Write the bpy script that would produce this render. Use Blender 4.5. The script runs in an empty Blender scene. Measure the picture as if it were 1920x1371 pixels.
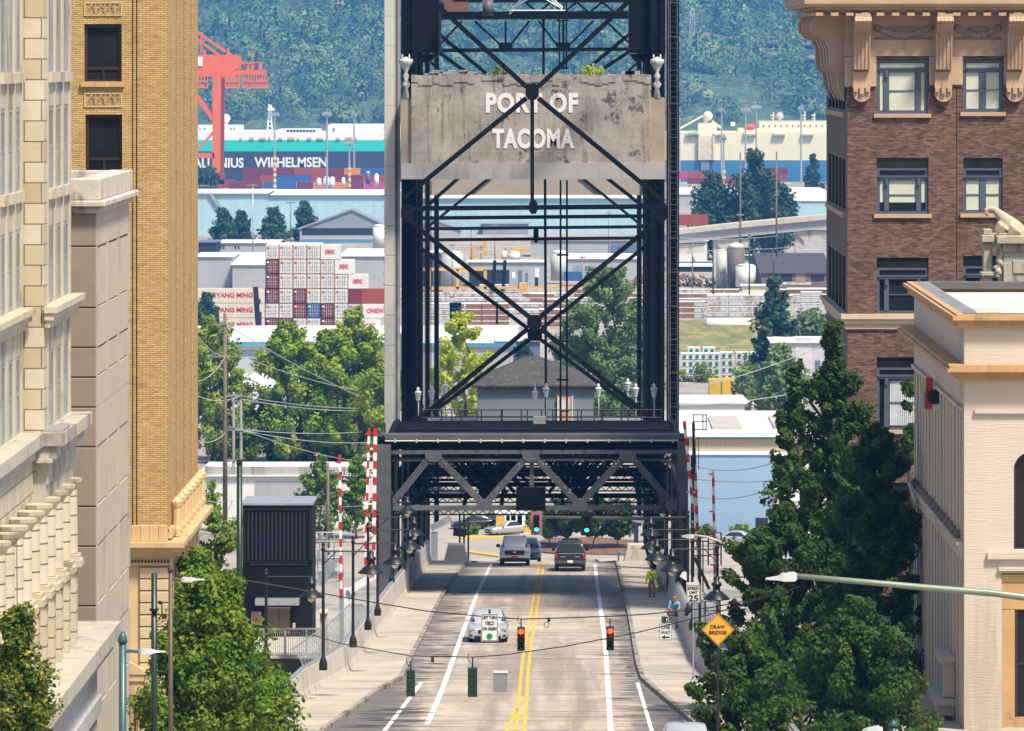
import bpy, math, random
import numpy as np
from mathutils import Vector, Matrix
R=math.radians
scene=bpy.context.scene
COL=scene.collection
# ---------------- camera, sky, sun, exposure ----------------
F=9600.0; CX=1050.0; CY=100.0; CZ=50.0      # focal length in photo pixels, vanishing point, eye height
cam=bpy.data.cameras.new('camera'); cam_o=bpy.data.objects.new('camera',cam); COL.objects.link(cam_o)
cam.sensor_width=36.0; cam.lens=36.0*F/1920; cam.clip_start=1; cam.clip_end=20000
cam_o.location=(0,0,CZ); cam_o.rotation_euler=(R(90),0,0)
cam.shift_x=(960-CX)/1920; cam.shift_y=-(685.5-CY)/1920
scene.camera=cam_o
SUN_EL=58.0; SUN_DIR=(0.62,-0.785)           # horizontal direction towards the sun
w=bpy.data.worlds.new("World"); scene.world=w; w.use_nodes=True
nt=w.node_tree; bg=nt.nodes['Background']; sky=nt.nodes.new('ShaderNodeTexSky')
sky.sky_type='NISHITA'; sky.sun_disc=False; sky.sun_elevation=R(SUN_EL)
sky.sun_rotation=math.atan2(SUN_DIR[0],SUN_DIR[1]); sky.dust_density=2.0; sky.air_density=1.0
nt.links.new(sky.outputs[0],bg.inputs[0]); bg.inputs[1].default_value=0.105
sl=bpy.data.lights.new('sun','SUN'); sl.energy=4.3; sl.angle=R(8); sl.color=(1,0.90,0.75)
so=bpy.data.objects.new('sun',sl); COL.objects.link(so)
sd=Vector((SUN_DIR[0]*math.cos(R(SUN_EL)),SUN_DIR[1]*math.cos(R(SUN_EL)),math.sin(R(SUN_EL))))
so.rotation_euler=sd.to_track_quat('Z','Y').to_euler(); so.location=(0,-50,200)
vs=scene.view_settings; scene.display_settings.display_device='sRGB'
vs.view_transform='Standard'; vs.look='None'; vs.gamma=1; vs.use_curve_mapping=False; vs.exposure=0.62
scene.cycles.max_bounces=5; scene.cycles.diffuse_bounces=3; scene.cycles.volume_bounces=1
scene.cycles.transparent_max_bounces=6; scene.cycles.caustics_reflective=False; scene.cycles.caustics_refractive=False
# ---------------- helpers ----------------
def W(px,py,D): return Vector(((px-CX)/F*D, D, CZ-(py-CY)/F*D))
def X_(px,D): return (px-CX)/F*D
def Z_(py,D): return CZ-(py-CY)/F*D
def gD(py): return F*CZ/(py-CY)                 # distance of a point of the flat at row py
def deck(D): return 36.8-0.05854*D if D<322 else max(0.0,36.8-0.05854*322-0.1*(D-322))
ORG={}
class M:
    def __init__(s): s.v=[]; s.f=[]; s.cuts=[]
    def add(s,vs,fs):
        n=len(s.v); s.cuts.append((n,len(s.f))); s.v+=[tuple(p) for p in vs]; s.f+=[tuple(i+n for i in f) for f in fs]; return s
    def box(s,x0,x1,y0,y1,z0,z1):
        if x0>x1: x0,x1=x1,x0
        if y0>y1: y0,y1=y1,y0
        if z0>z1: z0,z1=z1,z0
        return s.add([(x0,y0,z0),(x1,y0,z0),(x1,y1,z0),(x0,y1,z0),(x0,y0,z1),(x1,y0,z1),(x1,y1,z1),(x0,y1,z1)],
          [(0,3,2,1),(4,5,6,7),(0,1,5,4),(1,2,6,5),(2,3,7,6),(3,0,4,7)])
    def bar(s,p,q,w,h=None,up=(0,1,0)):
        p=Vector(p);q=Vector(q);h=h or w; d=(q-p); 
        if d.length<1e-6: return s
        d.normalize(); u=d.cross(Vector(up))
        if u.length<1e-3: u=d.cross(Vector((0,0,1)))
        u.normalize(); v=d.cross(u).normalized(); u=u*w/2; v=v*h/2
        return s.add([p-u-v,p+u-v,p+u+v,p-u+v,q-u-v,q+u-v,q+u+v,q-u+v],
          [(0,3,2,1),(4,5,6,7),(0,1,5,4),(1,2,6,5),(2,3,7,6),(3,0,4,7)])
    def tube(s,p,q,r,r2=None,n=8,cap=True):
        return s.path([p,q],[r,r if r2 is None else r2],n,cap)
    def path(s,pts,r,n=8,cap=True):
        pts=[Vector(p) for p in pts]; k=len(pts)
        if not isinstance(r,(list,tuple)): r=[r]*k
        rings=[]; prev=None
        for i,p in enumerate(pts):
            d=(pts[min(i+1,k-1)]-pts[max(i-1,0)])
            if d.length<1e-9: d=Vector((0,0,1))
            d.normalize()
            if prev is None:
                u=d.cross(Vector((0,0,1)))
                if u.length<1e-2: u=Vector((1,0,0))
            else: u=prev-d*prev.dot(d)
            u.normalize(); prev=u; v=d.cross(u)
            rings.append([p+(u*math.cos(2*math.pi*j/n)+v*math.sin(2*math.pi*j/n))*r[i] for j in range(n)])
        vs=[q for rg in rings for q in rg]; fs=[]
        for i in range(k-1):
            for j in range(n):
                a=i*n+j;b=i*n+(j+1)%n; fs.append((a,b,b+n,a+n))
        if cap: fs.append(tuple(range(n))[::-1]); fs.append(tuple((k-1)*n+j for j in range(n)))
        return s.add(vs,fs)
    def lathe(s,prof,c=(0,0,0),n=14):
        c=Vector(c); vs=[];fs=[]; k=len(prof)
        for (r,z) in prof:
            for j in range(n): vs.append(c+Vector((r*math.cos(2*math.pi*j/n),r*math.sin(2*math.pi*j/n),z)))
        for i in range(k-1):
            for j in range(n):
                a=i*n+j;b=i*n+(j+1)%n; fs.append((a,b,b+n,a+n))
        fs.append(tuple(range(n))[::-1]); fs.append(tuple((k-1)*n+j for j in range(n)))
        return s.add(vs,fs)
    def prism(s,poly,y0,y1):          # polygon in XZ pushed along Y
        n=len(poly); vs=[(x,y0,z) for x,z in poly]+[(x,y1,z) for x,z in poly]
        fs=[tuple(range(n)),tuple(range(n,2*n))[::-1]]+[(i,i+n,(i+1)%n+n,(i+1)%n) for i in range(n)]
        return s.add(vs,fs)
    def prismx(s,poly,x0,x1):         # polygon in YZ pushed along X
        n=len(poly); vs=[(x0,y,z) for y,z in poly]+[(x1,y,z) for y,z in poly]
        fs=[tuple(range(n))[::-1],tuple(range(n,2*n))]+[(i,(i+1)%n,(i+1)%n+n,i+n) for i in range(n)]
        return s.add(vs,fs)
    def prismz(s,poly,z0,z1):
        n=len(poly); vs=[(x,y,z0) for x,y in poly]+[(x,y,z1) for x,y in poly]
        fs=[tuple(range(n))[::-1],tuple(range(n,2*n))]+[(i,(i+1)%n,(i+1)%n+n,i+n) for i in range(n)]
        return s.add(vs,fs)
    def ball(s,c,r,sx=1,sy=1,sz=1,n=10,m=6):
        vs=[];fs=[]; c=Vector(c)
        for i in range(m+1):
            t=math.pi*i/m
            for j in range(n):
                a=2*math.pi*j/n; vs.append(c+Vector((r*sx*math.sin(t)*math.cos(a),r*sy*math.sin(t)*math.sin(a),r*sz*math.cos(t))))
        for i in range(m):
            for j in range(n):
                a=i*n+j;b=i*n+(j+1)%n; fs.append((a,a+n,b+n,b))
        return s.add(vs,fs)
    def loft(s,rings,cap=True,closed=True):
        n=len(rings[0]); vs=[p for r in rings for p in r]; fs=[]
        for i in range(len(rings)-1):
            for j in range(n if closed else n-1):
                a=i*n+j;b=i*n+(j+1)%n; fs.append((a,b,b+n,a+n))
        if cap: fs.append(tuple(range(n))[::-1]); fs.append(tuple((len(rings)-1)*n+j for j in range(n)))
        return s.add(vs,fs)
    def build_each(s,name,m,parent,k=1,smooth=False,bevel=0):
        """one object for every k shapes added"""
        cuts=s.cuts+[(len(s.v),len(s.f))]; out=[]
        for i in range(0,len(s.cuts),k):
            v0,f0=cuts[i]; v1,f1=cuts[min(i+k,len(cuts)-1)]; mb=M(); mb.v=s.v[v0:v1]; mb.f=[tuple(j-v0 for j in f) for f in s.f[f0:f1]]; out.append(mb.build(name,m,parent,smooth,bevel))
        return out
    def build(s,name,m,parent=None,smooth=False,bevel=0,label=None):
        me=bpy.data.meshes.new(name); o=bpy.data.objects.new(name,me); COL.objects.link(o)
        a=np.array(s.v,dtype=float)
        if parent is None:
            lo=a.min(0); hi=a.max(0); og=Vector(((lo[0]+hi[0])/2,(lo[1]+hi[1])/2,lo[2])); o.location=og
        else: og=ORG[parent.name]; o.parent=parent
        ORG[o.name]=og
        me.from_pydata([tuple(p) for p in (a-np.array(og))],[],s.f); me.validate(clean_customdata=False); 
        import bmesh
        bm=bmesh.new(); bm.from_mesh(me); bmesh.ops.recalc_face_normals(bm,faces=bm.faces); bm.to_mesh(me); bm.free()
        me.materials.append(m)
        if smooth: me.shade_smooth() if hasattr(me,'shade_smooth') else None
        if bevel:
            b=o.modifiers.new('bevel','BEVEL'); b.width=bevel; b.segments=1; b.limit_method='ANGLE'
        if label: o['label']=label
        return o
def tag(o,label,cat,group=None,kind=None):
    if kind: o['kind']=kind
    if label: o['label']=label
    if cat: o['category']=cat
    if group: o['group']=group
    return o
def thing(name,label,cat,loc=(0,0,0),group=None):
    o=bpy.data.objects.new(name,None); COL.objects.link(o); o.location=loc; o.empty_display_size=.5
    ORG[o.name]=Vector(loc); return tag(o,label,cat,group)
def single(name,mb,m,label,cat,group=None,smooth=False,bevel=0):
    return tag(mb.build(name,m,None,smooth,bevel),label,cat,group)
def struct(name,mb,m,smooth=False): return tag(mb.build(name,m,None,smooth),None,None,None,'structure')
def copy_tree(o,loc,label=None,group=None,rz=None,parent=None,scale=None):
    c=o.copy(); COL.objects.link(c)
    if parent is not None: c.parent=parent
    else:
        c.location=loc
        if rz is not None: c.rotation_euler=(0,0,rz)
        if label: c['label']=label
        if group: c['group']=group
        if scale: c.scale=scale
    for ch in list(o.children):
        k=ch.copy(); COL.objects.link(k); k.parent=c
        for g in list(ch.children):
            d=g.copy(); COL.objects.link(d); d.parent=k
    return c
# ---------------- materials ----------------
MT={}
def nodes(name):
    m=bpy.data.materials.new(name); m.use_nodes=True; nt=m.node_tree; MT[name]=m
    return m,nt,nt.nodes['Principled BSDF'],nt.nodes.new('ShaderNodeNewGeometry')
def ramp(nt,fac,stops):
    r=nt.nodes.new('ShaderNodeValToRGB'); e=r.color_ramp.elements
    while len(e)<len(stops): e.new(0.5)
    for i,(p,c) in enumerate(stops): e[i].position=p; e[i].color=(*c,1)
    nt.links.new(fac,r.inputs[0]); return r.outputs[0]
def noise(nt,vec,sc,det=4,rough=.6,stretch=(1,1,1)):
    mp=nt.nodes.new('ShaderNodeMapping'); mp.inputs['Scale'].default_value=stretch; nt.links.new(vec,mp.inputs[0])
    n=nt.nodes.new('ShaderNodeTexNoise'); n.inputs['Scale'].default_value=sc; n.inputs['Detail'].default_value=det; n.inputs['Roughness'].default_value=rough
    nt.links.new(mp.outputs[0],n.inputs['Vector']); return n.outputs[0]
def mixc(nt,fac,a,b,mode='MIX'):
    mx=nt.nodes.new('ShaderNodeMix'); mx.data_type='RGBA'; mx.blend_type=mode
    for s,v in ((0,fac),(6,a),(7,b)):
        if isinstance(v,(int,float)): mx.inputs[s].default_value=v
        elif isinstance(v,tuple): mx.inputs[s].default_value=(*v,1)
        else: nt.links.new(v,mx.inputs[s])
    return mx.outputs[2]
def bump(nt,b,h,st,dist=.05):
    n=nt.nodes.new('ShaderNodeBump'); n.inputs['Strength'].default_value=st; n.inputs['Distance'].default_value=dist
    nt.links.new(h,n.inputs['Height']); nt.links.new(n.outputs[0],b.inputs['Normal'])
def sc_(c,k): return tuple(min(1,x*k) for x in c)
def mat(name,col,rough=.7,metal=0,var=.18,vs=1.0,bmp=0,st=(1,1,1),stain=None,emit=0,stth=.55):
    if name in MT: return MT[name]
    m,nt,b,g=nodes(name)
    n=noise(nt,g.outputs['Position'],vs,5,.65,st)
    c=ramp(nt,n,[(.3,sc_(col,1-var)),(.7,sc_(col,1+var))])
    if stain:
        n2=noise(nt,g.outputs['Position'],vs*.7+.13,6,.7,(st[0],st[1],st[2]*.35))
        f=ramp(nt,n2,[(stth,(0,0,0)),(stth+.09,(1,1,1))]); c=mixc(nt,f,c,stain)
    nt.links.new(c,b.inputs['Base Color']); b.inputs['Roughness'].default_value=rough; b.inputs['Metallic'].default_value=metal
    if bmp: bump(nt,b,noise(nt,g.outputs['Position'],vs*6,4),bmp,.03)
    if emit: b.inputs['Emission Color'].default_value=(*col,1); b.inputs['Emission Strength'].default_value=emit
    return m
def facade_vec(nt,g):
    s=nt.nodes.new('ShaderNodeSeparateXYZ'); nt.links.new(g.outputs['Position'],s.inputs[0])
    a=nt.nodes.new('ShaderNodeMath'); nt.links.new(s.outputs[0],a.inputs[0]); nt.links.new(s.outputs[1],a.inputs[1])
    c=nt.nodes.new('ShaderNodeCombineXYZ'); nt.links.new(a.outputs[0],c.inputs[0]); nt.links.new(s.outputs[2],c.inputs[1]); return c.outputs[0],a.outputs[0],s.outputs[2]
def brick(name,c1,c2,mortar,bw=.22,bh=.075,mo=.012,rough=.8,off=.5,bs=.6,dark=None,var=.2,msm=.1):
    m,nt,b,g=nodes(name); v,_,_2=facade_vec(nt,g)
    t=nt.nodes.new('ShaderNodeTexBrick'); nt.links.new(v,t.inputs[0]); t.offset=off
    t.inputs['Color1'].default_value=(*c1,1); t.inputs['Color2'].default_value=(*c2,1); t.inputs['Mortar'].default_value=(*mortar,1)
    t.inputs['Scale'].default_value=1; t.inputs['Mortar Size'].default_value=mo; t.inputs['Mortar Smooth'].default_value=msm
    t.inputs['Brick Width'].default_value=bw; t.inputs['Row Height'].default_value=bh; t.inputs['Bias'].default_value=0
    n=noise(nt,g.outputs['Position'],.9,5,.7); c=mixc(nt,1.0,t.outputs[0],ramp(nt,n,[(.3,(1-var,)*3),(.7,(1+var*.6,)*3)]),'MULTIPLY')
    if dark:
        n3=noise(nt,v,1.0,3,.6,(2.2,9,1)); c=mixc(nt,ramp(nt,n3,[(.52,(0,0,0)),(.62,(1,1,1))]),c,mixc(nt,1.0,c,dark,'MULTIPLY'))
    nt.links.new(c,b.inputs['Base Color']); b.inputs['Roughness'].default_value=rough
    inv=nt.nodes.new('ShaderNodeMath'); inv.operation='SUBTRACT'; inv.inputs[0].default_value=1; nt.links.new(t.outputs[1],inv.inputs[1])
    bump(nt,b,inv.outputs[0],bs,.01); return m
def ribbed(name,col,pitch=.3,axis='h',rough=.5,amp=.5,metal=.0,var=.1,line=.25):
    """sheet siding: ribs every pitch metres; axis h = ribs side by side, v = laps one above another"""
    m,nt,b,g=nodes(name); v,a,z=facade_vec(nt,g)
    src=a if axis=='h' else z
    mu=nt.nodes.new('ShaderNodeMath'); mu.operation='MULTIPLY'; mu.inputs[1].default_value=1/pitch; nt.links.new(src,mu.inputs[0])
    fr=nt.nodes.new('ShaderNodeMath'); fr.operation='FRACT'; nt.links.new(mu.outputs[0],fr.inputs[0])
    n=noise(nt,g.outputs['Position'],.35,5,.7,(1,1,.4)); c=ramp(nt,n,[(.3,sc_(col,1-var)),(.7,sc_(col,1+var))])
    l=ramp(nt,fr.outputs[0],[(0,(1-line,)*3),(.14,(1,1,1))]); c=mixc(nt,1.0,c,l,'MULTIPLY')
    nt.links.new(c,b.inputs['Base Color']); b.inputs['Roughness'].default_value=rough; b.inputs['Metallic'].default_value=metal
    bump(nt,b,fr.outputs[0],amp,.04); return m
def plain(name,col,rough=.5,metal=0,emit=0,spec=None):
    if name in MT: return MT[name]
    m,nt,b,g=nodes(name); nt.nodes.remove(g); b.inputs['Base Color'].default_value=(*col,1)
    b.inputs['Roughness'].default_value=rough; b.inputs['Metallic'].default_value=metal
    if emit: b.inputs['Emission Color'].default_value=(*col,1); b.inputs['Emission Strength'].default_value=emit
    return m
def glass(name,col=(.012,.013,.014),rough=.12,spec=.3):
    if name in MT: return MT[name]
    m,nt,b,g=nodes(name); n=noise(nt,g.outputs['Position'],.8,2,.5)
    nt.links.new(ramp(nt,n,[(.3,sc_(col,.6)),(.7,sc_(col,1.7))]),b.inputs['Base Color'])
    b.inputs['Roughness'].default_value=rough; b.inputs['Specular IOR Level'].default_value=spec; return m
_F={}
def text_mesh(s,h,width=None,depth=.02,bold=.0,shear=0,spacing=1.0):
    """outline letters as a mesh in XZ facing -Y, baseline left at the origin; returns (verts, faces, w)"""
    cu=bpy.data.curves.new('t','FONT'); cu.body=s; cu.extrude=depth/2; cu.size=1; cu.offset=bold; cu.shear=shear; cu.space_character=spacing; cu.resolution_u=3
    o=bpy.data.objects.new('t',cu); COL.objects.link(o); dg=bpy.context.evaluated_depsgraph_get(); dg.update()
    me=bpy.data.meshes.new_from_object(o.evaluated_get(dg)); bpy.data.objects.remove(o)
    a=np.array([v.co[:] for v in me.vertices]); fs=[tuple(p.vertices) for p in me.polygons]
    a[:,:2]-=a[:,:2].min(0); wd,hh=a[:,0].max(),a[:,1].max(); k=h/hh; kx=(width/wd) if width else k
    out=np.stack([a[:,0]*kx,-a[:,2],a[:,1]*k],1); bpy.data.meshes.remove(me); return out,fs,wd*kx
def lettering(s,h,loc,m,parent,width=None,depth=.02,bold=.02,center=True,rz=0,name='lettering',spacing=1.0):
    v,f,wd=text_mesh(s,h,width,depth,bold,0,spacing); loc=Vector(loc)
    if center: v[:,0]-=wd/2
    c,sn=math.cos(rz),math.sin(rz)
    vv=[(loc.x+x*c-y*sn,loc.y+x*sn+y*c,loc.z+z) for x,y,z in v]
    mb=M(); mb.add(vv,f); return mb.build(name,m,parent)
# ---------------- materials used widely ----------------
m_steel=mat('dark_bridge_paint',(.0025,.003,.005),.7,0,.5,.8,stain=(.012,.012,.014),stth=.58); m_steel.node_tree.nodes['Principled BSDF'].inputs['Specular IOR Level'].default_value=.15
m_roofd=mat('tarred_roof',(.004,.004,.006),.95,0,.3,.8); m_roofd.node_tree.nodes['Principled BSDF'].inputs['Specular IOR Level'].default_value=.1
m_steelg=mat('grey_bridge_paint',(.085,.087,.095),.55,.05,.3,.6,stain=(.12,.11,.10),stth=.55)
m_steell=mat('pale_grey_steel',(.30,.30,.29),.5,.2,.2,.5,stain=(.5,.48,.44),stth=.55)
m_conc=mat('kerb_concrete',(.47,.43,.36),.85,0,.12,.6,.2,stain=(.30,.27,.23),stth=.56)
m_galv=mat('galvanised_steel',(.42,.45,.47),.4,.5,.15,2)
m_black=mat('black_metal',(.012,.013,.015),.4,.2,.2,2)
m_white=mat('white_paint',(.78,.78,.75),.5,0,.06,2)
m_red=mat('red_paint',(.55,.02,.02),.45,0,.1,2)
m_green=mat('dark_green_metal',(.010,.032,.024),.35,.2,.15,2)
m_glass=glass('dark_glass')
# road with tyre bands, cross seams and damp gutters
def road_material():
    m,nt,b,g=nodes('worn_concrete_road'); P=g.outputs['Position']
    s=nt.nodes.new('ShaderNodeSeparateXYZ'); nt.links.new(P,s.inputs[0])
    n1=noise(nt,P,.5,6,.7,(1,.25,1)); c=ramp(nt,n1,[(.35,(.35,.29,.225)),(.5,(.44,.375,.30)),(.65,(.52,.455,.365))])
    n2=noise(nt,P,.9,5,.7,(.12,1.3,1)); c=mixc(nt,ramp(nt,n2,[(.50,(0,0,0)),(.62,(.75,.75,.75))]),c,(.17,.145,.125))   # cross streaks
    n4=noise(nt,P,.35,4,.6,(2.2,.05,1)); c=mixc(nt,ramp(nt,n4,[(.48,(0,0,0)),(.62,(.6,.6,.6))]),c,(.20,.17,.145))     # tyre paths
    mu=nt.nodes.new('ShaderNodeMath'); mu.operation='MULTIPLY'; mu.inputs[1].default_value=1/4.6; nt.links.new(s.outputs[1],mu.inputs[0])
    fr=nt.nodes.new('ShaderNodeMath'); fr.operation='FRACT'; nt.links.new(mu.outputs[0],fr.inputs[0])
    c=mixc(nt,1.0,c,ramp(nt,fr.outputs[0],[(0,(.62,.6,.58)),(.05,(1,1,1))]),'MULTIPLY')
    # dirt and damp towards the kerbs: distance from the middle of the carriageway
    ab=nt.nodes.new('ShaderNodeMath'); ab.operation='ADD'; ab.inputs[1].default_value=1.45; nt.links.new(s.outputs[0],ab.inputs[0])
    a2=nt.nodes.new('ShaderNodeMath'); a2.operation='ABSOLUTE'; nt.links.new(ab.outputs[0],a2.inputs[0])
    n3=noise(nt,P,1.1,6,.75,(.35,1.1,1)); ad=nt.nodes.new('ShaderNodeMath'); ad.operation='MULTIPLY_ADD'; ad.inputs[1].default_value=9; nt.links.new(n3,ad.inputs[0]); nt.links.new(a2.outputs[0],ad.inputs[2])
    dv=nt.nodes.new('ShaderNodeMath'); dv.operation='DIVIDE'; dv.inputs[1].default_value=12; nt.links.new(ad.outputs[0],dv.inputs[0])
    f=ramp(nt,dv.outputs[0],[(.685,(0,0,0)),(.75,(.85,.85,.85))]); c=mixc(nt,f,c,(.12,.10,.085))
    nt.links.new(c,b.inputs['Base Color'])
    nt.links.new(ramp(nt,f,[(0,(.8,.8,.8)),(1,(.42,.42,.42))]),b.inputs['Roughness'])
    bump(nt,b,noise(nt,P,6,4),.25,.02); return m
m_road=road_material()
m_asph=mat('asphalt',(.16,.15,.14),.85,0,.2,.15,.2,stain=(.24,.23,.21),stth=.5)
def walk_material():
    m,nt,b,g=nodes('pavement_concrete'); P=g.outputs['Position']; s=nt.nodes.new('ShaderNodeSeparateXYZ'); nt.links.new(P,s.inputs[0])
    n=noise(nt,P,.7,6,.7,(.7,.5,1)); c=ramp(nt,n,[(.35,(.37,.325,.26)),(.65,(.49,.44,.36))])
    n2=noise(nt,P,.8,5,.7,(.1,1,1)); c=mixc(nt,ramp(nt,n2,[(.50,(0,0,0)),(.62,(.6,.6,.6))]),c,(.22,.19,.16))
    mu=nt.nodes.new('ShaderNodeMath'); mu.operation='MULTIPLY'; mu.inputs[1].default_value=1/6.1; nt.links.new(s.outputs[1],mu.inputs[0])
    fr=nt.nodes.new('ShaderNodeMath'); fr.operation='FRACT'; nt.links.new(mu.outputs[0],fr.inputs[0])
    c=mixc(nt,1.0,c,ramp(nt,fr.outputs[0],[(0,(.6,.58,.55)),(.03,(1,1,1))]),'MULTIPLY')
    nt.links.new(c,b.inputs['Base Color']); b.inputs['Roughness'].default_value=.85; bump(nt,b,noise(nt,P,8,4),.2,.02); return m
m_walk=walk_material()
# ---------------- terrain ----------------
def lerp(pts,t):
    if t<=pts[0][0]: return pts[0][1]
    for (a,b),(c,d) in zip(pts,pts[1:]):
        if t<=c: return b+(d-b)*(t-a)/(c-a)
    return pts[-1][1]
m_ground=mat('yard_ground',(.34,.30,.25),.9,0,.2,.03,.1,stain=(.20,.19,.17),stth=.5)
g=M(); xs=[-2600,-900,-300,-80,-16,16,80,300,900,2600]; ys=[-60,60,120,205,222,250,320,400,508,560,700,900,1200,1500,1850,2000,2060,3300,5200]
def tz(x,y):
    if y<=205: return deck(max(y,-20))-.35 
    if y<=222: return (deck(205)-.35)+(2-(deck(205)-.35))*(y-205)/17
    if y<300: return 2-(y-222)/78*3.5
    if y<360: return -1.5
    if y<430: return -1.5+1.5*(y-360)/70
    if 1990<y<3200: return -4
    return 0
ys=sorted(set(ys+[300,360,430,1990,3200]))
vs_=[(x,y,tz(x,y)) for y in ys for x in xs]; nx=len(xs)
g.add(vs_,[(j*nx+i,j*nx+i+1,(j+1)*nx+i+1,(j+1)*nx+i) for j in range(len(ys)-1) for i in range(nx-1)])
struct('ground',g,m_ground)
wm,nt_,b_,g_=nodes('bay_water'); b_.inputs['Base Color'].default_value=(.03,.07,.09,1); b_.inputs['Roughness'].default_value=.12
bump(nt_,b_,noise(nt_,g_.outputs['Position'],.4,4),.5,.1)
struct('water',M().box(-2600,2600,2000,3190,-1.2,-1.0),wm)
struct('water',M().box(-900,900,296,366,-1.0,-.8),wm)
# deck of street + bridge
BX_L=[(100,-10.2),(178.7,-9.95),(195,-9.6),(207,-8.6),(232,-8.4),(290,-8.2),(322,-8.0),(505,-8.0)]
BX_R=[(100,8.2),(180,7.2),(196,6.5),(206,5.9),(217,5.6),(272,5.75),(322,5.75),(505,5.75)]
KX_L=[(100,-8.7),(178.7,-8.15),(190,-7.5),(200,-6.95),(206.7,-6.35),(278,-6.3),(300,-6.1),(322,-5.75),(505,-5.75)]
KX_R=[(100,6.4),(178.7,4.9),(192,4.1),(206,3.25),(217,3.2),(258,3.4),(322,3.5),(505,3.5)]
DD=[60,100,140,160,170,178.7,184,190,195,200,206.7,212,217,232,245,258,272,278,290,300,311,322,335,372,410,455,505]
def strip(mb,fl,fr,dz,thick=0,dd=DD):
    n=0; vs=[];fs=[]
    for D in dd:
        z=deck(D)+dz; vs+=[(fl(D),D,z),(fr(D),D,z)]
    for i in range(len(dd)-1): fs.append((2*i,2*i+1,2*i+3,2*i+2))
    mb.add(vs,fs)
    if thick:
        k=len(vs); vs2=[(x,y,z-thick) for x,y,z in vs]
        f2=[tuple(reversed(f)) for f in fs]; mb.add(vs2,f2)
        n0=len(mb.v)-2*k
        for i in range(len(dd)-1):
            a=n0+2*i; c=a+2; mb.f.append((a,c,c+k,a+k)); a+=1; c+=1; mb.f.append((a,a+k,c+k,c))
        mb.f.append((n0,n0+k,n0+k+1,n0+1)); e=n0+k-2; mb.f.append((e,e+1,e+1+k,e+k))
L=lambda t: (lambda D: lerp(t,D))
struct('road',(lambda mb:(strip(mb,L(KX_L),L(KX_R),0,.35),mb)[1])(M()),m_road)
for t0,t1 in ((BX_L,KX_L),(KX_R,BX_R)):
    mb=M(); 
    if t0 is BX_L: strip(mb,lambda D:lerp(BX_L,D)-.4,lambda D:lerp(KX_L,D)-.18,.15,.6)
    else: strip(mb,lambda D:lerp(KX_R,D)+.18,lambda D:lerp(BX_R,D)+.4,.15,.6)
    struct('pavement',mb,m_walk)
m_kerb=mat('kerb_stone',(.30,.26,.22),.85,0,.2,1.2,.2,stain=(.10,.09,.08),stth=.5)
for t,sg in ((KX_L,-1),(KX_R,1)):
    mb=M(); strip(mb,lambda D:lerp(t,D)+(-.18 if sg<0 else 0),lambda D:lerp(t,D)+(0 if sg<0 else .18),.154,.5); struct('kerb',mb,m_kerb)
# upper street in front of the buildings (below the frame)
for sx in (-1,1):
    mb=M(); strip(mb,(lambda D:-14.2) if sx<0 else (lambda D:lerp(BX_R,D)+.4),(lambda D:lerp(BX_L,D)-.4) if sx<0 else (lambda D:14.2),.15,.3,[60,100,140,178.7,195,204]); struct('pavement',mb,m_walk)
# painted lines
m_wl=mat('white_road_paint',(.74,.73,.70),.7,0,.12,3,stain=(.5,.46,.4),stth=.62)
m_yl=mat('yellow_road_paint',(.72,.42,.03),.7,0,.15,2,stain=(.45,.30,.12),stth=.6)
def line(pts,wd,m,name,dd=None):
    mb=M(); f=L(pts); lo,hi=pts[0][0],pts[-1][0]; dd=[lo]+[D for D in DD if lo<D<hi]+[hi]
    strip(mb,lambda D:f(D)-wd/2,lambda D:f(D)+wd/2,.006,0,dd); struct(name,mb,m)
line([(182,-4.72),(200,-4.62),(233,-4.6),(280,-4.55),(320,-4.3)],.2,m_wl,'lane_line')
line([(120,1.75),(178.7,1.77),(230,2.05),(320,2.17)],.2,m_wl,'lane_line')
line([(120,-1.75),(178.7,-1.55),(223,-1.62),(270,-1.45),(322,-1.3)],.13,m_yl,'centre_line')
line([(120,-1.5),(178.7,-1.25),(223,-1.34),(270,-1.17),(322,-1.02)],.13,m_yl,'centre_line')
line([(150,-2.4),(178.7,-1.85),(190,-1.6)],.13,m_yl,'centre_line')
line([(165,-6.5),(180,-6.1),(205,-5.55)],.16,m_wl,'lane_line')
line([(165,3.25),(180,3.2),(205,3.1)],.14,m_wl,'lane_line')
line([(100,-8.0),(140,-5.6),(172,-5.35)],.14,m_wl,'lane_line')
mb=M()
for D in (205,212,223,238,252,266): # expansion plates across the walks and lanes
    for a,b in ((-7.9,-6.8),(4.1,5.2)): 
        z=deck(D)+.157; mb.add([(a,D,z),(b,D,z),(b,D+.12,z-.007),(a,D+.12,z-.007)],[(0,1,2,3)])
for a,b in ((-1.0,-.2),(.7,1.9),(2.3,3.0)):
    z=deck(222)+.004; mb.add([(a,222,z),(b,222,z),(b,222.15,z-.008),(a,222.15,z-.008)],[(0,1,2,3)])
struct('joint_strip',mb,m_wl)
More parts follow.
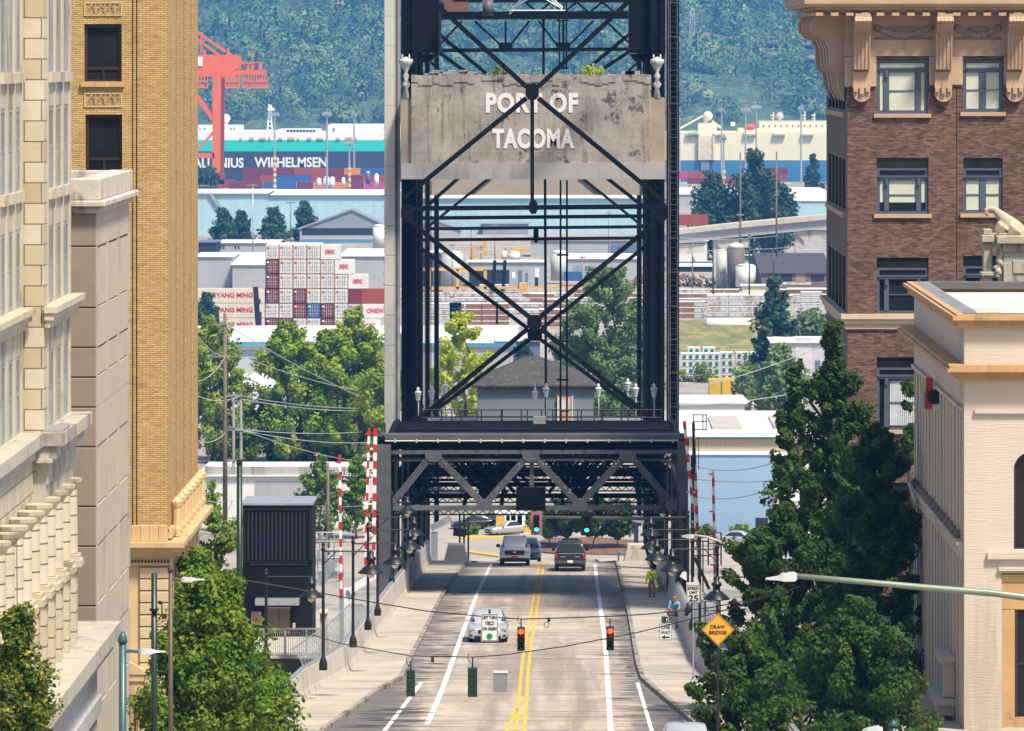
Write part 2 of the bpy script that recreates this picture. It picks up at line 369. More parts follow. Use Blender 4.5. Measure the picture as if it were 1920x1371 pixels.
# wet streaks and puddles by the kerbs
wm2,nt_,b_,g_=nodes('wet_road'); b_.inputs['Base Color'].default_value=(.09,.08,.07,1); b_.inputs['Roughness'].default_value=.4
rr=random.Random(12); 
for side,(xa_,xb_,d0_,d1_,n_) in enumerate(((-7.9,-5.2,176.5,190,38),(3.4,5.2,176.5,192,34),(-6.2,-5.0,205,300,60),(2.5,3.3,200,300,50))):
    mb=M()
    for i in range(n_):
        D=rr.uniform(d0_,d1_); x0=rr.uniform(xa_,xb_); kl,kr=lerp(KX_L,D)+.1,lerp(KX_R,D)-.1; w_=rr.uniform(.4,1.8 if side<2 else 1.1); x1=min(kr,x0+w_); x0=max(kl,x0-w_*.3)
        if x1-x0<.15: continue
        h=rr.uniform(.05,.22) if side<2 else rr.uniform(.06,.2); n=10; pp=[]
        for k in range(n): a=2*math.pi*k/n; q=rr.uniform(.7,1.1); pp.append(((x0+x1)/2+(x1-x0)/2*math.cos(a)*q,D+h*math.sin(a)*q))
        mb.add([(x,y,deck(y)+.0035+.0006*i) for x,y in pp],[tuple(range(n))])
    struct('wet_patch',mb,wm2)
# low parapets along both edges, in cast lengths with joints
m_barr=mat('parapet_concrete',(.47,.43,.37),.85,0,.10,.8,.2,stain=(.30,.265,.22),stth=.58)
def parapet(t,sg,label,Ds):
    root=thing('bridge_parapet',label,'parapet',(lerp(t,210),210,deck(210)))
    mb=M(); rail=M(); h=lambda D: lerp([(178,.75),(195,1.0),(207,1.15),(260,1.3),(322,1.3)],D)
    for a,b in zip(Ds,Ds[1:]):
        b2=b-.06
        for (d0,d1) in ((a,b2),):
            ring=[]
            for D in (d0,d1):
                x=lerp(t,D); z=deck(D)+.1; H=h(D)
                ring.append([(x,D,z),(x+sg*.12,D,z+.35),(x+sg*.2,D,z+H),(x+sg*.46,D,z+H),(x+sg*.6,D,z-.3),(x,D,z-.3)])
            mb.loft(ring)
        D0,D1=a,b; rail.bar((lerp(t,D0)+sg*.33,D0,deck(D0)+.14+h(D0)),(lerp(t,D1)+sg*.33,D1,deck(D1)+.14+h(D1)),.16,.07,up=(0,0,1))
    mb.build('concrete_wall',m_barr,root); rail.build('cap_rail',m_galv,root)
    return root
dl=[100,120,140,160,172,178,184,190,196,202]+[208+4.2*i for i in range(28)]
parapet(BX_L,-1,'pale concrete bridge parapet with grey cap rail on the left edge of the deck',dl)
parapet(BX_R,1,'pale concrete bridge parapet with grey cap rail on the right edge of the deck',dl)
# end posts beyond the crest
for px,py,lb in ((855,1042,'small concrete end block of the left parapet at the crest of the bridge'),(1192,1050,'small concrete end block of the right parapet at the crest of the bridge')):
    x=X_(px,322); single('end_block',M().prism([(x-.75,18.1),(x+.75,18.1),(x+.5,19.15),(x-.5,19.15)],321,322.6),m_barr,lb,'concrete block')
# curved mesh screens on the parapets
def screen(px0,D0,px1,D1,t,sg,label):
    nb=44; root=thing('fence_screen',label,'fence',(lerp(t,D0)+sg*.5,D0,deck(D0)+1.2))
    mb=M(); fr=M(); n=nb; lo=[];hi=[]
    for i in range(n+1):
        D=D0+(D1-D0)*i/n; x=lerp(t,D)+sg*.3; b=deck(D)+1.1; H=lerp([(0,.75),(.3,1.15),(.7,1.1),(1,.5)],i/n)
        lo.append((x,D,b)); mid=(x+sg*.12,D,b+H*.6); hi.append((x+sg*.45,D,b+H)); 
        fr.path([lo[-1],mid,hi[-1]],.02 if i%6==0 else .011,5)
    fr.path(lo,.03,6); fr.path(hi,.035,6); fr.build('frame',m_galv,root)
    for k in range(1,14):
        mb.path([((a[0]*(14-k)+c[0]*k)/14+ (sg*-.05),a[1],(a[2]*(14-k)+c[2]*k)/14) for a,c in zip(lo,hi)],.01,4)
    mb.build('mesh_panel',m_galv,root)
screen(0,196,0,236,BX_L,-1,'curved grey metal mesh screen on top of the left parapet')
screen(0,200,0,240,BX_R,1,'curved grey metal mesh screen on top of the right parapet')
# ---------------- the lift bridge ----------------
T=thing('lift_bridge','dark steel vertical lift bridge with concrete counterweight across the street','bridge',(-1.5,300,19))
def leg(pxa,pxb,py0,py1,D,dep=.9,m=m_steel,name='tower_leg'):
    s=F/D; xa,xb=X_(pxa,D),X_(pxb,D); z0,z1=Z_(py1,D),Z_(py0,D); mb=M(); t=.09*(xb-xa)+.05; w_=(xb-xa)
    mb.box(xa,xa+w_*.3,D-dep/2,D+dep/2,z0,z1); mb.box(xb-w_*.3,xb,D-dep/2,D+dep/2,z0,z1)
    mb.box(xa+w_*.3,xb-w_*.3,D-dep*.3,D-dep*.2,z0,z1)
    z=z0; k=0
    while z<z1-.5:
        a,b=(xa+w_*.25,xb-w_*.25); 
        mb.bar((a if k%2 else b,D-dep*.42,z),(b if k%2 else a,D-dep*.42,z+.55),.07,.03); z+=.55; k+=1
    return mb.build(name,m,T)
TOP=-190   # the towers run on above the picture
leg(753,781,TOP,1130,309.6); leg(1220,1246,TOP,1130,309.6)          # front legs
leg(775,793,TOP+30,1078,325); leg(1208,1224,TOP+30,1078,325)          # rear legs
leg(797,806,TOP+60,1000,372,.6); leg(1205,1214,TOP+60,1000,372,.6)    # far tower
leg(814,823,TOP+60,985,392,.6); leg(1194,1203,TOP+60,985,392,.6)
# pale panelled duct at the left, black laddered one at the right
m_duct=mat('pale_duct_panel',(.52,.48,.42),.6,.0,.08,.5,stain=(.36,.33,.30),stth=.6)
DU=305; xa,xb=X_(721,DU),X_(741,DU); mb=M(); z=Z_(815,DU)
while z<60: mb.box(xa,xb,DU-.4,DU+.6,z,z+1.76); z+=1.78
mb.build('guide_duct',m_duct,T,bevel=.02)
mb=M().box(xb+.01,X_(750,DU),DU-.25,DU+.5,Z_(812,DU),60); mb.build('conduit_strip',m_steell,T)
mb=M()
for i in range(46): mb.tube((xa-.03,DU-.4,29+i*.66),(xa-.03,DU,29+i*.66),.03,n=5)
mb.path([(xa+.75,DU-.5,28),(xa+.75,DU-.5,60)],.03,6); mb.build('conduit',m_steel,T)
leg(1250,1273,TOP,825,DU,.9,m_steel,'ladder_leg')
mb=M(); xr=X_(1256,DU)
for dx in (0,.42): mb.tube((xr+dx,DU-.7,28),(xr+dx,DU-.7,60),.03,n=5)
for i in range(100): mb.tube((xr,DU-.7,28.2+i*.32),(xr+.42,DU-.7,28.2+i*.32),.008,n=4)
for i in range(16): mb.bar((xr-.25,DU-.8,29+i*2),(xr+.6,DU-.8,29+i*2),.04)
mb.path([(xr-.1,DU-.8,28),(xr-.1,DU-.8,60)],.035,6)
mb.build('ladder',m_steelg,T)
M().box(X_(1250,DU),X_(1273,DU),DU-.1,DU+.1,Z_(820,DU),60).build('web_plate',m_steel,T)
M().box(X_(1247.5,DU),X_(1249,DU),DU-.5,DU-.4,Z_(812,DU),60).build('conduit_strip',m_steell,T)
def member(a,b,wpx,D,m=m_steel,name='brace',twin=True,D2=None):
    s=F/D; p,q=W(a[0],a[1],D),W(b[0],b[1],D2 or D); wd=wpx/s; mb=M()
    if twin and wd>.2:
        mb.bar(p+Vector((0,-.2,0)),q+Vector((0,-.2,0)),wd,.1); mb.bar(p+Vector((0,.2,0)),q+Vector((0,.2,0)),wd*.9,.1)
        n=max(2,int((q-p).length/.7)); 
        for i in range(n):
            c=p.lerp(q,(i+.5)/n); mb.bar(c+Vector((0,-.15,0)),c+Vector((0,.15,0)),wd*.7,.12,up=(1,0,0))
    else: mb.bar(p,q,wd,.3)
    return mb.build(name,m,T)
def gusset(px,py,w_,h_,D,m=m_steel,dy=.34):
    s=F/D; c=W(px,py,D); a,b=w_/s/2,h_/s/2
    poly=[(c.x-a,c.z-b*.5),(c.x-a*.55,c.z-b),(c.x+a*.55,c.z-b),(c.x+a,c.z-b*.5),(c.x+a,c.z+b*.5),(c.x+a*.55,c.z+b),(c.x-a*.55,c.z+b),(c.x-a,c.z+b*.5)]
    return M().prism(poly,D-dy,D-dy+.04).build('gusset_plate',m,T)
DF,DR,DT=299.2,325,372
for a,b in (((785,-22),(987,163)),((1205,-22),(1009,163)),((987,184),(757,372)),((1009,184),(1245,378)),
            ((757,406),(992,594)),((1247,402),(1013,594)),((990,616),(757,809)),((1014,616),(1252,809))):
    member(a,b,9,DF)
member((998,178),(998,392),7,DF); member((756,391),(1245,387),9,DF,name='strut')
gusset(998,172,25,30,DF); gusset(1002,604,27,28,DF); gusset(1000,388,16,26,DF); gusset(764,400,24,34,DF); gusset(1240,397,24,34,DF)
member((788,409),(1222,405),7,DR,name='strut'); member((788,450),(1224,446),6,DR,name='strut')
member((801,429),(1210,425),6,DT,name='strut')
for a,b in (((775,455),(990,616)),((1226,449),(1016,616)),((994,636),(793,787)),((1013,636),(1215,787)),((864,330),(790,396)),((1133,330),(1226,403)),
            ((790,37),(912,138)),((1214,37),(1098,132)),((812,90),(880,140)),((1193,88),(1118,138))):
    member(a,b,7,DR)
gusset(1003,626,28,26,DR); gusset(1005,440,10,30,DR)
for a,b in (((922,330),(803,425)),((1087,330),(1208,427)),((799,108),(835,142)),((1207,108),(1178,133))): member(a,b,5,DT)
member((1019,30),(1019,140),5,DR); member((1022,330),(1024,815),5,DR,twin=False)
# top cross truss, behind the crossing
member((770,30),(1240,28),15,DR,name='strut'); member((780,95),(1224,92),7,DR,name='strut')
zz=[(866,40,825,84),(890,40,938,84),(948,40,948,84),(992,40,958,84),(1010,40,1044,84),(1056,40,1056,84),(1112,40,1068,84),(1137,40,1178,80)]
for a in zz: member((a[0],a[1]),(a[2],a[3]),4,DR,twin=False)
for px in (948,1056): M().box(X_(px-13,DR),X_(px+13,DR),DR-.4,DR-.3,Z_(94,DR),Z_(80,DR)).build('gusset_plate',m_steel,T)
for i in range(9):
    x0=985+i*24; member((x0,24 if i%2 else 4),(x0+24,4 if i%2 else 24),4,DT,twin=False)
member((800,2),(1206,2),6,DT,name='strut'); member((800,28),(1206,28),5,DT,name='strut')
for px0,px1 in ((754,824),(1180,1247)):
    mb=M().box(X_(px0,312),X_(px1,312),309.7,317,Z_(100,312),60); mb.build('machinery_housing',m_steel,T,bevel=.05)
    c=(px0+px1)/2; M().prism([(X_(px0,312),Z_(101,312)),(X_(px1,312),Z_(101,312)),(X_(c+(14 if c<1000 else 18),312),Z_(118,312)),(X_(c-22,312),Z_(116,312))],309.9,316).build('housing_foot',m_steel,T)
mb=M()
for px in (1049,1057,1062): mb.tube(W(px,-150,318),W(px,130,318),.045,n=6)
for px in (1051,1063): mb.tube(W(px,338,318),W(px,815,318),.06,n=6)
for i in range(8): mb.bar(W(790+i*2.6,340,372),W(790+i*2.6,800,372),.05)
for i in range(4): mb.bar(W(1206+i*4,340,372),W(1206+i*4,800,372),.05)
for py in (39,128,478,640,712): mb.bar(W(1044,py,317.8),W(1066,py,317.8),.1,.5)
mb.build_each('hoist_cable',m_steel,T)
mb=M()
pts=[W(955,22,312),W(975,2,312),W(1000,-12,312),W(1030,-8,312),W(1055,15,312)]
mb.path(pts,.06,6); mb.path([p+Vector((0,.8,-.15)) for p in pts],.05,6); mb.path([W(955,20,312),W(1060,20,312)],.05,6)
mb.path([W(965,15,312),W(1010,-15,312)],.03,5); mb.path([W(1000,-15,312),W(1045,12,312)],.03,5)
mb.build('service_ladder',m_galv,T)
M().box(X_(834,309),X_(879,309),308,310,Z_(21,309),Z_(4,309)).build('winch_box',mat('rusty_brown',(.16,.07,.04),.7,0,.3,2),T)
mb=M(); mb.tube(W(820,12,311),W(845,-6,311),.3,n=12); mb.tube(W(905,14,311),W(925,14,311),.5,n=12); mb.build('motor',m_steelg,T,True)
# counterweights
def weathered():
    m,nt,b,g=nodes('weathered_counterweight_concrete'); P=g.outputs['Position']
    n=noise(nt,P,.45,6,.7,(1,1,1)); c=ramp(nt,n,[(.35,(.25,.215,.18)),(.5,(.34,.30,.255)),(.66,(.43,.385,.33))])
    s=nt.nodes.new('ShaderNodeSeparateXYZ'); nt.links.new(P,s.inputs[0])
    mu=nt.nodes.new('ShaderNodeMath'); mu.operation='MULTIPLY'; mu.inputs[1].default_value=1/.46; nt.links.new(s.outputs[2],mu.inputs[0])
    wob=noise(nt,P,.8,3); ad=nt.nodes.new('ShaderNodeMath'); ad.operation='MULTIPLY_ADD'; ad.inputs[1].default_value=.3; nt.links.new(wob,ad.inputs[0]); nt.links.new(mu.outputs[0],ad.inputs[2])
    fr=nt.nodes.new('ShaderNodeMath'); fr.operation='FRACT'; nt.links.new(ad.outputs[0],fr.inputs[0])
    l1=ramp(nt,fr.outputs[0],[(0,(.45,.42,.4)),(.05,(1,1,1))]); c=mixc(nt,.75,c,mixc(nt,1.0,c,l1,'MULTIPLY'))
    n5=noise(nt,P,2.2,5,.75,(1,1,.09)); c=mixc(nt,ramp(nt,n5,[(.53,(0,0,0)),(.64,(.65,.65,.65))]),c,(.12,.10,.085))
    n6=noise(nt,P,.55,6,.8); c=mixc(nt,ramp(nt,n6,[(.565,(0,0,0)),(.62,(.85,.85,.85))]),c,(.04,.034,.03))
    n7=noise(nt,P,1.1,4,.7,(1,1,.3)); c=mixc(nt,ramp(nt,n7,[(.63,(0,0,0)),(.70,(.6,.6,.6))]),c,(.33,.16,.06))
    nt.links.new(c,b.inputs['Base Color']); b.inputs['Roughness'].default_value=.9
    v2=nt.nodes.new('ShaderNodeTexVoronoi'); v2.feature='DISTANCE_TO_EDGE'; v2.inputs['Scale'].default_value=.5
    bump(nt,b,noise(nt,P,4,6,.75),.6,.05); return m
m_cw=weathered()
DC=303.0; mb=M(); rnd=random.Random(4)
xa,xb=X_(771,DC),X_(1221,DC); zt=Z_(141,DC); zb=Z_(306,DC); n=40
poly=[(xa,zb)]+[(xa,zt)]+[(xa+(xb-xa)*i/n,zt+rnd.uniform(-.06,.05)) for i in range(1,n)]+[(xb,zt),(xb,zb)]
mb.prism(poly,DC,DC+5.5); cwm=mb.build('counterweight',m_cw,T)
mb=M(); q=M()
for i in range(34):      # broken top course standing slightly proud
    a=771+450*i/34; b=771+450*(i+1)/34; y=rnd.choice((151,154,157,160)); 
    if i in (9,21,22,23,29): continue
    mb.box(X_(a,DC)+.01,X_(b,DC),DC-.05,DC-.001,Z_(y,DC),Z_(141.5,DC))
mb.build('broken_course',m_cw,cwm)
mb=M(); mb.box(X_(751,DC),xa,DC+.25,DC+5.2,zb,Z_(187,DC)); mb.box(xb,X_(1247,DC),DC+.25,DC+5.2,zb,Z_(184,DC)); mb.build_each('side_block',mat('tan_side_concrete',(.33,.26,.18),.9,0,.2,.6,.3,stain=(.2,.15,.1)),cwm)
m_band=mat('grey_steel_band',(.38,.365,.34),.6,.1,.06,.6,stain=(.30,.28,.26))
mb=M()
for i in range(12):
    a=752+i*41.3; mb.box(X_(a,DC),X_(a+41,DC),DC-.15,DC+5.6,Z_(336,DC),zb)
mb.box(X_(752,DC),X_(1247,DC),DC-.05,DC+5.5,Z_(335,DC),zb-.02); mb.build('steel_band',m_band,cwm)
lw=mat('painted_letter_white',(.72,.71,.69),.7,0,.05,2,stain=(.42,.39,.36),stth=.57)
def wall_text(s,px0,px1,py0,py1,D,m,parent,bold=.02,dep=.02,spacing=1.0):
    sc=F/D; return lettering(s,(py1-py0)/sc,(X_((px0+px1)/2,D),D-.01,Z_(py1,D)),m,parent,(px1-px0)/sc,dep,bold,True,0,'lettering',spacing)
wall_text('PORT OF',911,1084,174,212,DC-.02,lw,cwm,.045,.02,1.1); wall_text('TACOMA',923,1077,241,279,DC-.02,lw,cwm,.045,.02,1.1)
mb=M(); rnd=random.Random(7)
for i in range(11):
    px=797+i*8+rnd.uniform(-3,3); z=Z_(141,304); mb.box(X_(px,304),X_(px+rnd.uniform(14,26),304),303.3+rnd.random(),304.8+rnd.random(),z+.02+.1*(i%3),z+.1+.1*(i%3))
for px in (1165,1172,1182): mb.box(X_(px,304),X_(px+18,304),303.5,305,Z_(141,304)+.03,Z_(133,304))
mb.build_each('balance_slab',m_steell,cwm)
# far counterweight
mb=M(); mb.box(X_(797,372),X_(1205,372),372,376,Z_(366,372),Z_(180,372)); mb.build('counterweight',mat('far_counterweight_band',(.34,.29,.24),.8,0,.08,.5,stain=(.27,.22,.19)),T)
# finial like guide castings either side
for px,d in ((761,298.6),(1232,298.6)):
    c=W(px,110,d); mb=M(); prof=[(.02,-2.4),(.22,-2.3),(.12,-1.75),(.26,-1.5),(.1,-1.25),(.2,-1.0),(.08,-.8),(.3,-.4),(.42,-.2),(.40,-.05),(.2,0),(.06,.1)]
    mb.lathe(prof,c-Vector((0,0,0)),8); mb.tube(c+Vector((-.2,0,-.05)),c+Vector((-.2,0,.25)),.07,.03,6); mb.tube(c+Vector((.2,0,-.05)),c+Vector((.2,0,.25)),.07,.03,6)
    mb.build('guide_casting',mat('weathered_casting',(.5,.5,.46),.7,0,.25,3,stain=(.2,.2,.18)),T,True)
# ----- portal truss over the road -----
DP=277.0; s_=F/DP
Zp=lambda y:Z_(y,DP); Xp=lambda x:X_(x,DP)
def chan(x0,x1,d0,d1,z0,z1,name,m=m_steelg,rivets=True):
    mb=M(); t=(x1-x0)
    mb.box(x0,x1,d0,d0+.06,z0,z1); mb.box(x0,x0+.05,d0+.06,d1,z0,z1); mb.box(x1-.05,x1,d0+.06,d1,z0,z1); mb.box(x0+.05,x1-.05,d1-.06,d1,z0,z1)
    if rivets:
        for k in range(int((z1-z0)/.22)):
            for xx in (x0+.07,x1-.1,): mb.box(xx,xx+.03,d0-.015,d0,z0+.1+k*.22,z0+.13+k*.22)
    return mb.build(name,m,T)
chan(Xp(706),Xp(733),DP-.3,DP+.5,14.5,Zp(832),'portal_leg'); chan(Xp(1270),Xp(1290),DP-.3,DP+.5,14.5,Zp(826),'portal_leg')
for px0,px1 in ((738,744),(752,755),(762,765)): M().box(Xp(px0),Xp(px1),DP+1.2,DP+1.4,15,Zp(858)).build('conduit',m_steelg,T)
for px0,px1 in ((1250,1254),(1259,1262),(1296,1303)): M().box(Xp(px0),Xp(px1),DP+1.0,DP+1.2,15,Zp(858)).build('conduit',m_steelg,T)
# roof deck and its front ledge
mb=M(); mb.box(Xp(703),Xp(1292),DP+.2,DP+3,Zp(842),Zp(826)); mb.box(Xp(712),Xp(1286),DP+3,DP+22.5,Zp(851),Zp(846)); mb.build('portal_roof',m_roofd,T)
mb=M(); mb.box(Xp(722),Xp(1284),DP-.2,DP+.1,Zp(823.5),Zp(816)); mb.box(Xp(716),Xp(1284),DP-.2,DP+1.0,Zp(815.9),Zp(814.5)); mb.build('roof_ledge',m_steelg,T)
mb=M().tube(W(722,827,DP-.35),W(1272,826,DP-.35),.045,n=8)
for i in range(14): mb.box(Xp(740+i*40),Xp(743+i*40),DP-.45,DP-.2,Zp(829),Zp(823))
mb.build('conduit_pipe',mat('cream_pipe',(.55,.5,.42),.5,0,.1,2),T)
def truss(D,m,top=(845,851),bot=(948,957),full=True,nm='portal'):
    sc=F/D; k=1 # world geometry of the front frame repeated behind
    dd=D-DP
    P=lambda x,y: W(x,y,DP)+Vector((0,dd,0))
    mb=M(); mb.bar(P(733,848),P(1272,847),.2,.35); mb.build('top_chord',m,T)
    mb=M(); mb.bar(P(722,952.5),P(1272,952),.24,.4); mb.build('bottom_chord',m,T)
    tops=[813,995,1177]; bots=[733,908,1087,1262]; mb=M()
    for i,tx in enumerate(tops):
        for a,b in (((tx-5,854),(bots[i]+3,944)),((tx+5,854),(bots[i+1]-3,944))):
            p,q=P(*a),P(*b); u=(q-p).normalized(); o_=Vector((u.z,0,-u.x))*.13
            for sg in (-1,1):
                for dy in (-.16,.16): mb.bar(p+o_*sg+Vector((0,dy,0)),q+o_*sg+Vector((0,dy,0)),.09,.06)
            mb.bar(p+Vector((0,-.2,0)),q+Vector((0,-.2,0)),.12,.03)
            n=9
            for j in range(n):
                c=p.lerp(q,(j+.5)/n); mb.bar(c-o_*1.1+Vector((0,.18,0)),c+o_*1.1+Vector((0,.18,0)),.1,.03)
    mb.build('diagonal',m,T)
    mb=M()
    for x in tops: c=P(x,851); mb.prism([(c.x-.5,c.z+.2),(c.x+.5,c.z+.2),(c.x+.42,c.z-.25),(c.x+.2,c.z-.42),(c.x-.2,c.z-.42),(c.x-.42,c.z-.25)],c.y-.26,c.y-.21)
    for x in bots: c=P(x,950); mb.prism([(c.x-.62,c.z-.2),(c.x+.62,c.z-.2),(c.x+.4,c.z+.2),(c.x+.2,c.z+.42),(c.x-.2,c.z+.42),(c.x-.4,c.z+.2)],c.y-.28,c.y-.22)
    mb.build_each('gusset_plate',m,T)
    mb=M()                                            # laced strips under both chords
    for y0,y1,n in ((851,859,66),(957,965,66)):
        mb.bar(P(733,y1),P(1270,y1),.06,.25)
        for j in range(n):
            a=735+j*8.1; mb.bar(P(a,y0 if j%2 else y1),P(a+8.1,y1 if j%2 else y0),.05,.05)
    mb.build('lacing',m_steel,T)
truss(DP,m_steelg)
truss(DP+7.5,m_roofd); truss(DP+15,m_roofd); truss(DP+22,m_roofd)
mb=M().tube(W(735,862,DP+.5),W(1238,861,DP+.5),.09,n=8); mb.path([W(1238,861,DP+.5),W(1252,864,DP+.5),W(1262,873,DP+.5),W(1267,886,DP+.5),W(1268,905,DP+.5)],.09,8); mb.build('conduit_pipe',m_steell,T,True)
M().box(Xp(993),Xp(1001),DP+.1,DP+.4,Zp(912),Zp(856)).build('hanger',m_steelg,T)
mb=M().box(Xp(968),Xp(1023),DP-.9,DP-.75,Zp(955),Zp(911)); pl=mb.build('notice_panel',m_roofd,T)
# longitudinal and cross bracing between the frames (the bundle seen through the portal)
mb=M()
for x0,x1 in ((850,925),(880,948),(905,962),(935,985),(1080,1030),(1105,1060),(1180,1105),(1150,1090)):
    for dy in (2,9,16): mb.bar(W(x0,862,DP)+Vector((0,dy,0)),W(x1,944,DP)+Vector((0,dy+5,0)),.16,.12)
for x in (760,790,870,940,1055,1120,1200,1235): mb.bar(W(x,950,DP)+Vector((0,.4,0)),W(x,950,DP)+Vector((0,22,0)),.2,.2)
for y,d in ((905,8),(915,15),(925,21),(934,12),(942,18)):
    mb.bar(Vector((Xp(735),DP+d,Zp(y))),Vector((Xp(1265),DP+d,Zp(y))),.1,.15)
for j in range(30):
    a=742+j*17.6
    if a<860 or a>1040: mb.bar(P0:=Vector((Xp(a),DP+20,Zp(930 if j%2 else 938))),Vector((Xp(a+17.6),DP+20,Zp(938 if j%2 else 930))),.07,.07)
mb.build('sway_bracing',m_steel,T)
for xx in (Xp(722),Xp(1279)):         # side trusses from the portal to the first tower and on through the span
    mb=M(); 
    mb.bar((xx,DP+.6,Zp(848)),(xx,DP+22,Zp(848)),.4,.3,up=(1,0,0)); mb.bar((xx,DP+.6,15.5),(xx,DP+22,14.6),.5,.4,up=(1,0,0))
    for i in range(3):
        a=DP+.8+i*7.2; mb.bar((xx,a,15.5),(xx,a+3.6,Zp(848)),.35,.3,up=(1,0,0)); mb.bar((xx,a+3.6,Zp(848)),(xx,a+7.2,15),.35,.3,up=(1,0,0)); mb.bar((xx,a+3.6,15),(xx,a+3.6,Zp(848)),.2,.2,up=(1,0,0))
    mb.build('side_truss',m_steel,T)
xl,xrr=X_(775,325)-.25,X_(1225,325)+.25
for xx in (xl,xrr):
    mb=M(); zt=23.4
    mb.bar((xx,326,zt),(xx,371,zt),.5,.5,up=(1,0,0)); mb.bar((xx,326,14.5),(xx,371,11),.5,.5,up=(1,0,0))
    for i in range(4):
        a=326+i*11.2; mb.bar((xx,a,14.5-i*.8),(xx,a+5.6,zt),.4,.35,up=(1,0,0)); mb.bar((xx,a+5.6,zt),(xx,a+11.2,13.8-i*.8),.4,.35,up=(1,0,0)); mb.bar((xx,a+5.6,zt),(xx,a+5.6,14),.22,.22,up=(1,0,0))
    mb.build('side_truss',m_steel,T)
mb=M()
for y in (330,342,352,364,371): mb.box(xl,xrr,y,y+.3,22.9,23.3)
mb.box(xl,xrr,329.7,350,23.9,24.1); mb.build_each('walkway_deck',m_steel,T)
# deck girders, piers
mb=M()
for x in (-7.5,-4.5,-1.4,1.6,4.9):
    for a,b in zip(DD[:-1],DD[1:]):
        if a>=205: mb.bar((x,a,deck(a)-.95),(x,b,deck(b)-.95),.3,1.2,up=(1,0,0)) if False else mb.box(x-.15,x+.15,a,b,min(deck(a),deck(b))-1.6,min(deck(a),deck(b))-.5)
mb.build('deck_girder',m_steel,T)
mb=M()
for D in (232,262,290,325,372,392,420,450,480):
    for x in (-8.2,5.4): mb.box(x-.7,x+.7,D-.8,D+.8,-3,deck(D)-1.6)
    mb.box(-8.2,5.4,D-.5,D+.5,deck(D)-2.6,deck(D)-1.65)
mb.build_each('pier',m_conc,T,3)
# railings of the roof walk
def railing(px0,px1,D,z0,h,post,name='railing',parent=None,m=m_black,n_r=3):
    x0,x1=X_(px0,D),X_(px1,D); mb=M(); k=max(1,int(abs(x1-x0)/post))
    for i in range(k+1): x=x0+(x1-x0)*i/k; mb.tube((x,D,z0),(x,D,z0+h),.035,n=6)
    for j in range(n_r): z=z0+h*(j+1)/n_r; mb.tube((x0,D,z),(x1,D,z),.03,n=6)
    return mb.build(name,m,parent)
railing(790,1240,297.8,Z_(812,297.8),1.35,1.15,parent=T); railing(800,1225,312,Z_(806,312),1.2,1.5,parent=T); railing(805,1210,350,Z_(795,350),1.5,2.2,parent=T,n_r=2)
railing(705,722,279,Z_(832,279)+.01,1.1,.5,parent=T,n_r=2)
M().box(X_(1000,298),X_(1023,298),297.3,297.9,Z_(808,298),Z_(780,298)).build('control_cabinet',m_steell,T)
mb=M().box(X_(800,330),X_(893,330),330,331,Z_(812,330),Z_(785,330)); mb.box(X_(1115,330),X_(1205,330),330,331,Z_(812,330),Z_(784,330)); mb.build_each('machinery_cover',mat('pale_blue_grey_machinery',(.30,.34,.37),.5,0,.1,1),T)
# twin domed lamps on the roof walk
lampm=mat('white_enamel',(.72,.74,.76),.35,0,.05,2)
for px,py,D in ((784,735,305),(809,733,312),(835,722,330),(1003,735,312),(1024,728,310),(1122,728,320),(1177,718,332),(1192,728,320),(1226,728,306)):
    c=W(px,py,D); mb=M()
    for k in range(3): mb.lathe([(.22-.03*k,-.02-.14*k),(.19-.03*k,.08-.14*k),(.08,.1-.14*k)],c+Vector((0,0,-.05)),10)
    mb.lathe([(.02,.3),(.09,.2),(.09,.05)],c,8); mb.ball(c+Vector((0,0,-.45)),.12); mb.tube(c+Vector((.02,0,.2)),c+Vector((.02,.1,-2.2)) if px not in(1003,) else c+Vector((.02,.2,.5)),.03,n=6)
    mb.build('signal_lamp',lampm,T,True)
# ---------- operator's house ----------
H=thing('control_house','grey clapboard control house with dark hipped roof on the lift span','house',W(1004,812,345))
m_clap=ribbed('grey_clapboard',(.22,.26,.285),.36,'v',.6,.6,0,.06,.35)
x0,x1=X_(895,341),X_(1113,341); zt=Z_(722,341); zb=Z_(815,341)
M().box(x0,x1,341,349,zb,zt).build('wall',m_clap,H)
m_shin=mat('dark_shingle',(.055,.052,.05),.9,0,.3,3,.4,stain=(.10,.10,.09))
e=.35; mx=(x0+x1)/2-.2; ap=Z_(668,345)
mb=M().add([(x0-e,340.6,zt),(x1+e,340.6,zt),(x1+e,349.4,zt),(x0-e,349.4,zt),(mx-.4,345,ap),(mx+.4,345,ap),(x0-e,340.6,zt-.12),(x1+e,340.6,zt-.12),(x1+e,349.4,zt-.12),(x0-e,349.4,zt-.12)],
  [(0,1,5,4),(1,2,5),(2,3,4,5),(3,0,4),(0,6,7,1),(1,7,8,2),(2,8,9,3),(3,9,6,0),(6,9,8,7)]); mb.build('roof',m_shin,H)
mb=M()
for i in range(9): x=x0+.3+i*(x1-x0-.6)/8; mb.box(x-.04,x+.04,340.7,340.98,zt-.3,zt-.14)
mb.build_each('eave_bracket',m_steell,H)
dr=M().box(X_(1047,340.9),X_(1072,340.9),340.8,340.99,Z_(802,341),Z_(744,341)).build('door',mat('orange_tan_door',(.55,.30,.17),.6,0,.15,2),H)
mb=M().box(X_(1052,340.7),X_(1068,340.7),340.72,340.79,Z_(768,341),Z_(749,341)); mb.build('pane',glass('white_glass',(.4,.42,.38)),dr)
mb=M(); 
for a,b in ((1045,1047.2),(1072,1074)): mb.box(X_(a,340.9),X_(b,340.9),340.75,340.99,Z_(804,341),Z_(742,341))
mb.build('frame',m_white,dr)
# ======== buildings framing the street ========
def jbox(mb,x0,x1,y0,y1,z0,z1): return mb.box(x0,x1,y0,y1,z0,z1)
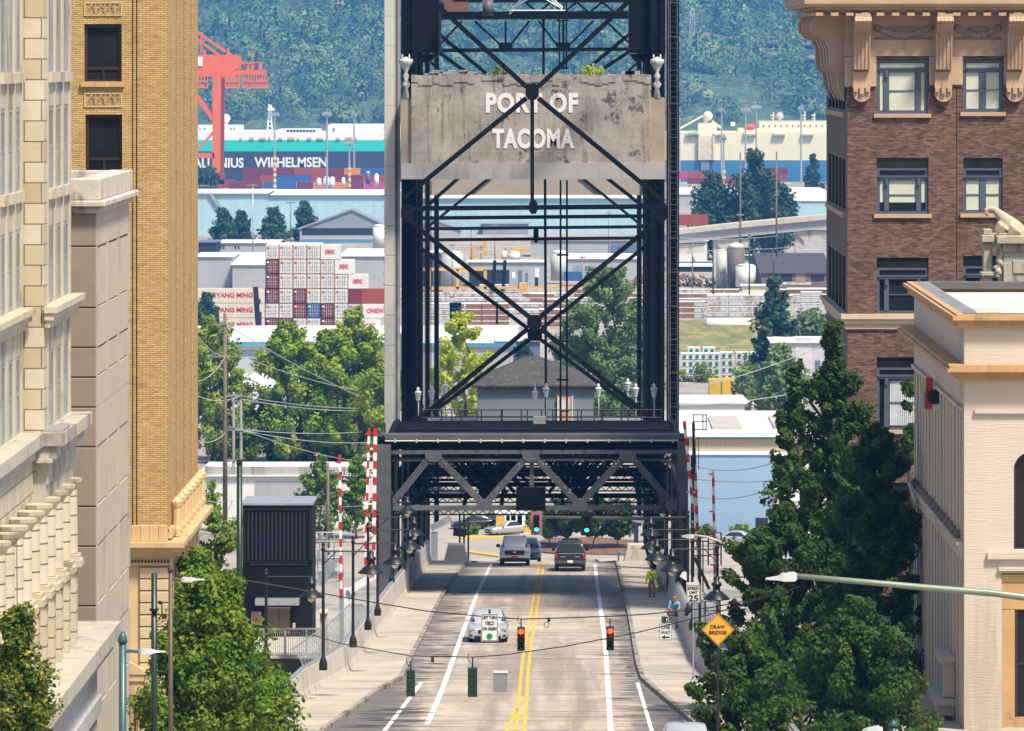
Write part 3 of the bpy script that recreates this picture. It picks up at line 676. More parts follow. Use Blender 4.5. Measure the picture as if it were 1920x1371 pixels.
# --- cream terracotta tower at the far left ---
A=thing('terracotta_building','cream glazed block tower with tall narrow windows and columns at the far left','building',(-18,130,29))
m_cr=brick('cream_block',(.47,.39,.23),(.60,.55,.44),(.17,.14,.10),.95,.56,.02,.45,.5,.5,None,.12,.2)
m_crp=mat('cream_terracotta',(.53,.465,.335),.5,0,.1,.5,.15,stain=(.28,.24,.17),stth=.54)
m_crs=mat('pale_stone_panel',(.45,.415,.34),.6,0,.12,.6,.15,stain=(.25,.22,.18),stth=.52)
XA,XB=-14.55,-14.0
M().box(-30,XA-.42,100,147,10,58).build('wall',m_cr,A)
mb=M().box(-30,XA,100,132.6,20,58); mb.box(-24,XB-.01,139.0,139.85,20,58); mb.build('pilaster',m_cr,A)
m_sash=mat('blue_grey_sash',(.26,.29,.34),.4,0,.08,1)
m_pane=glass('pale_sky_glass',(.16,.18,.22),.15,.5); m_pane2=glass('dim_sky_glass',(.07,.08,.10),.15,.5)
rows=[(58,49.5),(48.55,46.3),(45.25,43.15),(41.85,39.75)]
def winbay(X,d0,d1,ledges):
    ds=[d0+(d1-d0)*i/3 for i in range(4)]; mw=.46
    # mullion piers
    mb=M()
    for i in range(4):
        d=ds[i]; mb.box(X-.35,X,d-mw/2,d+mw/2,38,58)
    mb.build_each('mullion',m_crp,A)
    sp=M(); zz=[58]+[z for r in rows for z in r][1:]+[38.2]
    for a,b in ((49.5,48.55),(46.3,45.25),(43.15,41.85),(39.75,39.0)): sp.box(X-.33,X-.03,d0-.2,d1+.2,b,a)
    sp.build_each('spandrel',m_crs,A)
    for (zt_,zb_) in rows:
        for i in range(3):
            a,b=ds[i]+mw/2,ds[i+1]-mw/2
            w_=M(); w_.box(X-.2,X-.045,a,a+.12,zb_,zt_); w_.box(X-.2,X-.045,b-.12,b,zb_,zt_); w_.box(X-.2,X-.045,a+.12,b-.12,zb_,zb_+.1); w_.box(X-.2,X-.045,a+.12,b-.12,zt_-.12,zt_); w_.box(X-.2,X-.055,a+.12,b-.12,(zb_+zt_)/2-.05,(zb_+zt_)/2+.05)
            wi=w_.build('window',m_sash,A)
            M().box(X-.2,X-.07,a+.12,b-.12,zb_+.1,(zb_+zt_)/2-.05).build('pane',m_pane,wi); M().box(X-.2,X-.07,a+.12,b-.12,(zb_+zt_)/2+.05,zt_-.12).build('pane',m_pane2,wi)
    mb=M()
    for (zt_,zb_) in rows:
        for i in range(3):
            a,b=ds[i]+mw/2-.08,ds[i+1]-mw/2+.08; mb.box(X-.1,X+.09,a,b,zb_-.3,zb_-.02)
    mb.build_each('sill',m_crp,A)
winbay(XA,133.0,138.6,0); winbay(XB,140.05,146.4,0)
mb=M()
for X,a,b in ((XA,100,138.6),(XB,138.97,147)):
    for k,(o,z0,z1) in enumerate(((.16,42.55,42.75),(.26,42.75,42.95),(.36,42.95,43.12))): mb.box(X+.001,X+o,a-.05*k,b+.05*k,z0,z1)
mb.build('belt_course',m_crp,A)
mb=M()
for X,a,b in ((XA,100,138.6),(XB,138.97,147)):
    for k,(o,z0,z1) in enumerate(((.1,38.3,39.0),(.35,39.0,39.35),(.55,39.35,39.7),(.25,38.9,39.0))): mb.box(X-.2,X+o,a-.1*k,b+.1*k,z0,z1)
    mb.box(X-.3,X+.03,a,b,37.3,38.3)
mb.build('cornice',m_crs,A)
mb=M().box(XB-.3,XB+.5,139.2,141,39.71,39.78); mb.build('gutter_flashing',m_galv,A)
mb=M(); cap=M()
m_col=brick('column_blocks',(.50,.44,.31),(.56,.50,.39),(.12,.10,.07),9,.55,.022,.5,.0,.4,None,.1)
for i in range(10):
    d=126.9+i*2.1; X=XB+.02
    mb.lathe([(.27,0),(.25,1.85)],(X-.02,d,35.75),10); mb.box(X-.35,X+.22,d-.28,d+.28,33.21,35.4)
    cap.box(X-.3,X+.38,d-.44,d+.44,35.41,35.6); cap.box(X-.3,X+.32,d-.37,d+.37,35.6,35.75); cap.lathe([(.27,0),(.38,.2),(.40,.3)],(X-.02,d,37.6),8)
mb.build_each('column',m_col,A,2); cap.build_each('column_cap',m_crp,A,3)
M().box(XA-1,XB-.3,100,147,33.2,38.9).build('recessed_wall',m_cr,A)
mb=M().box(XA-1,XB+1.0,100,151.5,32.75,33.2); mb.box(XA-1,XB+.8,100,151.3,32.4,32.75); mb.build('base_ledge',m_crs,A)
mb=M().box(XA-1,XB+.35,100,151,22,32.4); mb.box(XB+.35,XB+.5,100,151,30.6,31.1); mb.build('base_wall',mat('grey_base_stone',(.42,.42,.43),.6,0,.1,.6,.1),A)
mb=M()
for i in range(3): mb.box(XB+.35,XB+.7,141+i*3.4,141.7+i*3.4,27.5,30.3)
mb.build_each('scroll_bracket',m_steelg,A)
# --- grey beige stone slab building ---
B=thing('stone_slab_building','beige concrete slab building with horizontal joints and thick parapet left of the brick tower','building',(-16,160,28))
m_slabf=mat('dark_stained_front',(.26,.205,.15),.85,0,.13,.5,.2,stain=(.15,.125,.105),stth=.62)  # front slabs darker all over than the side, with random stains on top
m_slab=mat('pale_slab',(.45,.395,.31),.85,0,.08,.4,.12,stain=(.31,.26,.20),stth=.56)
d0,d1=154.5,166.3; js=[46.0,44.15,42.3,41.1,40.2,39.3,38.1,36.3,35.1,33.3,32,30.2,28.4,20]
mb=M().box(-24,XB-.14,d0+.12,d1-.05,12,45.16); mb.build('wall',mat('joint_shadow_stone',(.17,.14,.11),.9),B)
mb=M(); 
js[0]=45.17
for i in range(len(js)-1): mb.box(-24,XB,d0,d0+.14,js[i+1]+.035,js[i])
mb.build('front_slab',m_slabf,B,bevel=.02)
mb=M(); pan=[(44.15,42.3),(41.1,40.2),(38.1,36.3),(35.1,33.3),(32,30.2)]
for i in range(len(js)-1):
    if (js[i],js[i+1]) in pan:
        for k in range(3):
            a=d0+.6+k*3.9; mb.box(XB-.14,XB-.03,a,a+3.1,js[i+1]+.05,js[i]-.05); mb.box(XB-.14,XB,a+3.12,a+3.88,js[i+1]+.02,js[i]); 
        mb.box(XB-.14,XB,d0+.14,d0+.58,js[i+1]+.02,js[i])
    else: mb.box(XB-.14,XB,d0+.14,d1,js[i+1]+.02,js[i])
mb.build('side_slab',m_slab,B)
mb=M().box(-24,XB+.12,d0-.12,d0+.5,45.56,46.22); mb.box(XB-.6,XB+.12,d0+.5,d1+.1,45.56,46.22); mb.box(-24,-23.4,d0+.5,d1,45.56,46.22); mb.box(-23.4,XB-.6,d1-.4,d1+.1,45.57,46.2)
mb.build('parapet',mat('pitted_parapet_stone',(.50,.46,.39),.9,0,.12,.9,.4,stain=(.20,.17,.13),stth=.53),B,bevel=.03)
mb=M().box(-24,XB+.3,d0-.35,d1+.3,45.36,45.56); mb.box(-24,XB+.15,d0-.18,d1+.2,45.17,45.36); mb.build('moulding',mat('pitted_parapet_stone',(.5,.46,.39)),B,bevel=.04)
# --- tan brick tower ---
C_=thing('tan_brick_tower','tan brick tower with ribbed side and two dark windows on the left','building',(-19,190,26))
m_tan=brick('tan_brick',(.50,.30,.10),(.62,.43,.18),(.30,.19,.08),.25,.07,.012,.8,.5,.7,(.80,.74,.66),.12)
m_tanp=mat('tan_terracotta',(.56,.40,.20),.6,0,.1,.6,.2,stain=(.38,.26,.13))
dC=182.9; dC1=197.6; sc=F/dC
M().box(-26,XB-.4,dC+.3,dC1,12,58).build('wall',m_tan,C_)
xw=lambda p:X_(p,dC); zw=lambda p:Z_(p,dC)
# front skin with window openings
mb=M(); cut=[(158,228,45,153),(160,229,215,323),(161,230,385,493),(162,231,560,668)]
xa,xb=-26,xw(247)
zz=58
for (a,b,t,bt) in cut:
    mb.box(xa,xb,dC,dC+.3,zw(t),zz); mb.box(xa,xw(a),dC,dC+.3,zw(bt),zw(t)); mb.box(xw(b),xb,dC,dC+.3,zw(bt),zw(t)); zz=zw(bt)
mb.box(xa,xb,dC,dC+.3,zw(985),zz); mb.box(xb+.06,xb+.14,dC,dC+.3,zw(985),58); mb.box(xb+.2,XB,dC,dC+.3,zw(985),58); mb.box(xb,xb+.2,dC+.1,dC+.3,zw(985),57.9)
mb.build('front_wall',m_tan,C_)
m_brf=mat('dark_brown_frame',(.035,.02,.012),.4,0,.2,2)
for k,(a,b,t,bt) in enumerate(cut):
    w_=M(); X0,X1,Z0,Z1=xw(a),xw(b),zw(bt),zw(t); f=.11
    w_.box(X0,X0+f,dC+.16,dC+.28,Z0,Z1); w_.box(X1-f,X1,dC+.16,dC+.28,Z0,Z1); w_.box(X0+f,X1-f,dC+.16,dC+.28,Z1-.12,Z1); w_.box(X0+f,X1-f,dC+.16,dC+.28,Z0,Z0+.08)
    zt_=Z0+(Z1-Z0)*.23; w_.box(X0+f,X1-f,dC+.17,dC+.27,zt_-.05,zt_+.05); w_.box((X0+X1)/2-.04,(X0+X1)/2+.04,dC+.17,dC+.27,Z0+.08,zt_-.05)
    wi=w_.build('window',m_brf,C_); M().box(X0+f,X1-f,dC+.22,dC+.24,Z0+.08,Z1-.12).build('pane',m_glass,wi)
    mb=M()
    for j in range(3): xx=X0-.12+j*(X1-X0+.24)/3; mb.box(xx,xx+(X1-X0+.24)/3-.01,dC-.14,dC+.16,Z0-.19,Z0-.005)
    mb.build('sill',mat('orange_sill',(.52,.30,.13),.6,0,.15,1.5,stain=(.6,.45,.25)),wi)
for (t,bt) in ((4,30),(174,201)):       # chevron relief panels between the windows
    X0,X1,Z0,Z1=xw(158),xw(229),zw(bt),zw(t); mb=M()
    mb.box(X0,X1,dC-.04,dC-.01,Z1-.05,Z1); mb.box(X0,X1,dC-.04,dC-.01,Z0,Z0+.05); mb.box(X0,X0+.05,dC-.04,dC-.01,Z0+.05,Z1-.05); mb.box(X1-.05,X1,dC-.04,dC-.01,Z0+.05,Z1-.05)
    n=7; q=(X1-X0-.16)/n; h_=(Z1-Z0-.14)
    for j in range(n):
        x=X0+.08+q*j
        for u in range(3):
            o=u*.07; mb.bar((x+o*.5,dC-.02,Z0+.07+o),(x+q,dC-.02,Z0+.07+h_-.1*(2-u)*.5),.028,.03)
            if j%2: mb.bar((x+o*.5,dC-.021,Z1-.07-o),(x+q,dC-.021,Z0+.07+.1*(2-u)*.5),.028,.03)
    mb.build('relief_panel',m_tanp,C_)
# ribbed side
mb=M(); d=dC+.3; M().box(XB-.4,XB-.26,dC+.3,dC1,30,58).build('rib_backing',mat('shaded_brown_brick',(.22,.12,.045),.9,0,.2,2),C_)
k=0
while d<dC1-.3:
    wd=1.15 if k else 1.9
    mb.box(XB-.26,XB-.03*(k%2),d,d+wd,zw(1000),58); d+=wd+.75; k+=1
mb.build_each('side_rib',m_tan,C_)
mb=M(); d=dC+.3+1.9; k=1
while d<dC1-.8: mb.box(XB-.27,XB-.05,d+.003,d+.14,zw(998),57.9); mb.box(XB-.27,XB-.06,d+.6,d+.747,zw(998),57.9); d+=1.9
mb.build_each('groove_shade_line',mat('groove_shade_brick',(.27,.145,.05),.9,0,.2,2),C_)  # darker brick strips put in to draw the shadow lines of the rib gaps
# base course, cornice and lower stage
mb=M()
for i in range(4): a=246+i*17; mb.box(xw(a),xw(a+16.8),dC-.1,dC+.3,zw(1015),zw(985))
mb.box(-26,xw(245.8),dC-.1,dC+.3,zw(1015),zw(985)); mb.box(XB-.1,XB+.12,dC+.3,dC1,zw(1012),zw(992))
mb.build('base_course',m_tanp,C_,bevel=.02)
mb=M(); k=0; d=dC+1.6
while d<dC1-.4:
    mb.lathe([(.18,0),(.2,.15),(.16,.3),(.16,.9),(.2,1.0),(.22,1.15),(.08,1.3)],(XB+.2,d,32.7),8); d+=1.75
mb.build_each('finial',m_tanp,C_)
mb=M()
for o,a,b in ((.62,1015,1024),(.5,1024,1033),(.3,1033,1041),(.12,1041,1060)): mb.box(-26,XB+o,dC-o,dC1+.1,zw(b),zw(a)+(.0 if a>1015 else .0))
mb.build('cornice',m_tanp,C_)
mb=M()
for i in range(12): a=246+i*6.1; c=(xw(a),zw(1050)); mb.prism([(c[0],c[1]-.1),(c[0]+.06,c[1]+.06),(c[0]+.1,c[1]-.06)],dC-.15,dC-.12)
mb.build('scroll_frieze',m_brf,C_)
m_rus=mat('rusticated_terracotta',(.55,.42,.25),.7,0,.1,.7,.2,stain=(.40,.29,.16))
mb=M(); y=1064
while y<1400:
    mb.box(xw(262),XB+.1,dC-.1,dC+.4,zw(y+20),zw(y)); mb.box(XB-.3,XB+.1,dC+.4,dC+1.6,zw(y+20),zw(y)); y+=22.5
mb.build_each('corner_block',m_rus,C_,2,bevel=.02)
mb=M().box(-26,xw(261),dC,dC+.4,15,zw(1061)); mb.box(xw(261),XB,dC+.05,dC+.4,15,zw(1061)); mb.box(XB-.3,XB-.15,dC+1.6,dC1,15,zw(1061)); mb.build('lower_wall',m_tanp,C_)
mb=M(); d=dC+2.2
while d<dC1: mb.box(XB-.15,XB+.1,d,d+.7,20,zw(1061)); d+=1.9
mb.build_each('lower_pilaster',m_tanp,C_)
c=xw(245); mb=M().prism([(c-1.0,zw(1262)),(c+.62,zw(1262)),(c+.62,zw(1258)),(c+.0,zw(1238)),(c-1.0,zw(1238))],dC-.5,dC-.1); mb.box(c-1,c+.5,dC-.45,dC-.1,zw(1275),zw(1263))
for q in (.05,.3): mb.lathe([(.1,0),(.09,2.2)],(c+q,dC-.25,zw(1400)),8)
mb.box(c-1,c+.48,dC-.38,dC-.1,zw(1300),zw(1276)); mb.build('door_pediment',m_tanp,C_)
# --- brown brick corner block ---
Dn=thing('brown_brick_building','dark brown brick corner building with blue grey windows and bracketed cornice at the right','building',(17,255,22))
m_brb=brick('brown_brick',(.085,.040,.024),(.25,.135,.085),(.11,.07,.05),.34,.095,.012,.85,.5,.6,(.55,.5,.48),.2)
m_tc=mat('buff_terracotta',(.48,.325,.20),.7,0,.12,.8,.25,stain=(.25,.16,.09),stth=.6)
XD=14.0; dD=249.4; dE=269.0
xd=lambda p:X_(p,dD); zd=lambda p:Z_(p,dD)
M().box(XD+.3,34,dD+.35,dE-.3,14,52.5).build('wall',m_brb,Dn)
wins=[(1644,1740,112,213,3),(1644,1741,296,401,3),(1644,1741,483,588,3),(1644,1741,670,806,3),(1646,1742,905,1010,3),
      (1806,1880,112,210,2),(1806,1880,296,400,2),(1806,1880,480,582,2)]
mb=M()
def colcut(xa,xb,ws):
    z=52.5
    for (a,b,t,bt,_) in ws:
        mb.box(xa,xb,dD,dD+.35,zd(t),z); mb.box(xa,xd(a),dD,dD+.35,zd(bt),zd(t)); mb.box(xd(b),xb,dD,dD+.35,zd(bt),zd(t)); z=zd(bt)
    mb.box(xa,xb,dD,dD+.35,14,z)
colcut(XD,xd(1793),wins[:5]); colcut(xd(1793)+.03,xd(1960),wins[5:]); mb.box(xd(1960),34,dD,dD+.35,14,52.5)
mb.build('front_wall',m_brb,Dn)
m_bl=mat('blue_grey_window_paint',(.075,.10,.135),.4,0,.12,2)
m_bld=mat('roller_blind',(.55,.57,.46),.8,0,.05,1)
for k,(a,b,t,bt,n) in enumerate(wins):
    X0,X1,Z0,Z1=xd(a),xd(b),zd(bt),zd(t); w_=M(); y0,y1=dD+.12,dD+.26
    hd=.48 if k not in(0,5) else .0                         # dark recess above
    zt_=Z1-hd; tr=zt_-.42
    w_.box(X0,X0+.14,y0,y1,Z0,zt_); w_.box(X1-.14,X1,y0,y1,Z0,zt_); w_.box(X0+.14,X1-.14,y0,y1,zt_-.14,zt_); w_.box(X0+.14,X1-.14,y0-.06,y1,tr-.16,tr); w_.box(X0-.02,X1+.02,y0-.1,y0,tr-.05,tr+.04); w_.box(X0+.14,X1-.14,y0,y1,Z0,Z0+.13)
    if n==3:
        m1=X0+(X1-X0)*.19; m2=X1-(X1-X0)*.19
        for m_ in (m1,m2): w_.box(m_-.12,m_+.12,y0-.02,y1,Z0+.13,tr-.16); w_.box(m_-.07,m_+.07,y0-.12,y0-.02,tr-.45,tr-.1)
        lights=[(X0+.14,m1-.12),(m1+.12,m2-.12),(m2+.12,X1-.14)]
    else:
        mm=(X0+X1)/2; w_.box(mm-.14,mm+.14,y0-.02,y1,Z0+.13,tr-.16); lights=[(X0+.14,mm-.14),(mm+.14,X1-.14)]
    md=(Z0+tr)/2
    for (p,q) in lights:
        if q-p>.6 or n==2: w_.box(p,q,y0+.02,y1-.02,md-.03,md+.03)
    wi=w_.build('window',m_bl,Dn)
    gl=M()
    for (p,q) in lights: gl.box(p,q,y0+.08,y0+.1,Z0+.13,tr-.16)
    if k not in (0,5): gl.box(X0,X1,y0-.02,y0+.0,zt_+.001,Z1)
    gl.box(X0+.14,X1-.14,y0+.05,y0+.07,tr,zt_-.14)
    gl.build('pane',m_glass,wi)
    if k in (0,1,5,6):
        bl=M(); lo=Z0+.13+(.42 if k==1 else 0.02)
        for (p,q) in lights: bl.box(p+.02,q-.02,y0+.06,y0+.075,lo,tr-.2)
        if k in(0,5): bl.box(X0+.16,X1-.16,y0+.03,y0+.045,tr+.04,zt_-.17)
        bl.build('blind',m_bld,wi)
    if k==3:
        bl=M(); rr=random.Random(3)
        p,q=lights[1]; nn=12
        for j in range(nn): x=p+.05+(q-p-.1)*j/nn; bl.box(x,x+(q-p-.1)/nn*.8,y0+.06,y0+.07+.02*(j%2),Z0+.2,tr-.25)
        bl.build('net_curtain',mat('net_curtain',(.55,.57,.6),.9),wi)
    M().box(X0-.14,X1+.14,dD-.14,dD+.12,Z0-.2,Z0-.005).build('sill',m_tc if k<5 else m_tc,wi)
mb=M()
for o,a,b in ((.10,617,606),(.22,606,598),(.32,598,589)): mb.box(XD-o,34,dD-o,dE+o,zd(a),zd(b))
mb.build('belt_course',mat('pale_terracotta',(.56,.43,.30),.7,0,.08,.8,.1),Dn)
# side facing the street: piers, spandrels and deep window slots
mb=M().box(XD,XD+.3,dD+.35,dD+1.9,14,52.5); mb.box(XD,XD+.3,dE-1.7,dE,14,52.5)
for (t,b) in ((52.5,50.2),(47.1,44.9),(42.2,40.1),(37.2,35.2),(31.6,14)): mb.box(XD,XD+.3,dD+1.9,dE-1.7,b,t)
mb.build('side_wall',mat('plum_brick_side',(.15,.10,.085),.85,0,.12,1.2,.3),Dn)
for (zt_,zb_) in ((50.2,47.1),(44.9,42.2),(40.1,37.2),(35.2,31.6)):
    w_=M(); n=5; a0,a1=dD+1.9,dE-1.7; q=(a1-a0)/n
    for i in range(n+1): w_.box(XD+.02,XD+.28,a0+q*i-.25,a0+q*i+.25,zb_,zt_)
    w_.box(XD+.03,XD+.27,a0-.25,a1+.25,zb_+.001,zb_+.1); w_.box(XD+.03,XD+.27,a0-.25,a1+.25,zt_-.1,zt_-.001)
    wi=w_.build('window',m_brf,Dn); M().box(XD+.2,XD+.24,a0+.25,a1-.25,zb_,zt_).build('pane',m_glass,wi)
    M().box(XD-.15,XD+.15,a0-.2,a1+.2,zb_-.25,zb_-.01).build('sill',m_tc,wi)
# entablature and cornice
mb=M().box(XD-.1,34,dD-.1,dE+.1,zd(105),zd(75)); mb.box(XD-.06,34,dD-.06,dE+.06,zd(74.9),zd(25)); mb.build('frieze',m_tc,Dn)
mb=M().box(XD-.12,xd(1643),dD-.12,dD+.3,zd(163),zd(106)); mb.box(xd(1742),xd(1805),dD-.12,dD+.3,zd(160),zd(106)); mb.box(xd(1882),xd(1925),dD-.12,dD+.3,zd(160),zd(106)); mb.build('pier_block',m_tc,Dn,bevel=.03)
mb=M()
for o,a,b in ((.9,24,19),(1.5,19,13),(2.0,13,8),(2.15,7.8,-8),(2.3,-8.2,-14)): mb.box(XD-o,34,dD-o*.62,dE+o*.62,zd(a),zd(b))
mb.build('cornice',m_tc,Dn)
mb=M(); x=XD-1.6
while x<34:
    mb.box(x,x+.36,dD-1.15,dD-.6,zd(30),zd(24.2)); x+=.74
d=dD-1
while d<dE+1: mb.box(XD-1.8,XD-1.3,d,d+.4,zd(30),zd(24.2)); d+=.8
mb.build_each('modillion',m_tc,Dn)
def console(px,wpx,z_scale=1):
    X0,X1=xd(px),xd(px+wpx); mb=M()
    prof=[(dD-1.6,zd(32)),(dD-1.75,zd(40)),(dD-1.55,zd(52)),(dD-1.1,zd(60)),(dD-.9,zd(66)),(dD-.75,zd(100)),(dD-.62,zd(130)),(dD-.06,zd(134)),(dD-.06,zd(26)),(dD-1.6,zd(26))]
    mb.prismx(prof,X0,X1); k=4
    for i in range(k+1): xx=X0+(X1-X0)*i/k-.03; mb.prismx([(y-.05,z) for y,z in prof[:7]]+[(dD-.3,zd(130)),(dD-.3,zd(32))],xx,xx+.06)
    mb.box(X0-.06,X1+.06,dD-.35,dD-.05,zd(166),zd(134.2)); mb.prism([((X0+X1)/2+(X1-X0)*.58*math.cos(t),zd(175)+.42*math.sin(t)) for t in [math.pi+math.pi*i/8 for i in range(9)]]+[(X1+.02,zd(166.3)),(X0-.02,zd(166.3))],dD-.3,dD-.05)
    for q in (-.3,.0,.3): mb.box((X0+X1)/2+q-.1,(X0+X1)/2+q+.1,dD-.45,dD-.36,zd(172 if q else 176),zd(164))
    mb.build('console_bracket',m_tc,Dn)
console(1601,28); console(1754,28); console(1888,28)
# street side consoles near the corner, seen in profile
for d in (dD+.9,dD+3.4,dD+5.9,dD+9,dD+14):
    prof=[(XD-1.5,zd(30)),(XD-1.75,zd(42)),(XD-1.7,zd(58)),(XD-1.4,zd(70)),(XD-1.05,zd(74)),(XD-.85,zd(92)),(XD-.8,zd(128)),(XD-.5,zd(140)),(XD-.4,zd(165)),(XD-.1,zd(190)),(XD-.05,zd(26)),(XD-1.5,zd(26))]
    M().prism([(x,z) for x,z in prof],d,d+1.0).build('console_bracket',m_tc,Dn)
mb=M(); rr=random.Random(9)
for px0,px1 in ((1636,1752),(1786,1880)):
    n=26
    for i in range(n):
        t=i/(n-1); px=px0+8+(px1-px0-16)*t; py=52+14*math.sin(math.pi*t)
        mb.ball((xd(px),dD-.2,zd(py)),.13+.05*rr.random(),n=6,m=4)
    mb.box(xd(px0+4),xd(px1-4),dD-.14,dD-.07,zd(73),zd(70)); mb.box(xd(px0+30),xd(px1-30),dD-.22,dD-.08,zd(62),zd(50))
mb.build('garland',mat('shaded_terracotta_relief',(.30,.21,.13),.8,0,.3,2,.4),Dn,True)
# --- beige painted building, near right ---
E=thing('beige_painted_building','pale beige painted building with orange cornices at the near right','building',(17,190,27))
m_bei=mat('beige_painted_brick',(.58,.50,.41),.7,0,.06,.6,.0,st=(1,1,.25),stain=(.47,.39,.31),stth=.55)
nt=m_bei.node_tree; b=nt.nodes['Principled BSDF']; g=[n for n in nt.nodes if n.type=='NEW_GEOMETRY'][0]
bump(nt,b,noise(nt,g.outputs['Position'],1.5,4,.7,(1,1,14)),.55,.04)
m_or=mat('ochre_trim',(.50,.30,.125),.7,0,.12,1,.15,stain=(.33,.20,.10),stth=.56); m_dk=mat('dark_roof_edge',(.10,.095,.09),.6,0,.2,1)
XE=14.0; dF=177.3; dG=202.4; xe=lambda p:X_(p,dF); ze=lambda p:Z_(p,dF)
zr=ze(588)
mb=M(); aw=(1878,2100,1076,1362)
# front wall: round headed window + lower window
ax0,ax1=xe(1901),xe(1965); az0,az1=ze(1030),ze(880)
mb.box(XE,ax0,dF,dF+.4,ze(1050),zr-.3); mb.box(ax1,30,dF,dF+.4,ze(1050),zr-.3); mb.box(ax0,ax1,dF,dF+.4,ze(1050),az0)
n=14; arc=[((ax0+ax1)/2-(ax1-ax0)/2*math.cos(math.pi*i/n),az1+(ax1-ax0)/2*math.sin(math.pi*i/n)) for i in range(n+1)]
mb.prism([(ax0,zr-.3)]+arc+[(ax1,zr-.3)],dF,dF+.4)
mb.box(XE,xe(1878),dF,dF+.4,20,ze(1050)); mb.box(xe(1878),30,dF,dF+.4,ze(1075),ze(1050)); mb.box(xe(1878),30,dF,dF+.4,20,ze(1365)); mb.box(xe(2010),30,dF,dF+.4,ze(1365),ze(1075))
mb.build('front_wall',m_bei,E)
wi=M().box(xe(1878),xe(2010),dF+.06,dF+.2,ze(1143),ze(1075)); wi.box(xe(1878),xe(1903),dF+.06,dF+.2,ze(1365),ze(1144)); wi.box(xe(1985),xe(2010),dF+.06,dF+.2,ze(1365),ze(1144)); wi.box(xe(1903),xe(1985),dF+.06,dF+.2,ze(1365),ze(1345))
for k in range(4): wi.box(xe(1878),xe(2010),dF-.05+.02*k,dF+.05,ze(1080+k*3.2),ze(1077.5+k*3.2))
wi=wi.build('window',m_or,E); M().box(xe(1903),xe(1985),dF+.14,dF+.17,ze(1345),ze(1144)).build('pane',m_glass,wi)
mb=M().box(xe(1903),xe(1909),dF+.1,dF+.14,ze(1345),ze(1144)); mb.box(xe(1909),xe(1985),dF+.1,dF+.14,ze(1247),ze(1243)); mb.build('sash',m_brf,wi)
wi=M().box(ax0,ax0+.06,dF+.1,dF+.2,az0,az1); wi.box(ax0+.06,ax1,dF+.1,dF+.2,az0,az0+.06); wi=wi.build('window',m_brf,E); M().prism([(ax0,az0)]+arc+[(ax1,az0)],dF+.21,dF+.25).build('pane',m_glass,wi)
M().box(XE+.25,30,dF+.4,dG-.3,15,zr-.5).build('core_wall',m_bei,E)
# roof and parapet
mb=M().box(XE+.3,30,dF+.5,dG-.3,zr-.49,zr-.42); mb.build('roof',mat('pale_roof_membrane',(.55,.53,.48),.8,0,.1,.5,stain=(.35,.33,.3)),E)
mb=M().box(XE-.02,30,dF-.05,dF+.45,zr-.3,zr+.0); mb.box(XE-.02,XE+.42,dF+.45,dG,zr-.3,zr); mb.box(XE+.42,30,dG-.4,dG,zr-.3,zr); mb.build('parapet',m_dk,E,bevel=.02)
mb=M()
for i in range(34): d=dF+.6+i*.7; mb.box(XE-.07,XE+.47,d,d+.05,zr-.1,zr+.05)
mb.build('coping_seam',m_galv,E)
mb=M().box(XE+3.2,30,dF+3.5,dF+3.8,zr-.42,zr+.1); mb.box(xe(1835),xe(1905),dF+6,dF+9,zr-.4,zr-.1); mb.build('roof_upstand',mat('pale_roof_membrane',(.55,.53,.48)),E)
mb=M().box(xe(1852),xe(1890),dF+1.2,dF+2.2,zr-.41,zr-.2); mb.box(30-.3,30-.1,dF+1,dF+2,zr-.4,zr+.2); mb.build('roof_hatch',m_steelg,E)
def trim(ofs,m,name,sg=1):
    mb=M()
    for o,a,b in ofs:
        mb.box(XE-o,30,dF-o,dF-.002,ze(a),ze(b)); mb.box(XE-o,XE-.002,dF-.002,dG+o,ze(a),ze(b)); mb.box(XE-.002,30,dG+.002,dG+o,ze(a),ze(b))
    return mb.build(name,m,E)
trim(((.28,592.5,589),(.42,600,592.6),(.24,614,600.1)),m_or,'upper_cornice')
trim(((.55,690,683),(.62,696,690.1),(.4,704,696.1),(.22,713,704.1)),m_or,'lower_cornice')
M().box(XE+.0,30,dF+.01,dG,ze(683),ze(682.5)).build('ledge_strip',m_bei,E) if False else None
# street side: stucco wall with narrow pilasters and slot windows
mb=M().box(XE,XE+.25,dF+.4,dG,ze(765),ze(614)); mb.box(XE,XE+.25,dF+.4,dF+1.0,20,ze(765)); mb.box(XE+.12,XE+.25,dF+1.0,dG-.3,20,ze(765)); mb.box(XE,XE+.25,dG-.3,dG,20,ze(765)); mb.build('side_wall',m_bei,E)
mb=M(); d=dF+1.6; k=0
while d<dG-1.0:
    mb.box(XE-.0,XE+.12,d,d+.75,20,ze(770)); d+=1.55; k+=1
mb.build_each('side_pilaster',m_bei,E)
m_lt=mat('pale_blue_grey_strip',(.42,.43,.41),.6)
for i in range(4):
    d=dF+4.0+i*6.2; arc=[(d+.4-.4*math.cos(math.pi*j/8),ze(800)+.4*math.sin(math.pi*j/8)) for j in range(9)]
    mb=M().prismx([(d,ze(930))]+arc+[(d+.8,ze(930))],XE+.06,XE+.125)
    mb.build('slot_window',m_glass,E)
mb=M()
for o,a,b in ((.3,1032,1024),(.42,1024,1018),(.2,1050,1032)): mb.box(XE-o*.6,XE,dF+.3,dG+.05,ze(a),ze(b))
mb.box(XE-.12,XE,dF+.4,dG,ze(772),ze(765)); mb.box(xe(1827),30,dF-.12,dF-.005,ze(775),ze(768)); mb.box(xe(1851),30,dF-.16,dF-.005,ze(1048),ze(1035)); mb.box(xe(1872),30,dF-.14,dF-.005,ze(1070),ze(1063))
mb.build('string_course',m_bei,E)
mb=M(); d=dF+1.6
while d<dG-1: mb.ball((XE-.06,d+.35,ze(1012)),.2,n=6,m=4); d+=1.55
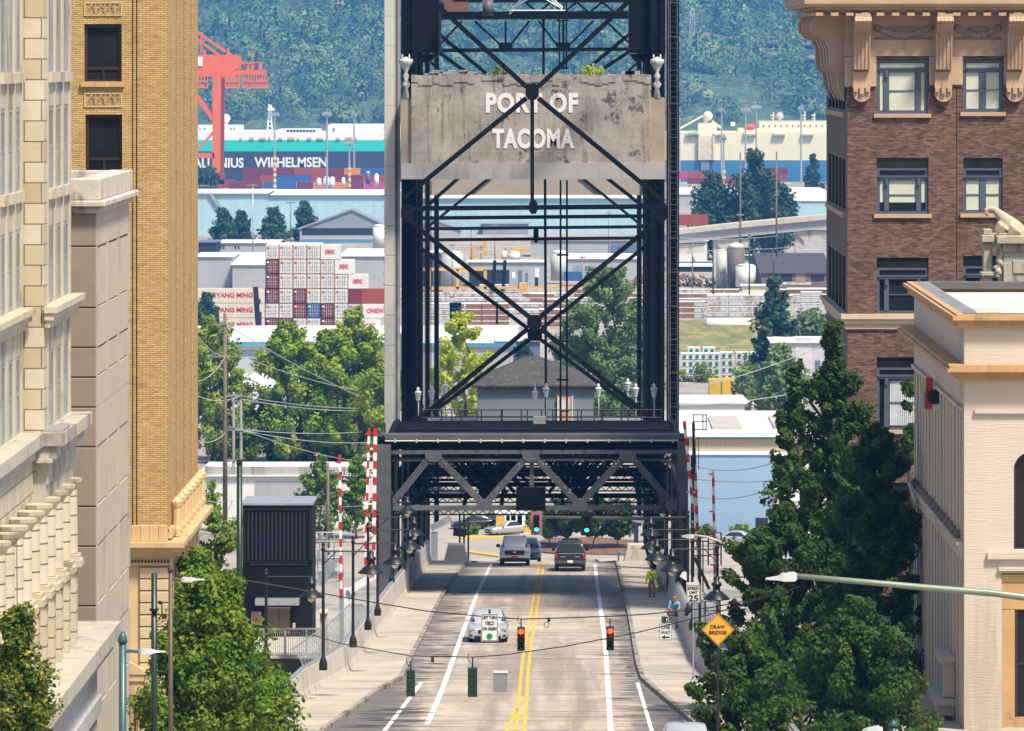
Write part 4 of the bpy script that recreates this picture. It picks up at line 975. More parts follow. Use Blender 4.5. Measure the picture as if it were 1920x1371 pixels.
mb.build_each('rosette',mat('grimy_rosette',(.2,.17,.14),.9),E)
mb=M().box(XE-.75,XE,dF+4,dF+7.6,ze(1352),ze(1340)); mb.box(XE-.6,XE,dF+4.2,dF+7.4,ze(1371),ze(1353)); mb.box(XE-.4,XE,dF+4.4,dF+5,ze(1338),ze(1272)); mb.box(XE-.55,XE,dF+4.2,dF+7.2,ze(1271),ze(1262)); mb.build('window_hood',m_bei,E)
M().box(XE-.05,XE-.005,dF+5.2,dF+6.8,ze(1338),ze(1272)).build('side_window',m_glass,E)
# red alarm box on the wall
al=thing('alarm_box','red and black alarm light box fixed to the beige street wall under the cornice','alarm box',W(1748,740,190))
c=Vector((XE-.25,190,Z_(740,190)))
mb=M().box(c.x-.22,c.x+.1,c.y-.2,c.y+.2,c.z-.55,c.z+.1); mb.box(c.x-.18,c.x+.08,c.y-.16,c.y+.16,c.z+.1,c.z+.62); mb.build('housing',m_red,al,bevel=.03)
mb=M().tube(c+Vector((.1,-.2,.0)),c+Vector((.12,-.5,-.05)),.2,.3,10); mb.build('horn',m_black,al)
M().box(c.x+.06,c.x+.3,c.y-.3,c.y-.2,c.z-.55,c.z-.32).build('lamp',m_white,al); M().box(c.x-.4,c.x-.23,c.y-.15,c.y+.15,c.z-.5,c.z+.4).build('back_plate',m_galv,al)
# --- stone turret with a carved beast between the two right hand buildings ---
m_st=mat('carved_stone',(.42,.37,.27),.9,0,.15,1.5,.4,stain=(.16,.15,.12),stth=.58); DG=222
xg=lambda p:X_(p,DG); zg=lambda p:Z_(p,DG)
tu=thing('stone_turret','weathered carved stone turret standing behind the beige roof','turret',(xg(1885),DG+1,zg(560)))
mb=M().box(xg(1882),xg(1960),DG,DG+3,15,zg(473)); mb.build('wall',m_st,tu)
mb=M().box(xg(1868),xg(1965),DG-.35,DG+3.3,zg(457),zg(442)); mb.box(xg(1880),xg(1962),DG-.1,DG+3.1,zg(472.5),zg(457.1)); mb.build('capstone',m_st,tu,bevel=.03)
mb=M().box(xg(1845),xg(1862),DG+.3,DG+1,15,zg(455)); mb.box(xg(1841),xg(1865),DG+.1,DG+1.2,zg(455),zg(441)); mb.box(xg(1845),xg(1861),DG+.3,DG+1,zg(440.9),zg(430)); mb.box(xg(1840),xg(1866),DG+.1,DG+1.2,zg(518),zg(510)); mb.build('side_column',m_st,tu,bevel=.03)
mb=M(); rr=random.Random(2)
for i in range(16): mb.ball((xg(1873+rr.uniform(-6,6)),DG+.1,zg(470+i*3.2)),.1+.07*rr.random(),n=6,m=4)
mb.build('carved_drop',m_st,tu,True)
mb=M().box(xg(1899),xg(1935),DG-.06,DG-.001,zg(513),zg(488)); mb.build('panel',m_st,tu,bevel=.02)
be=thing('stone_beast','weathered stone beast with long curled neck crouching on the turret','statue',(xg(1895),DG+1,zg(442)))
pt=[(1853,404),(1849,396),(1849,390),(1855,387),(1864,388),(1875,396),(1888,405),(1903,417),(1918,432)]; rp=[2.5,4.5,5,5,6,10,14,17,16]
mb=M().path([W(x,y+r*.75,DG+.9) for (x,y),r in zip(pt,rp)],[r/43.2 for r in rp],12); mb.path([W(1920,430,DG+.9),W(1935,446,DG+.9)],[.35,.2],10)
for x,y in ((1880,430),(1905,436)):
    for dy in (.5,1.3): mb.path([W(x,y-8,DG+dy),W(x-8,y+1,DG+dy),W(x-14,y+6,DG+dy)],[.3,.2,.12],8)
bd=mb.build('body',m_st,be,True); rm=bd.modifiers.new('r','REMESH'); rm.mode='VOXEL'; rm.voxel_size=.06; rm.use_smooth_shade=True
# ======== far side: hill, ships, terminal, yards ========
NPF={}
def leaf_mesh(name,cent,nrm,size,m,rng,parent=None,asp=.6):
    n=len(cent); nrm=nrm/np.linalg.norm(nrm,axis=1,keepdims=True)
    a=np.cross(nrm,rng.normal(size=(n,3))); a/=np.linalg.norm(a,axis=1,keepdims=True); b=np.cross(nrm,a)
    s=size[:,None]; v=np.empty((n,4,3)); v[:,0]=cent-a*s; v[:,1]=cent-b*s*asp; v[:,2]=cent+a*s; v[:,3]=cent+b*s*asp
    og=np.array([cent[:,0].mean(),cent[:,1].mean(),cent[:,2].min()]) if parent is None else np.array(ORG[parent.name])
    v=(v-og).reshape(-1,3); me=bpy.data.meshes.new(name); me.vertices.add(4*n); me.vertices.foreach_set('co',v.ravel())
    me.loops.add(4*n); me.loops.foreach_set('vertex_index',np.arange(4*n)); me.polygons.add(n); me.polygons.foreach_set('loop_start',np.arange(0,4*n,4)); me.update(calc_edges=True)
    me.materials.append(m); o=bpy.data.objects.new(name,me); COL.objects.link(o)
    if parent is None: o.location=og
    else: o.parent=parent
    ORG[o.name]=Vector(og); return o
def foliage(name,c1,c2,tip=None,vs=.8,trans=.3,tipth=.62):
    m,nt,b,g=nodes(name); P=g.outputs['Position']; out=nt.nodes['Material Output']
    n=noise(nt,P,vs,4,.7); c=ramp(nt,n,[(.35,c1),(.65,c2)])
    if tip: n2=noise(nt,P,vs*2.3,3,.7); c=mixc(nt,ramp(nt,n2,[(tipth,(0,0,0)),(tipth+.08,(1,1,1))]),c,tip)
    nt.links.new(c,b.inputs['Base Color']); b.inputs['Roughness'].default_value=.65; b.inputs['Specular IOR Level'].default_value=.25
    t=nt.nodes.new('ShaderNodeBsdfTranslucent'); nt.links.new(mixc(nt,.35,c,(.25,.30,.01)),t.inputs[0])
    mx=nt.nodes.new('ShaderNodeMixShader'); mx.inputs[0].default_value=trans; nt.links.new(b.outputs[0],mx.inputs[1]); nt.links.new(t.outputs[0],mx.inputs[2]); nt.links.new(mx.outputs[0],out.inputs[0]); return m
def crown_points(rng,nC,nL,h,r,shape,cl,flat=1.0,stretch=1.7):
    """centres, normals of leaves in a crown of height h and radius r whose base sits at z=0"""
    t=rng.random(nC)**(.85); R_=shape(t)*r; k=rng.random(nC)**.45; an=rng.random(nC)*2*np.pi
    cc=np.stack([R_*k*np.cos(an),R_*k*np.sin(an),t*h],1); dv=np.stack([np.cos(an)*.75,np.sin(an)*.75,np.full(nC,.66)],1); cr=cl*(.6+.8*rng.random(nC))*(.45+.55*np.clip(R_/r,0,1))
    idx=rng.integers(0,nC,nL); d=rng.normal(size=(nL,3)); d/=np.linalg.norm(d,axis=1,keepdims=True); d[:,2]*=flat
    rad=rng.random(nL)**.4; q=(d*dv[idx]).sum(1,keepdims=True); p=cc[idx]+(d*(1-.25*(stretch-1))+dv[idx]*q*(stretch-1))*(cr[idx]*rad)[:,None]
    nr=d*.8+rng.normal(size=(nL,3))*.55+np.array([0,0,.35]); return p,nr
S_col=lambda t:np.sin(np.pi*np.clip(t*.93+.07,0,1)**.62)**.8
S_spire=lambda t:(1-t)**.75*.9+.06*np.sin(t*19)+.04
S_con=lambda t:(1-t)*.95+.05+.10*np.sin(t*40)*(1-t)
S_round=lambda t:np.sqrt(np.clip(1-(2*t-1)**2,0.02,1))
m_bark=mat('bark',(.09,.07,.055),.9,0,.3,3,.5)
def tree(name,label,px,ytop,ybase,wpx,D,nL,leaf,m,shape=S_col,seed=0,nC=60,cl=None,z0=None,trunk=.15,flat=1,group=None,base_z=None,bark=None,limbs=7):
    rng=np.random.default_rng(seed); x=X_(px,D); zt=Z_(ytop,D); zb=Z_(ybase,D) if base_z is None else base_z; H=zt-zb; r=wpx/2*D/F
    root=thing(name,label,'tree',(x,D,zb),group); c0=zb+H*trunk; ch=H*(1-trunk)
    p,nr=crown_points(rng,nC,nL,ch,r,shape,cl or r*.42,flat); p=p+np.array([x,D,c0])
    leaf_mesh('crown',p,nr,leaf*(.6+.8*rng.random(nL)),m,rng,root)
    rr=random.Random(seed); mb=M(); k=7; tr=max(.08,H*.016)
    pts=[Vector((x+rr.uniform(-.3,.3)*r*.12*i,D,zb+H*.93*i/k)) for i in range(k+1)]; mb.path(pts,[tr*(1-.85*i/k) for i in range(k+1)],7)
    for i in range(limbs):
        j=rr.randint(2,k-3); a=rr.uniform(0,6.28); L_=r*rr.uniform(.25,.5); q=pts[j]; mb.path([q,q+Vector((math.cos(a)*L_*.5,math.sin(a)*L_*.5,L_*.45)),q+Vector((math.cos(a)*L_,math.sin(a)*L_,L_*1.05))],[tr*.4,tr*.25,tr*.08],5)
    mb.build('trunk',bark or m_bark,root,True); return root
# --- wooded hillside ---
m_hill=mat('hillside_scrub',(.055,.10,.035),.95,0,.35,.12,0,stain=(.20,.19,.08),stth=.54)
def hz(x,y):
    t=max(0,(y-3330)/1300); return min(1,t)**.85*250*(1+.10*math.sin(x*.011+1)+.06*math.sin(x*.023))+9*math.sin(x*.02+y*.013)*min(1,t*4)
g=M(); XS=[-900+i*36 for i in range(51)]; YS=[3300+i*40 for i in range(40)]
g.add([(x,y,hz(x,y)-(3 if y<3340 else 0)) for y in YS for x in XS],[(j*51+i,j*51+i+1,(j+1)*51+i+1,(j+1)*51+i) for j in range(39) for i in range(50)])
struct('hill',g,m_hill,True)
rng=np.random.default_rng(5)
m_for=foliage('hillside_forest',(.022,.065,.018),(.18,.27,.06),(.28,.31,.09),.03,.1,.56)
def forest(name,n,qn,qs,m,xr,yr,rmin,rmax,con):
    X=rng.uniform(*xr,n); Y=rng.uniform(*yr,n); kp=(np.sin(X*.021+1.3*np.sin(Y*.011))+np.sin(Y*.019+X*.009)+.9*np.sin(X*.063+Y*.041))<1.85; X=X[kp]; Y=Y[kp]; n=len(X); C=[];N=[];S=[]
    Zz=np.array([hz(a,b) for a,b in zip(X,Y)]); r=rng.uniform(rmin,rmax,n)*np.where(rng.random(n)<.12,1.5,1)
    idx=np.repeat(np.arange(n),qn); d=rng.normal(size=(n*qn,3)); d/=np.linalg.norm(d,axis=1,keepdims=True); d[:,2]=np.abs(d[:,2])*1.0-.15
    if con: t=rng.random(n*qn); p=np.stack([X[idx]+d[:,0]*r[idx]*(1-t)*.8,Y[idx]+d[:,1]*r[idx]*(1-t)*.8,Zz[idx]+t*r[idx]*3.4],1)
    else: p=np.stack([X[idx]+d[:,0]*r[idx],Y[idx]+d[:,1]*r[idx],Zz[idx]+r[idx]*.5+d[:,2]*r[idx]*1.15],1)
    nr=d*1.6+rng.normal(size=d.shape)*.25; return p,nr,qs*(.6+.8*rng.random(n*qn))
p1=forest('w',5600,115,1.3,m_for,(-560,520),(3335,4650),6,12.5,False); 
hw=leaf_mesh('hill_woods',*p1,m_for,rng); tag(hw,'dense mixed woodland covering the far hillside','woodland',None,'stuff')
m_for2=foliage('hillside_conifers',(.008,.024,.014),(.015,.038,.02),None,.02,.05)
p2=forest('w',700,90,1.1,m_for2,(-560,520),(3400,4600),4,6,True)
hw=leaf_mesh('hill_conifers',*p2,m_for2,rng); tag(hw,'darker conifers scattered through the hillside woodland','woodland',None,'stuff')
mb=M()
for k in range(3):
    pts=[]; 
    for i in range(22):
        px=1265+i*14; y=[3560,3900,3520][k]; 
        pts.append((X_(px,y),y,0))
    for a,b in zip(pts,pts[1:]):
        mb.add([(a[0],a[1]-5,hz(a[0],a[1]-5)+4.5),(b[0],b[1]-5,hz(b[0],b[1]-5)+4.5),(b[0],b[1]+5,hz(b[0],b[1]+5)+4.5),(a[0],a[1]+5,hz(a[0],a[1]+5)+4.5)],[(0,1,2,3)])
struct('bare_hillside_path',mb,mat('dry_slope',(.20,.16,.09),.95,0,.25,.05))
# pylon on the hill
Dp=3480; bz=Z_(150,Dp); mb=M(); x=X_(1298,Dp); H=(Z_(14,Dp)-bz)
def pyl(mb,x,y,bz,H,w0,w1):
    lv=[0,.18,.34,.5,.66,.8,.92,1]; wd=[w0,w0*.72,w0*.5,w0*.34,w1,w1,w1*.8,w1*.3]
    for i in range(7):
        for s1 in (-1,1):
            for s2 in (-1,1):
                a=Vector((x+s1*wd[i],y+s2*wd[i],bz+H*lv[i])); b=Vector((x+s1*wd[i+1],y+s2*wd[i+1],bz+H*lv[i+1])); mb.bar(a,b,.45,.45)
        for s2 in (-1,1):
            mb.bar((x-wd[i],y+s2*wd[i],bz+H*lv[i]),(x+wd[i+1],y+s2*wd[i+1],bz+H*lv[i+1]),.28,.28); mb.bar((x+wd[i],y+s2*wd[i],bz+H*lv[i]),(x-wd[i+1],y+s2*wd[i+1],bz+H*lv[i+1]),.28,.28)
pyl(mb,x,Dp,bz,H,6.0,1.6)
for t,w_ in ((.66,6),(.8,7),(.92,5)): mb.bar((x-w_,Dp,bz+H*t),(x+w_,Dp,bz+H*t),.4,.4)
single('transmission_tower',mb,mat('pylon_steel',(.42,.40,.42),.5,.2),'tall lattice power pylon standing on the hillside at the right','pylon')
# --- ships ---
m_shw=mat('ship_white',(.78,.78,.74),.5,0,.05,.06,stain=(.6,.55,.45),stth=.66); m_teal=mat('ship_teal',(.02,.52,.42),.5,0,.04,.1); m_navy=mat('ship_navy',(.035,.045,.085),.5,0,.08,.06)
m_crm=mat('ship_cream',(.74,.68,.47),.5,0,.05,.05,stain=(.62,.55,.4),stth=.66); m_blu=mat('ship_blue',(.04,.17,.33),.5,0,.08,.05)
DS=2010.0; xs_=lambda p:X_(p,DS); zs=lambda p:Z_(p,DS)
def hull(mb,xa,xb,z0,z1,w_=32,bow=8):      # long hull, pointed to the left
    mb.prismz([(xa+bow,DS),(xb,DS),(xb,DS+w_),(xa+bow,DS+w_),(xa,DS+w_*.75),(xa-bow*.5,DS+w_/2),(xa,DS+w_*.25)],z0,z1)
S1=thing('car_carrier_ship','car carrier ship with white, turquoise and navy hull and large white lettering','ship',(xs_(560),DS+16,-2))
mb=M(); hull(mb,xs_(150),xs_(905),-3,zs(284)); mb.build('lower_hull',m_navy,S1)
mb=M(); hull(mb,xs_(148),xs_(905),zs(283.9),zs(263)); mb.build('stripe',m_teal,S1)
mb=M(); hull(mb,xs_(147),xs_(905),zs(262.9),zs(248)); 
for a,b,t in ((365,449,236),(521,597,243),(615,905,234),(160,360,238)): mb.box(xs_(a),xs_(b),DS+1,DS+28,zs(247.9),zs(t))
mb.box(xs_(450),xs_(520),DS+4,DS+20,zs(247.9),zs(245))
mb.build('upper_works',m_shw,S1)
mb=M()
for i in range(9): mb.box(xs_(537+i*6.2),xs_(541.5+i*6.2),DS+.7,DS+.98,zs(249),zs(243.5))
for a in (374,383,432,438,432): mb.box(xs_(a),xs_(a+1.6),DS+.7,DS+.98,zs(243),zs(240))
mb.box(xs_(625),xs_(627),DS+.6,DS+.98,zs(250),zs(240)); mb.build('window',m_navy,S1)
mb=M()
for i in range(13): mb.box(xs_(450+i*18),xs_(453+i*18)+(i%3),DS-.5,DS-.02,zs(262),zs(258.5)+.2*(i%2))
mb.build('opening_shutter',mat('rusty_cream',(.5,.36,.2),.7),S1)
mb=M().ball(W(423,222,DS+10),1.9,n=14,m=8); mb.tube(W(423,229,DS+10),W(423,237,DS+10),.9,n=8); mb.build('radar_dome',m_shw,S1,True)
mb=M(); 
for dx in (-1,1): mb.bar(W(506+dx*5,250,DS+8),W(506+dx*1.2,204,DS+8),.5,.5)
for y in (244,236,228,220,212): mb.bar(W(502,y,DS+8),W(510,y,DS+8),.4,.4)
mb.box(xs_(500),xs_(512),DS+6,DS+10,zs(208),zs(203)); mb.tube(W(504,203,DS+8),W(504,195,DS+8),.2); mb.tube(W(509,203,DS+8),W(509,197,DS+8),.2); mb.ball(W(506,200,DS+8),.7); mb.build('radar_mast',m_shw,S1)
mb=M().box(xs_(416),xs_(430),DS+9,DS+9.5,zs(212),zs(206)); mb.build('antenna_frame',m_steelg,S1)
lt=lambda s,a,b,t,bt,p,m,D=DS,bold=.03,dep=.3: lettering(s,(bt-t)/F*D,(X_((a+b)/2,D),D-.2,Z_(bt,D)),m,p,(b-a)/F*D,dep,bold)
lt('WALLENIUS',340,457,296,315,S1,m_shw); lt('WILHELMSEN',477,613,295,314,S1,m_shw)
S2=thing('cream_cargo_ship','cream and blue vehicle carrier ship with orange lifeboat at the right','ship',(xs_(1450),DS+16,-2))
mb=M().box(xs_(1040),xs_(1990),DS,DS+32,-3,zs(301)); mb.build('lower_hull',m_blu,S2)
mb=M().box(xs_(1040),xs_(1990),DS-.1,DS+32,zs(300.9),zs(248)); mb.box(xs_(1425),xs_(1700),DS+6,DS+24,zs(247.9),zs(229)); mb.box(xs_(1385),xs_(1425),DS+5,DS+22,zs(247.9),zs(241))
mb.box(xs_(1310),xs_(1345),DS+5,DS+18,zs(247.9),zs(232)); mb.build('upper_hull',m_crm,S2)
mb=M(); 
for a in (1287,1290,1338,1395,1450,1503): mb.tube(W(a,252,DS-.8),W(a+22,252,DS-.8),1.0,n=10)
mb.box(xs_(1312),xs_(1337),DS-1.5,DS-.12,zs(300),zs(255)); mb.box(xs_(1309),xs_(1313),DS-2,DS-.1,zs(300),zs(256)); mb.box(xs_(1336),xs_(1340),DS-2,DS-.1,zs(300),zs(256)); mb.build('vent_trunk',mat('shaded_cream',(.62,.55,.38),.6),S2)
mb=M().box(xs_(1314),xs_(1330),DS-1,DS-.02,zs(320),zs(301)); mb.build('loading_door',mat('weathered_blue',(.15,.22,.27),.6,0,.2,.3),S2)
mb=M().path([W(1394,239,DS+2),W(1398,238.5,DS+2),W(1412,238.5,DS+2),W(1417,239,DS+2)],[.4,1.2,1.2,.4],10); mb.build('lifeboat',mat('lifeboat_orange',(.75,.08,.02),.5),S2,True)
mb=M()
for a,t in ((1450,211),(1509,208),(1527,212)): mb.tube(W(a,245,DS+8),W(a,t,DS+8),.3); mb.box(xs_(a-4),xs_(a+4),DS+7.5,DS+8.5,zs(218),zs(216)); mb.box(xs_(a-3),xs_(a+3),DS+7.5,DS+8.5,zs(224),zs(222))
mb.ball(W(1462,218,DS+8),1.5); mb.tube(W(1462,222,DS+8),W(1462,232,DS+8),.5); mb.bar(W(1275,241,DS+8),W(1318,217,DS+8),.7,.7); mb.tube(W(1323,232,DS+8),W(1323,214,DS+8),.8); mb.ball(W(1327,218,DS+8),2); mb.bar(W(1335,228,DS+8),W(1353,240,DS+8),1,1)
mb.box(xs_(1371),xs_(1379),DS+4,DS+5,zs(237),zs(229)); mb.build('deck_masts',m_crm,S2)
mb=M()
for i in range(11): mb.box(xs_(1432+i*11),xs_(1434+i*11),DS+5.7,DS+5.98,zs(238),zs(235))
mb.build('window',m_navy,S2)
mb=M(); 
for i in range(24): mb.tube(W(1425+i*6,229,DS+6.2),W(1425+i*6,226,DS+6.2),.08,n=4)
mb.bar(W(1425,226,DS+6.2),W(1560,226,DS+6.2),.12,.12); mb.build('railing',m_crm,S2)
# --- orange quay crane ---
CR=thing('quay_crane','orange container crane partly hidden behind the tan brick tower','crane',W(404,345,1900))
m_oc=mat('crane_orange',(.70,.13,.02),.5,0,.1,.1); D0=1900.0; xc=lambda p:X_(p,D0); zc=lambda p:Z_(p,D0)
for d in (0,22): mb=M().bar(W(405,352,D0)+Vector((0,d,0)),W(407,142,D0)+Vector((0,d,0)),2.9,2); mb.build('leg',m_oc,CR)
for d in (0,22): mb=M().bar(W(318,352,D0)+Vector((0,d,0)),W(318,142,D0)+Vector((0,d,0)),2.9,2); mb.build('leg',m_oc,CR)
mb=M().bar(W(318,110,D0),W(401,225,D0),1.6,1.6); mb.bar(W(401,247,D0),W(318,340,D0),.9,.9); mb.box(xc(318),xc(402),D0-1,D0+1,zc(296),zc(287)); mb.box(xc(404),xc(408),D0,D0+22,zc(145),zc(135)); mb.build('bracing',m_oc,CR)
mb=M().box(xc(250),xc(440),D0+2,D0+5,zc(144),zc(130)); mb.box(xc(250),xc(440),D0+15,D0+18,zc(144),zc(130)); mb.box(xc(365),xc(447),D0+3,D0+17,zc(129.9),zc(103)); mb.box(xc(380),xc(385),D0+3,D0+5,zc(103),zc(94)); mb.box(xc(424),xc(428),D0+3,D0+5,zc(103),zc(90)); mb.build('main_girder',m_oc,CR)
mb=M().bar(W(362,55,D0+4),W(465,125,D0+4),1,1); mb.bar(W(362,68,D0+4),W(445,128,D0+4),.9,.9); mb.bar(W(378,60,D0+4),W(378,98,D0+4),.8,.8); mb.bar(W(240,-40,D0+4),W(362,55,D0+4),1,1); mb.build('stay',m_oc,CR)
mb=M(); rr=random.Random(3); mb.box(xc(440),xc(496),D0+2,D0+16,zc(141),zc(132))
for a,b in ((365,389),(423,449),(455,502)):
    n=int((b-a)/5)
    for i in range(n+1): x=a+(b-a)*i/n; mb.bar(W(x,142,D0+2),W(x,165,D0+2),.35,.35); mb.bar(W(x,142,D0+2),W(min(b,x+5),165,D0+2),.25,.25)
    mb.bar(W(a,164,D0+2),W(b,164,D0+2),.7,1); mb.bar(W(a,153,D0+2),W(b,153,D0+2),.4,1)
for a in (462,470,484): mb.box(xc(a),xc(a+5),D0+3,D0+6,zc(132),zc(120 if a<480 else 116))
mb.bar(W(455,119,D0+3),W(488,117,D0+3),.5,.5); mb.build('trolley_walkway',m_oc,CR)
M().box(xc(363),xc(379),D0+2.5,D0+2.98,zc(124),zc(107)).build('machinery_panel',m_shw,CR)
mb=M().box(xc(398),xc(421),D0-2,D0+3,zc(345),zc(326)); mb.box(xc(395),xc(440),D0-2,D0+3,zc(352),zc(337)); mb.build('bogie',mat('dark_crane_red',(.28,.03,.03),.6,0,.2,.2),CR)
# --- containers ---
m_c={k:ribbed('container_'+k,c,.45,'h',.55,.5,0,.12,.22) for k,c in dict(maroon=(.16,.018,.028),red=(.34,.03,.03),pink=(.45,.05,.18),white=(.66,.65,.62),cream=(.62,.57,.48),blue=(.03,.10,.28),grey=(.42,.42,.42),orange=(.6,.2,.03),green=(.03,.22,.10),yellow=(.55,.36,.03),rust=(.30,.05,.03)).items()}
def container(px,ybot,D,w_,h,dep,k,label,group,ylab=None):
    x=X_(px,D); z=Z_(ybot,D); return single('shipping_container',M().box(x,x+w_,D,D+dep,z,z+h),m_c[k],label,'container',group)
rr=random.Random(11); D=1885.0
ORDX=None
ordn=['first','second','third','fourth','fifth','sixth','seventh','eighth','ninth','tenth','eleventh','twelfth']
ORDX=ordn+['thirteenth','fourteenth','fifteenth','sixteenth','seventeenth','eighteenth','nineteenth','twentieth']
rowc=['maroon','maroon','maroon','red','pink','maroon','white','blue','maroon','rust','orange','grey','maroon']
h_=2.55
for lev in range(3):
    x=X_(455 if lev else 430,D); i=0
    while x<X_(722,D):
        L_=rr.choice((6.1,12.2)); k=rr.choice(rowc); single('shipping_container',M().box(x,x+L_-.1,D+lev*.0,D+2.4,lev*2.6,lev*2.6+2.5),m_c[k],'%s container, %s from the left, in the %s tier of the far terminal stack'%(k,ORDX[i],('lowest','middle','top')[lev]),'container','containers stacked on the far terminal'); x+=L_+.2; i+=1
for (a,b,t,bt,k,nm) in ((1262,1289,322,336,'pink','pink container row beside the right hand bridge tower'),(1289,1341,322,334,'rust','reddish container stack top in front of the cream ship'),(1289,1341,334.5,345,'maroon','maroon container stack base in front of the cream ship'),(1345,1382,333,345,'red','red containers seen left of the tall dark trees'),(1425,1477,315,328,'maroon','maroon upper container right of the tall dark trees'),(1430,1477,328.5,339,'red','bright red lower container right of the tall dark trees'),(1262,1328,403,423,'rust','rusty red container above the elevated road')):
    Dk=1800 if bt<400 else 1220; single('shipping_container',M().box(X_(a,Dk),X_(b,Dk),Dk,Dk+2.5,Z_(bt,Dk),Z_(t,Dk)),m_c[k],nm,'container')
mb=M().box(X_(1262,1801),X_(1485,1801),1799,1812,-.5,Z_(345.2,1800)); single('quay_wall',mb,m_conc,'low concrete quay edge under the red containers at the right','quay wall')
# foot of the ships: tanks, plant
m_tank=mat('white_tank',(.66,.66,.62),.5,0,.08,.3,stain=(.5,.42,.32),stth=.64); m_palest=ribbed('pale_blue_shed',(.36,.54,.60),9,'h',.6,.1,0,.07,.10)
def tank(px,ytop,ybot,w_px,D,m,label,dome=.15,cat='tank'):
    r=w_px/2*D/F; c=Vector((X_(px,D),D,Z_(ybot,D))); H=Z_(ytop,D)-c.z; root=thing('storage_tank',label,cat,c)
    M().lathe([(r,0),(r,H*(1-dome))],c,20).build('shell',m,root,True); M().lathe([(r*1.02,0),(r*.7,H*dome*.6),(.05,H*dome)],c+Vector((0,0,H*(1-dome)+.001)),20).build('tank_roof',m_tank,root,True); return root
D=1870
for px,t,bt,w_,m,l in ((598,333,352,9,m_tank,'small white tank left of the cream plant under the ship'),(612,330,354,12,m_tank,'short cream tank in the plant under the ship lettering'),(623,331,354,10,m_tank,'cream tank beside the pipe rack under the ship'),(644,332,350,7,m_tank,'slim white tank right of the cream plant'),(690,321,345,8,m_c['blue'],'slim blue tank left of the white bell shaped tank'),(706,325,350,9,m_tank,'white bell shaped tank near the pale bridge column')): tank(px,t,bt,w_,D,m,l)
# tall floodlight masts
def mast(px,yt,D,label,stripe=None,w_=16,yb=None):
    root=thing('floodlight_mast',label,'light mast',(X_(px,D),D,0),'floodlight masts of the port'); x=X_(px,D); zt=Z_(yt,D)
    M().tube((x,D,0 if yb is None else Z_(yb,D)),(x,D,zt),.45,.25,8).build('pole',m_galv,root)
    hw=w_*D/F/2; mb=M().box(x-hw,x+hw,D-.4,D+.4,zt-.5,zt-.1); mb.box(x-hw*.6,x+hw*.6,D-.4,D+.4,zt-2.0,zt-1.6)
    for k in range(5): xx=x-hw+hw*.5*k; mb.box(xx-.3,xx+.3,D-.8,D-.4,zt-1.3,zt-.5)
    mb.tube((x,D,zt),(x,D,zt+1.2),.15); mb.build('lamp_head',m_galv,root)
    if stripe:
        mb=M(); z=0
        while z<stripe: mb.tube((x,D,z),(x,D,z+1.0),.62,n=8); z+=2
        mb.build('warning_stripes',mat('stripe_yellow',(.75,.55,.1),.6),root)
mast(515,211,1830,'floodlight mast with striped foot left of the navy lettering end',14); mast(613,210,1830,'tallest floodlight mast at the end of the ship lettering'); mast(655,263,1840,'shorter floodlight mast with striped foot right of the ship lettering',10); mast(664,212,1960,'faint floodlight mast above the white ship deck near the pale column',w_=9)
mast(1353,203,1960,'floodlight mast above the cream ship left of the orange lifeboat',w_=9); mast(1398,202,1820,'floodlight mast directly beside the orange lifeboat'); mast(1418,197,1810,'floodlight mast right of the orange lifeboat'); mast(1357,256,1790,'short mast with striped foot in front of the cream ship',10,w_=8); mast(1502,199,1960,'floodlight mast near the brown brick building',w_=9); mast(1274,207,1960,'floodlight mast next to the black ladder leg',w_=7)
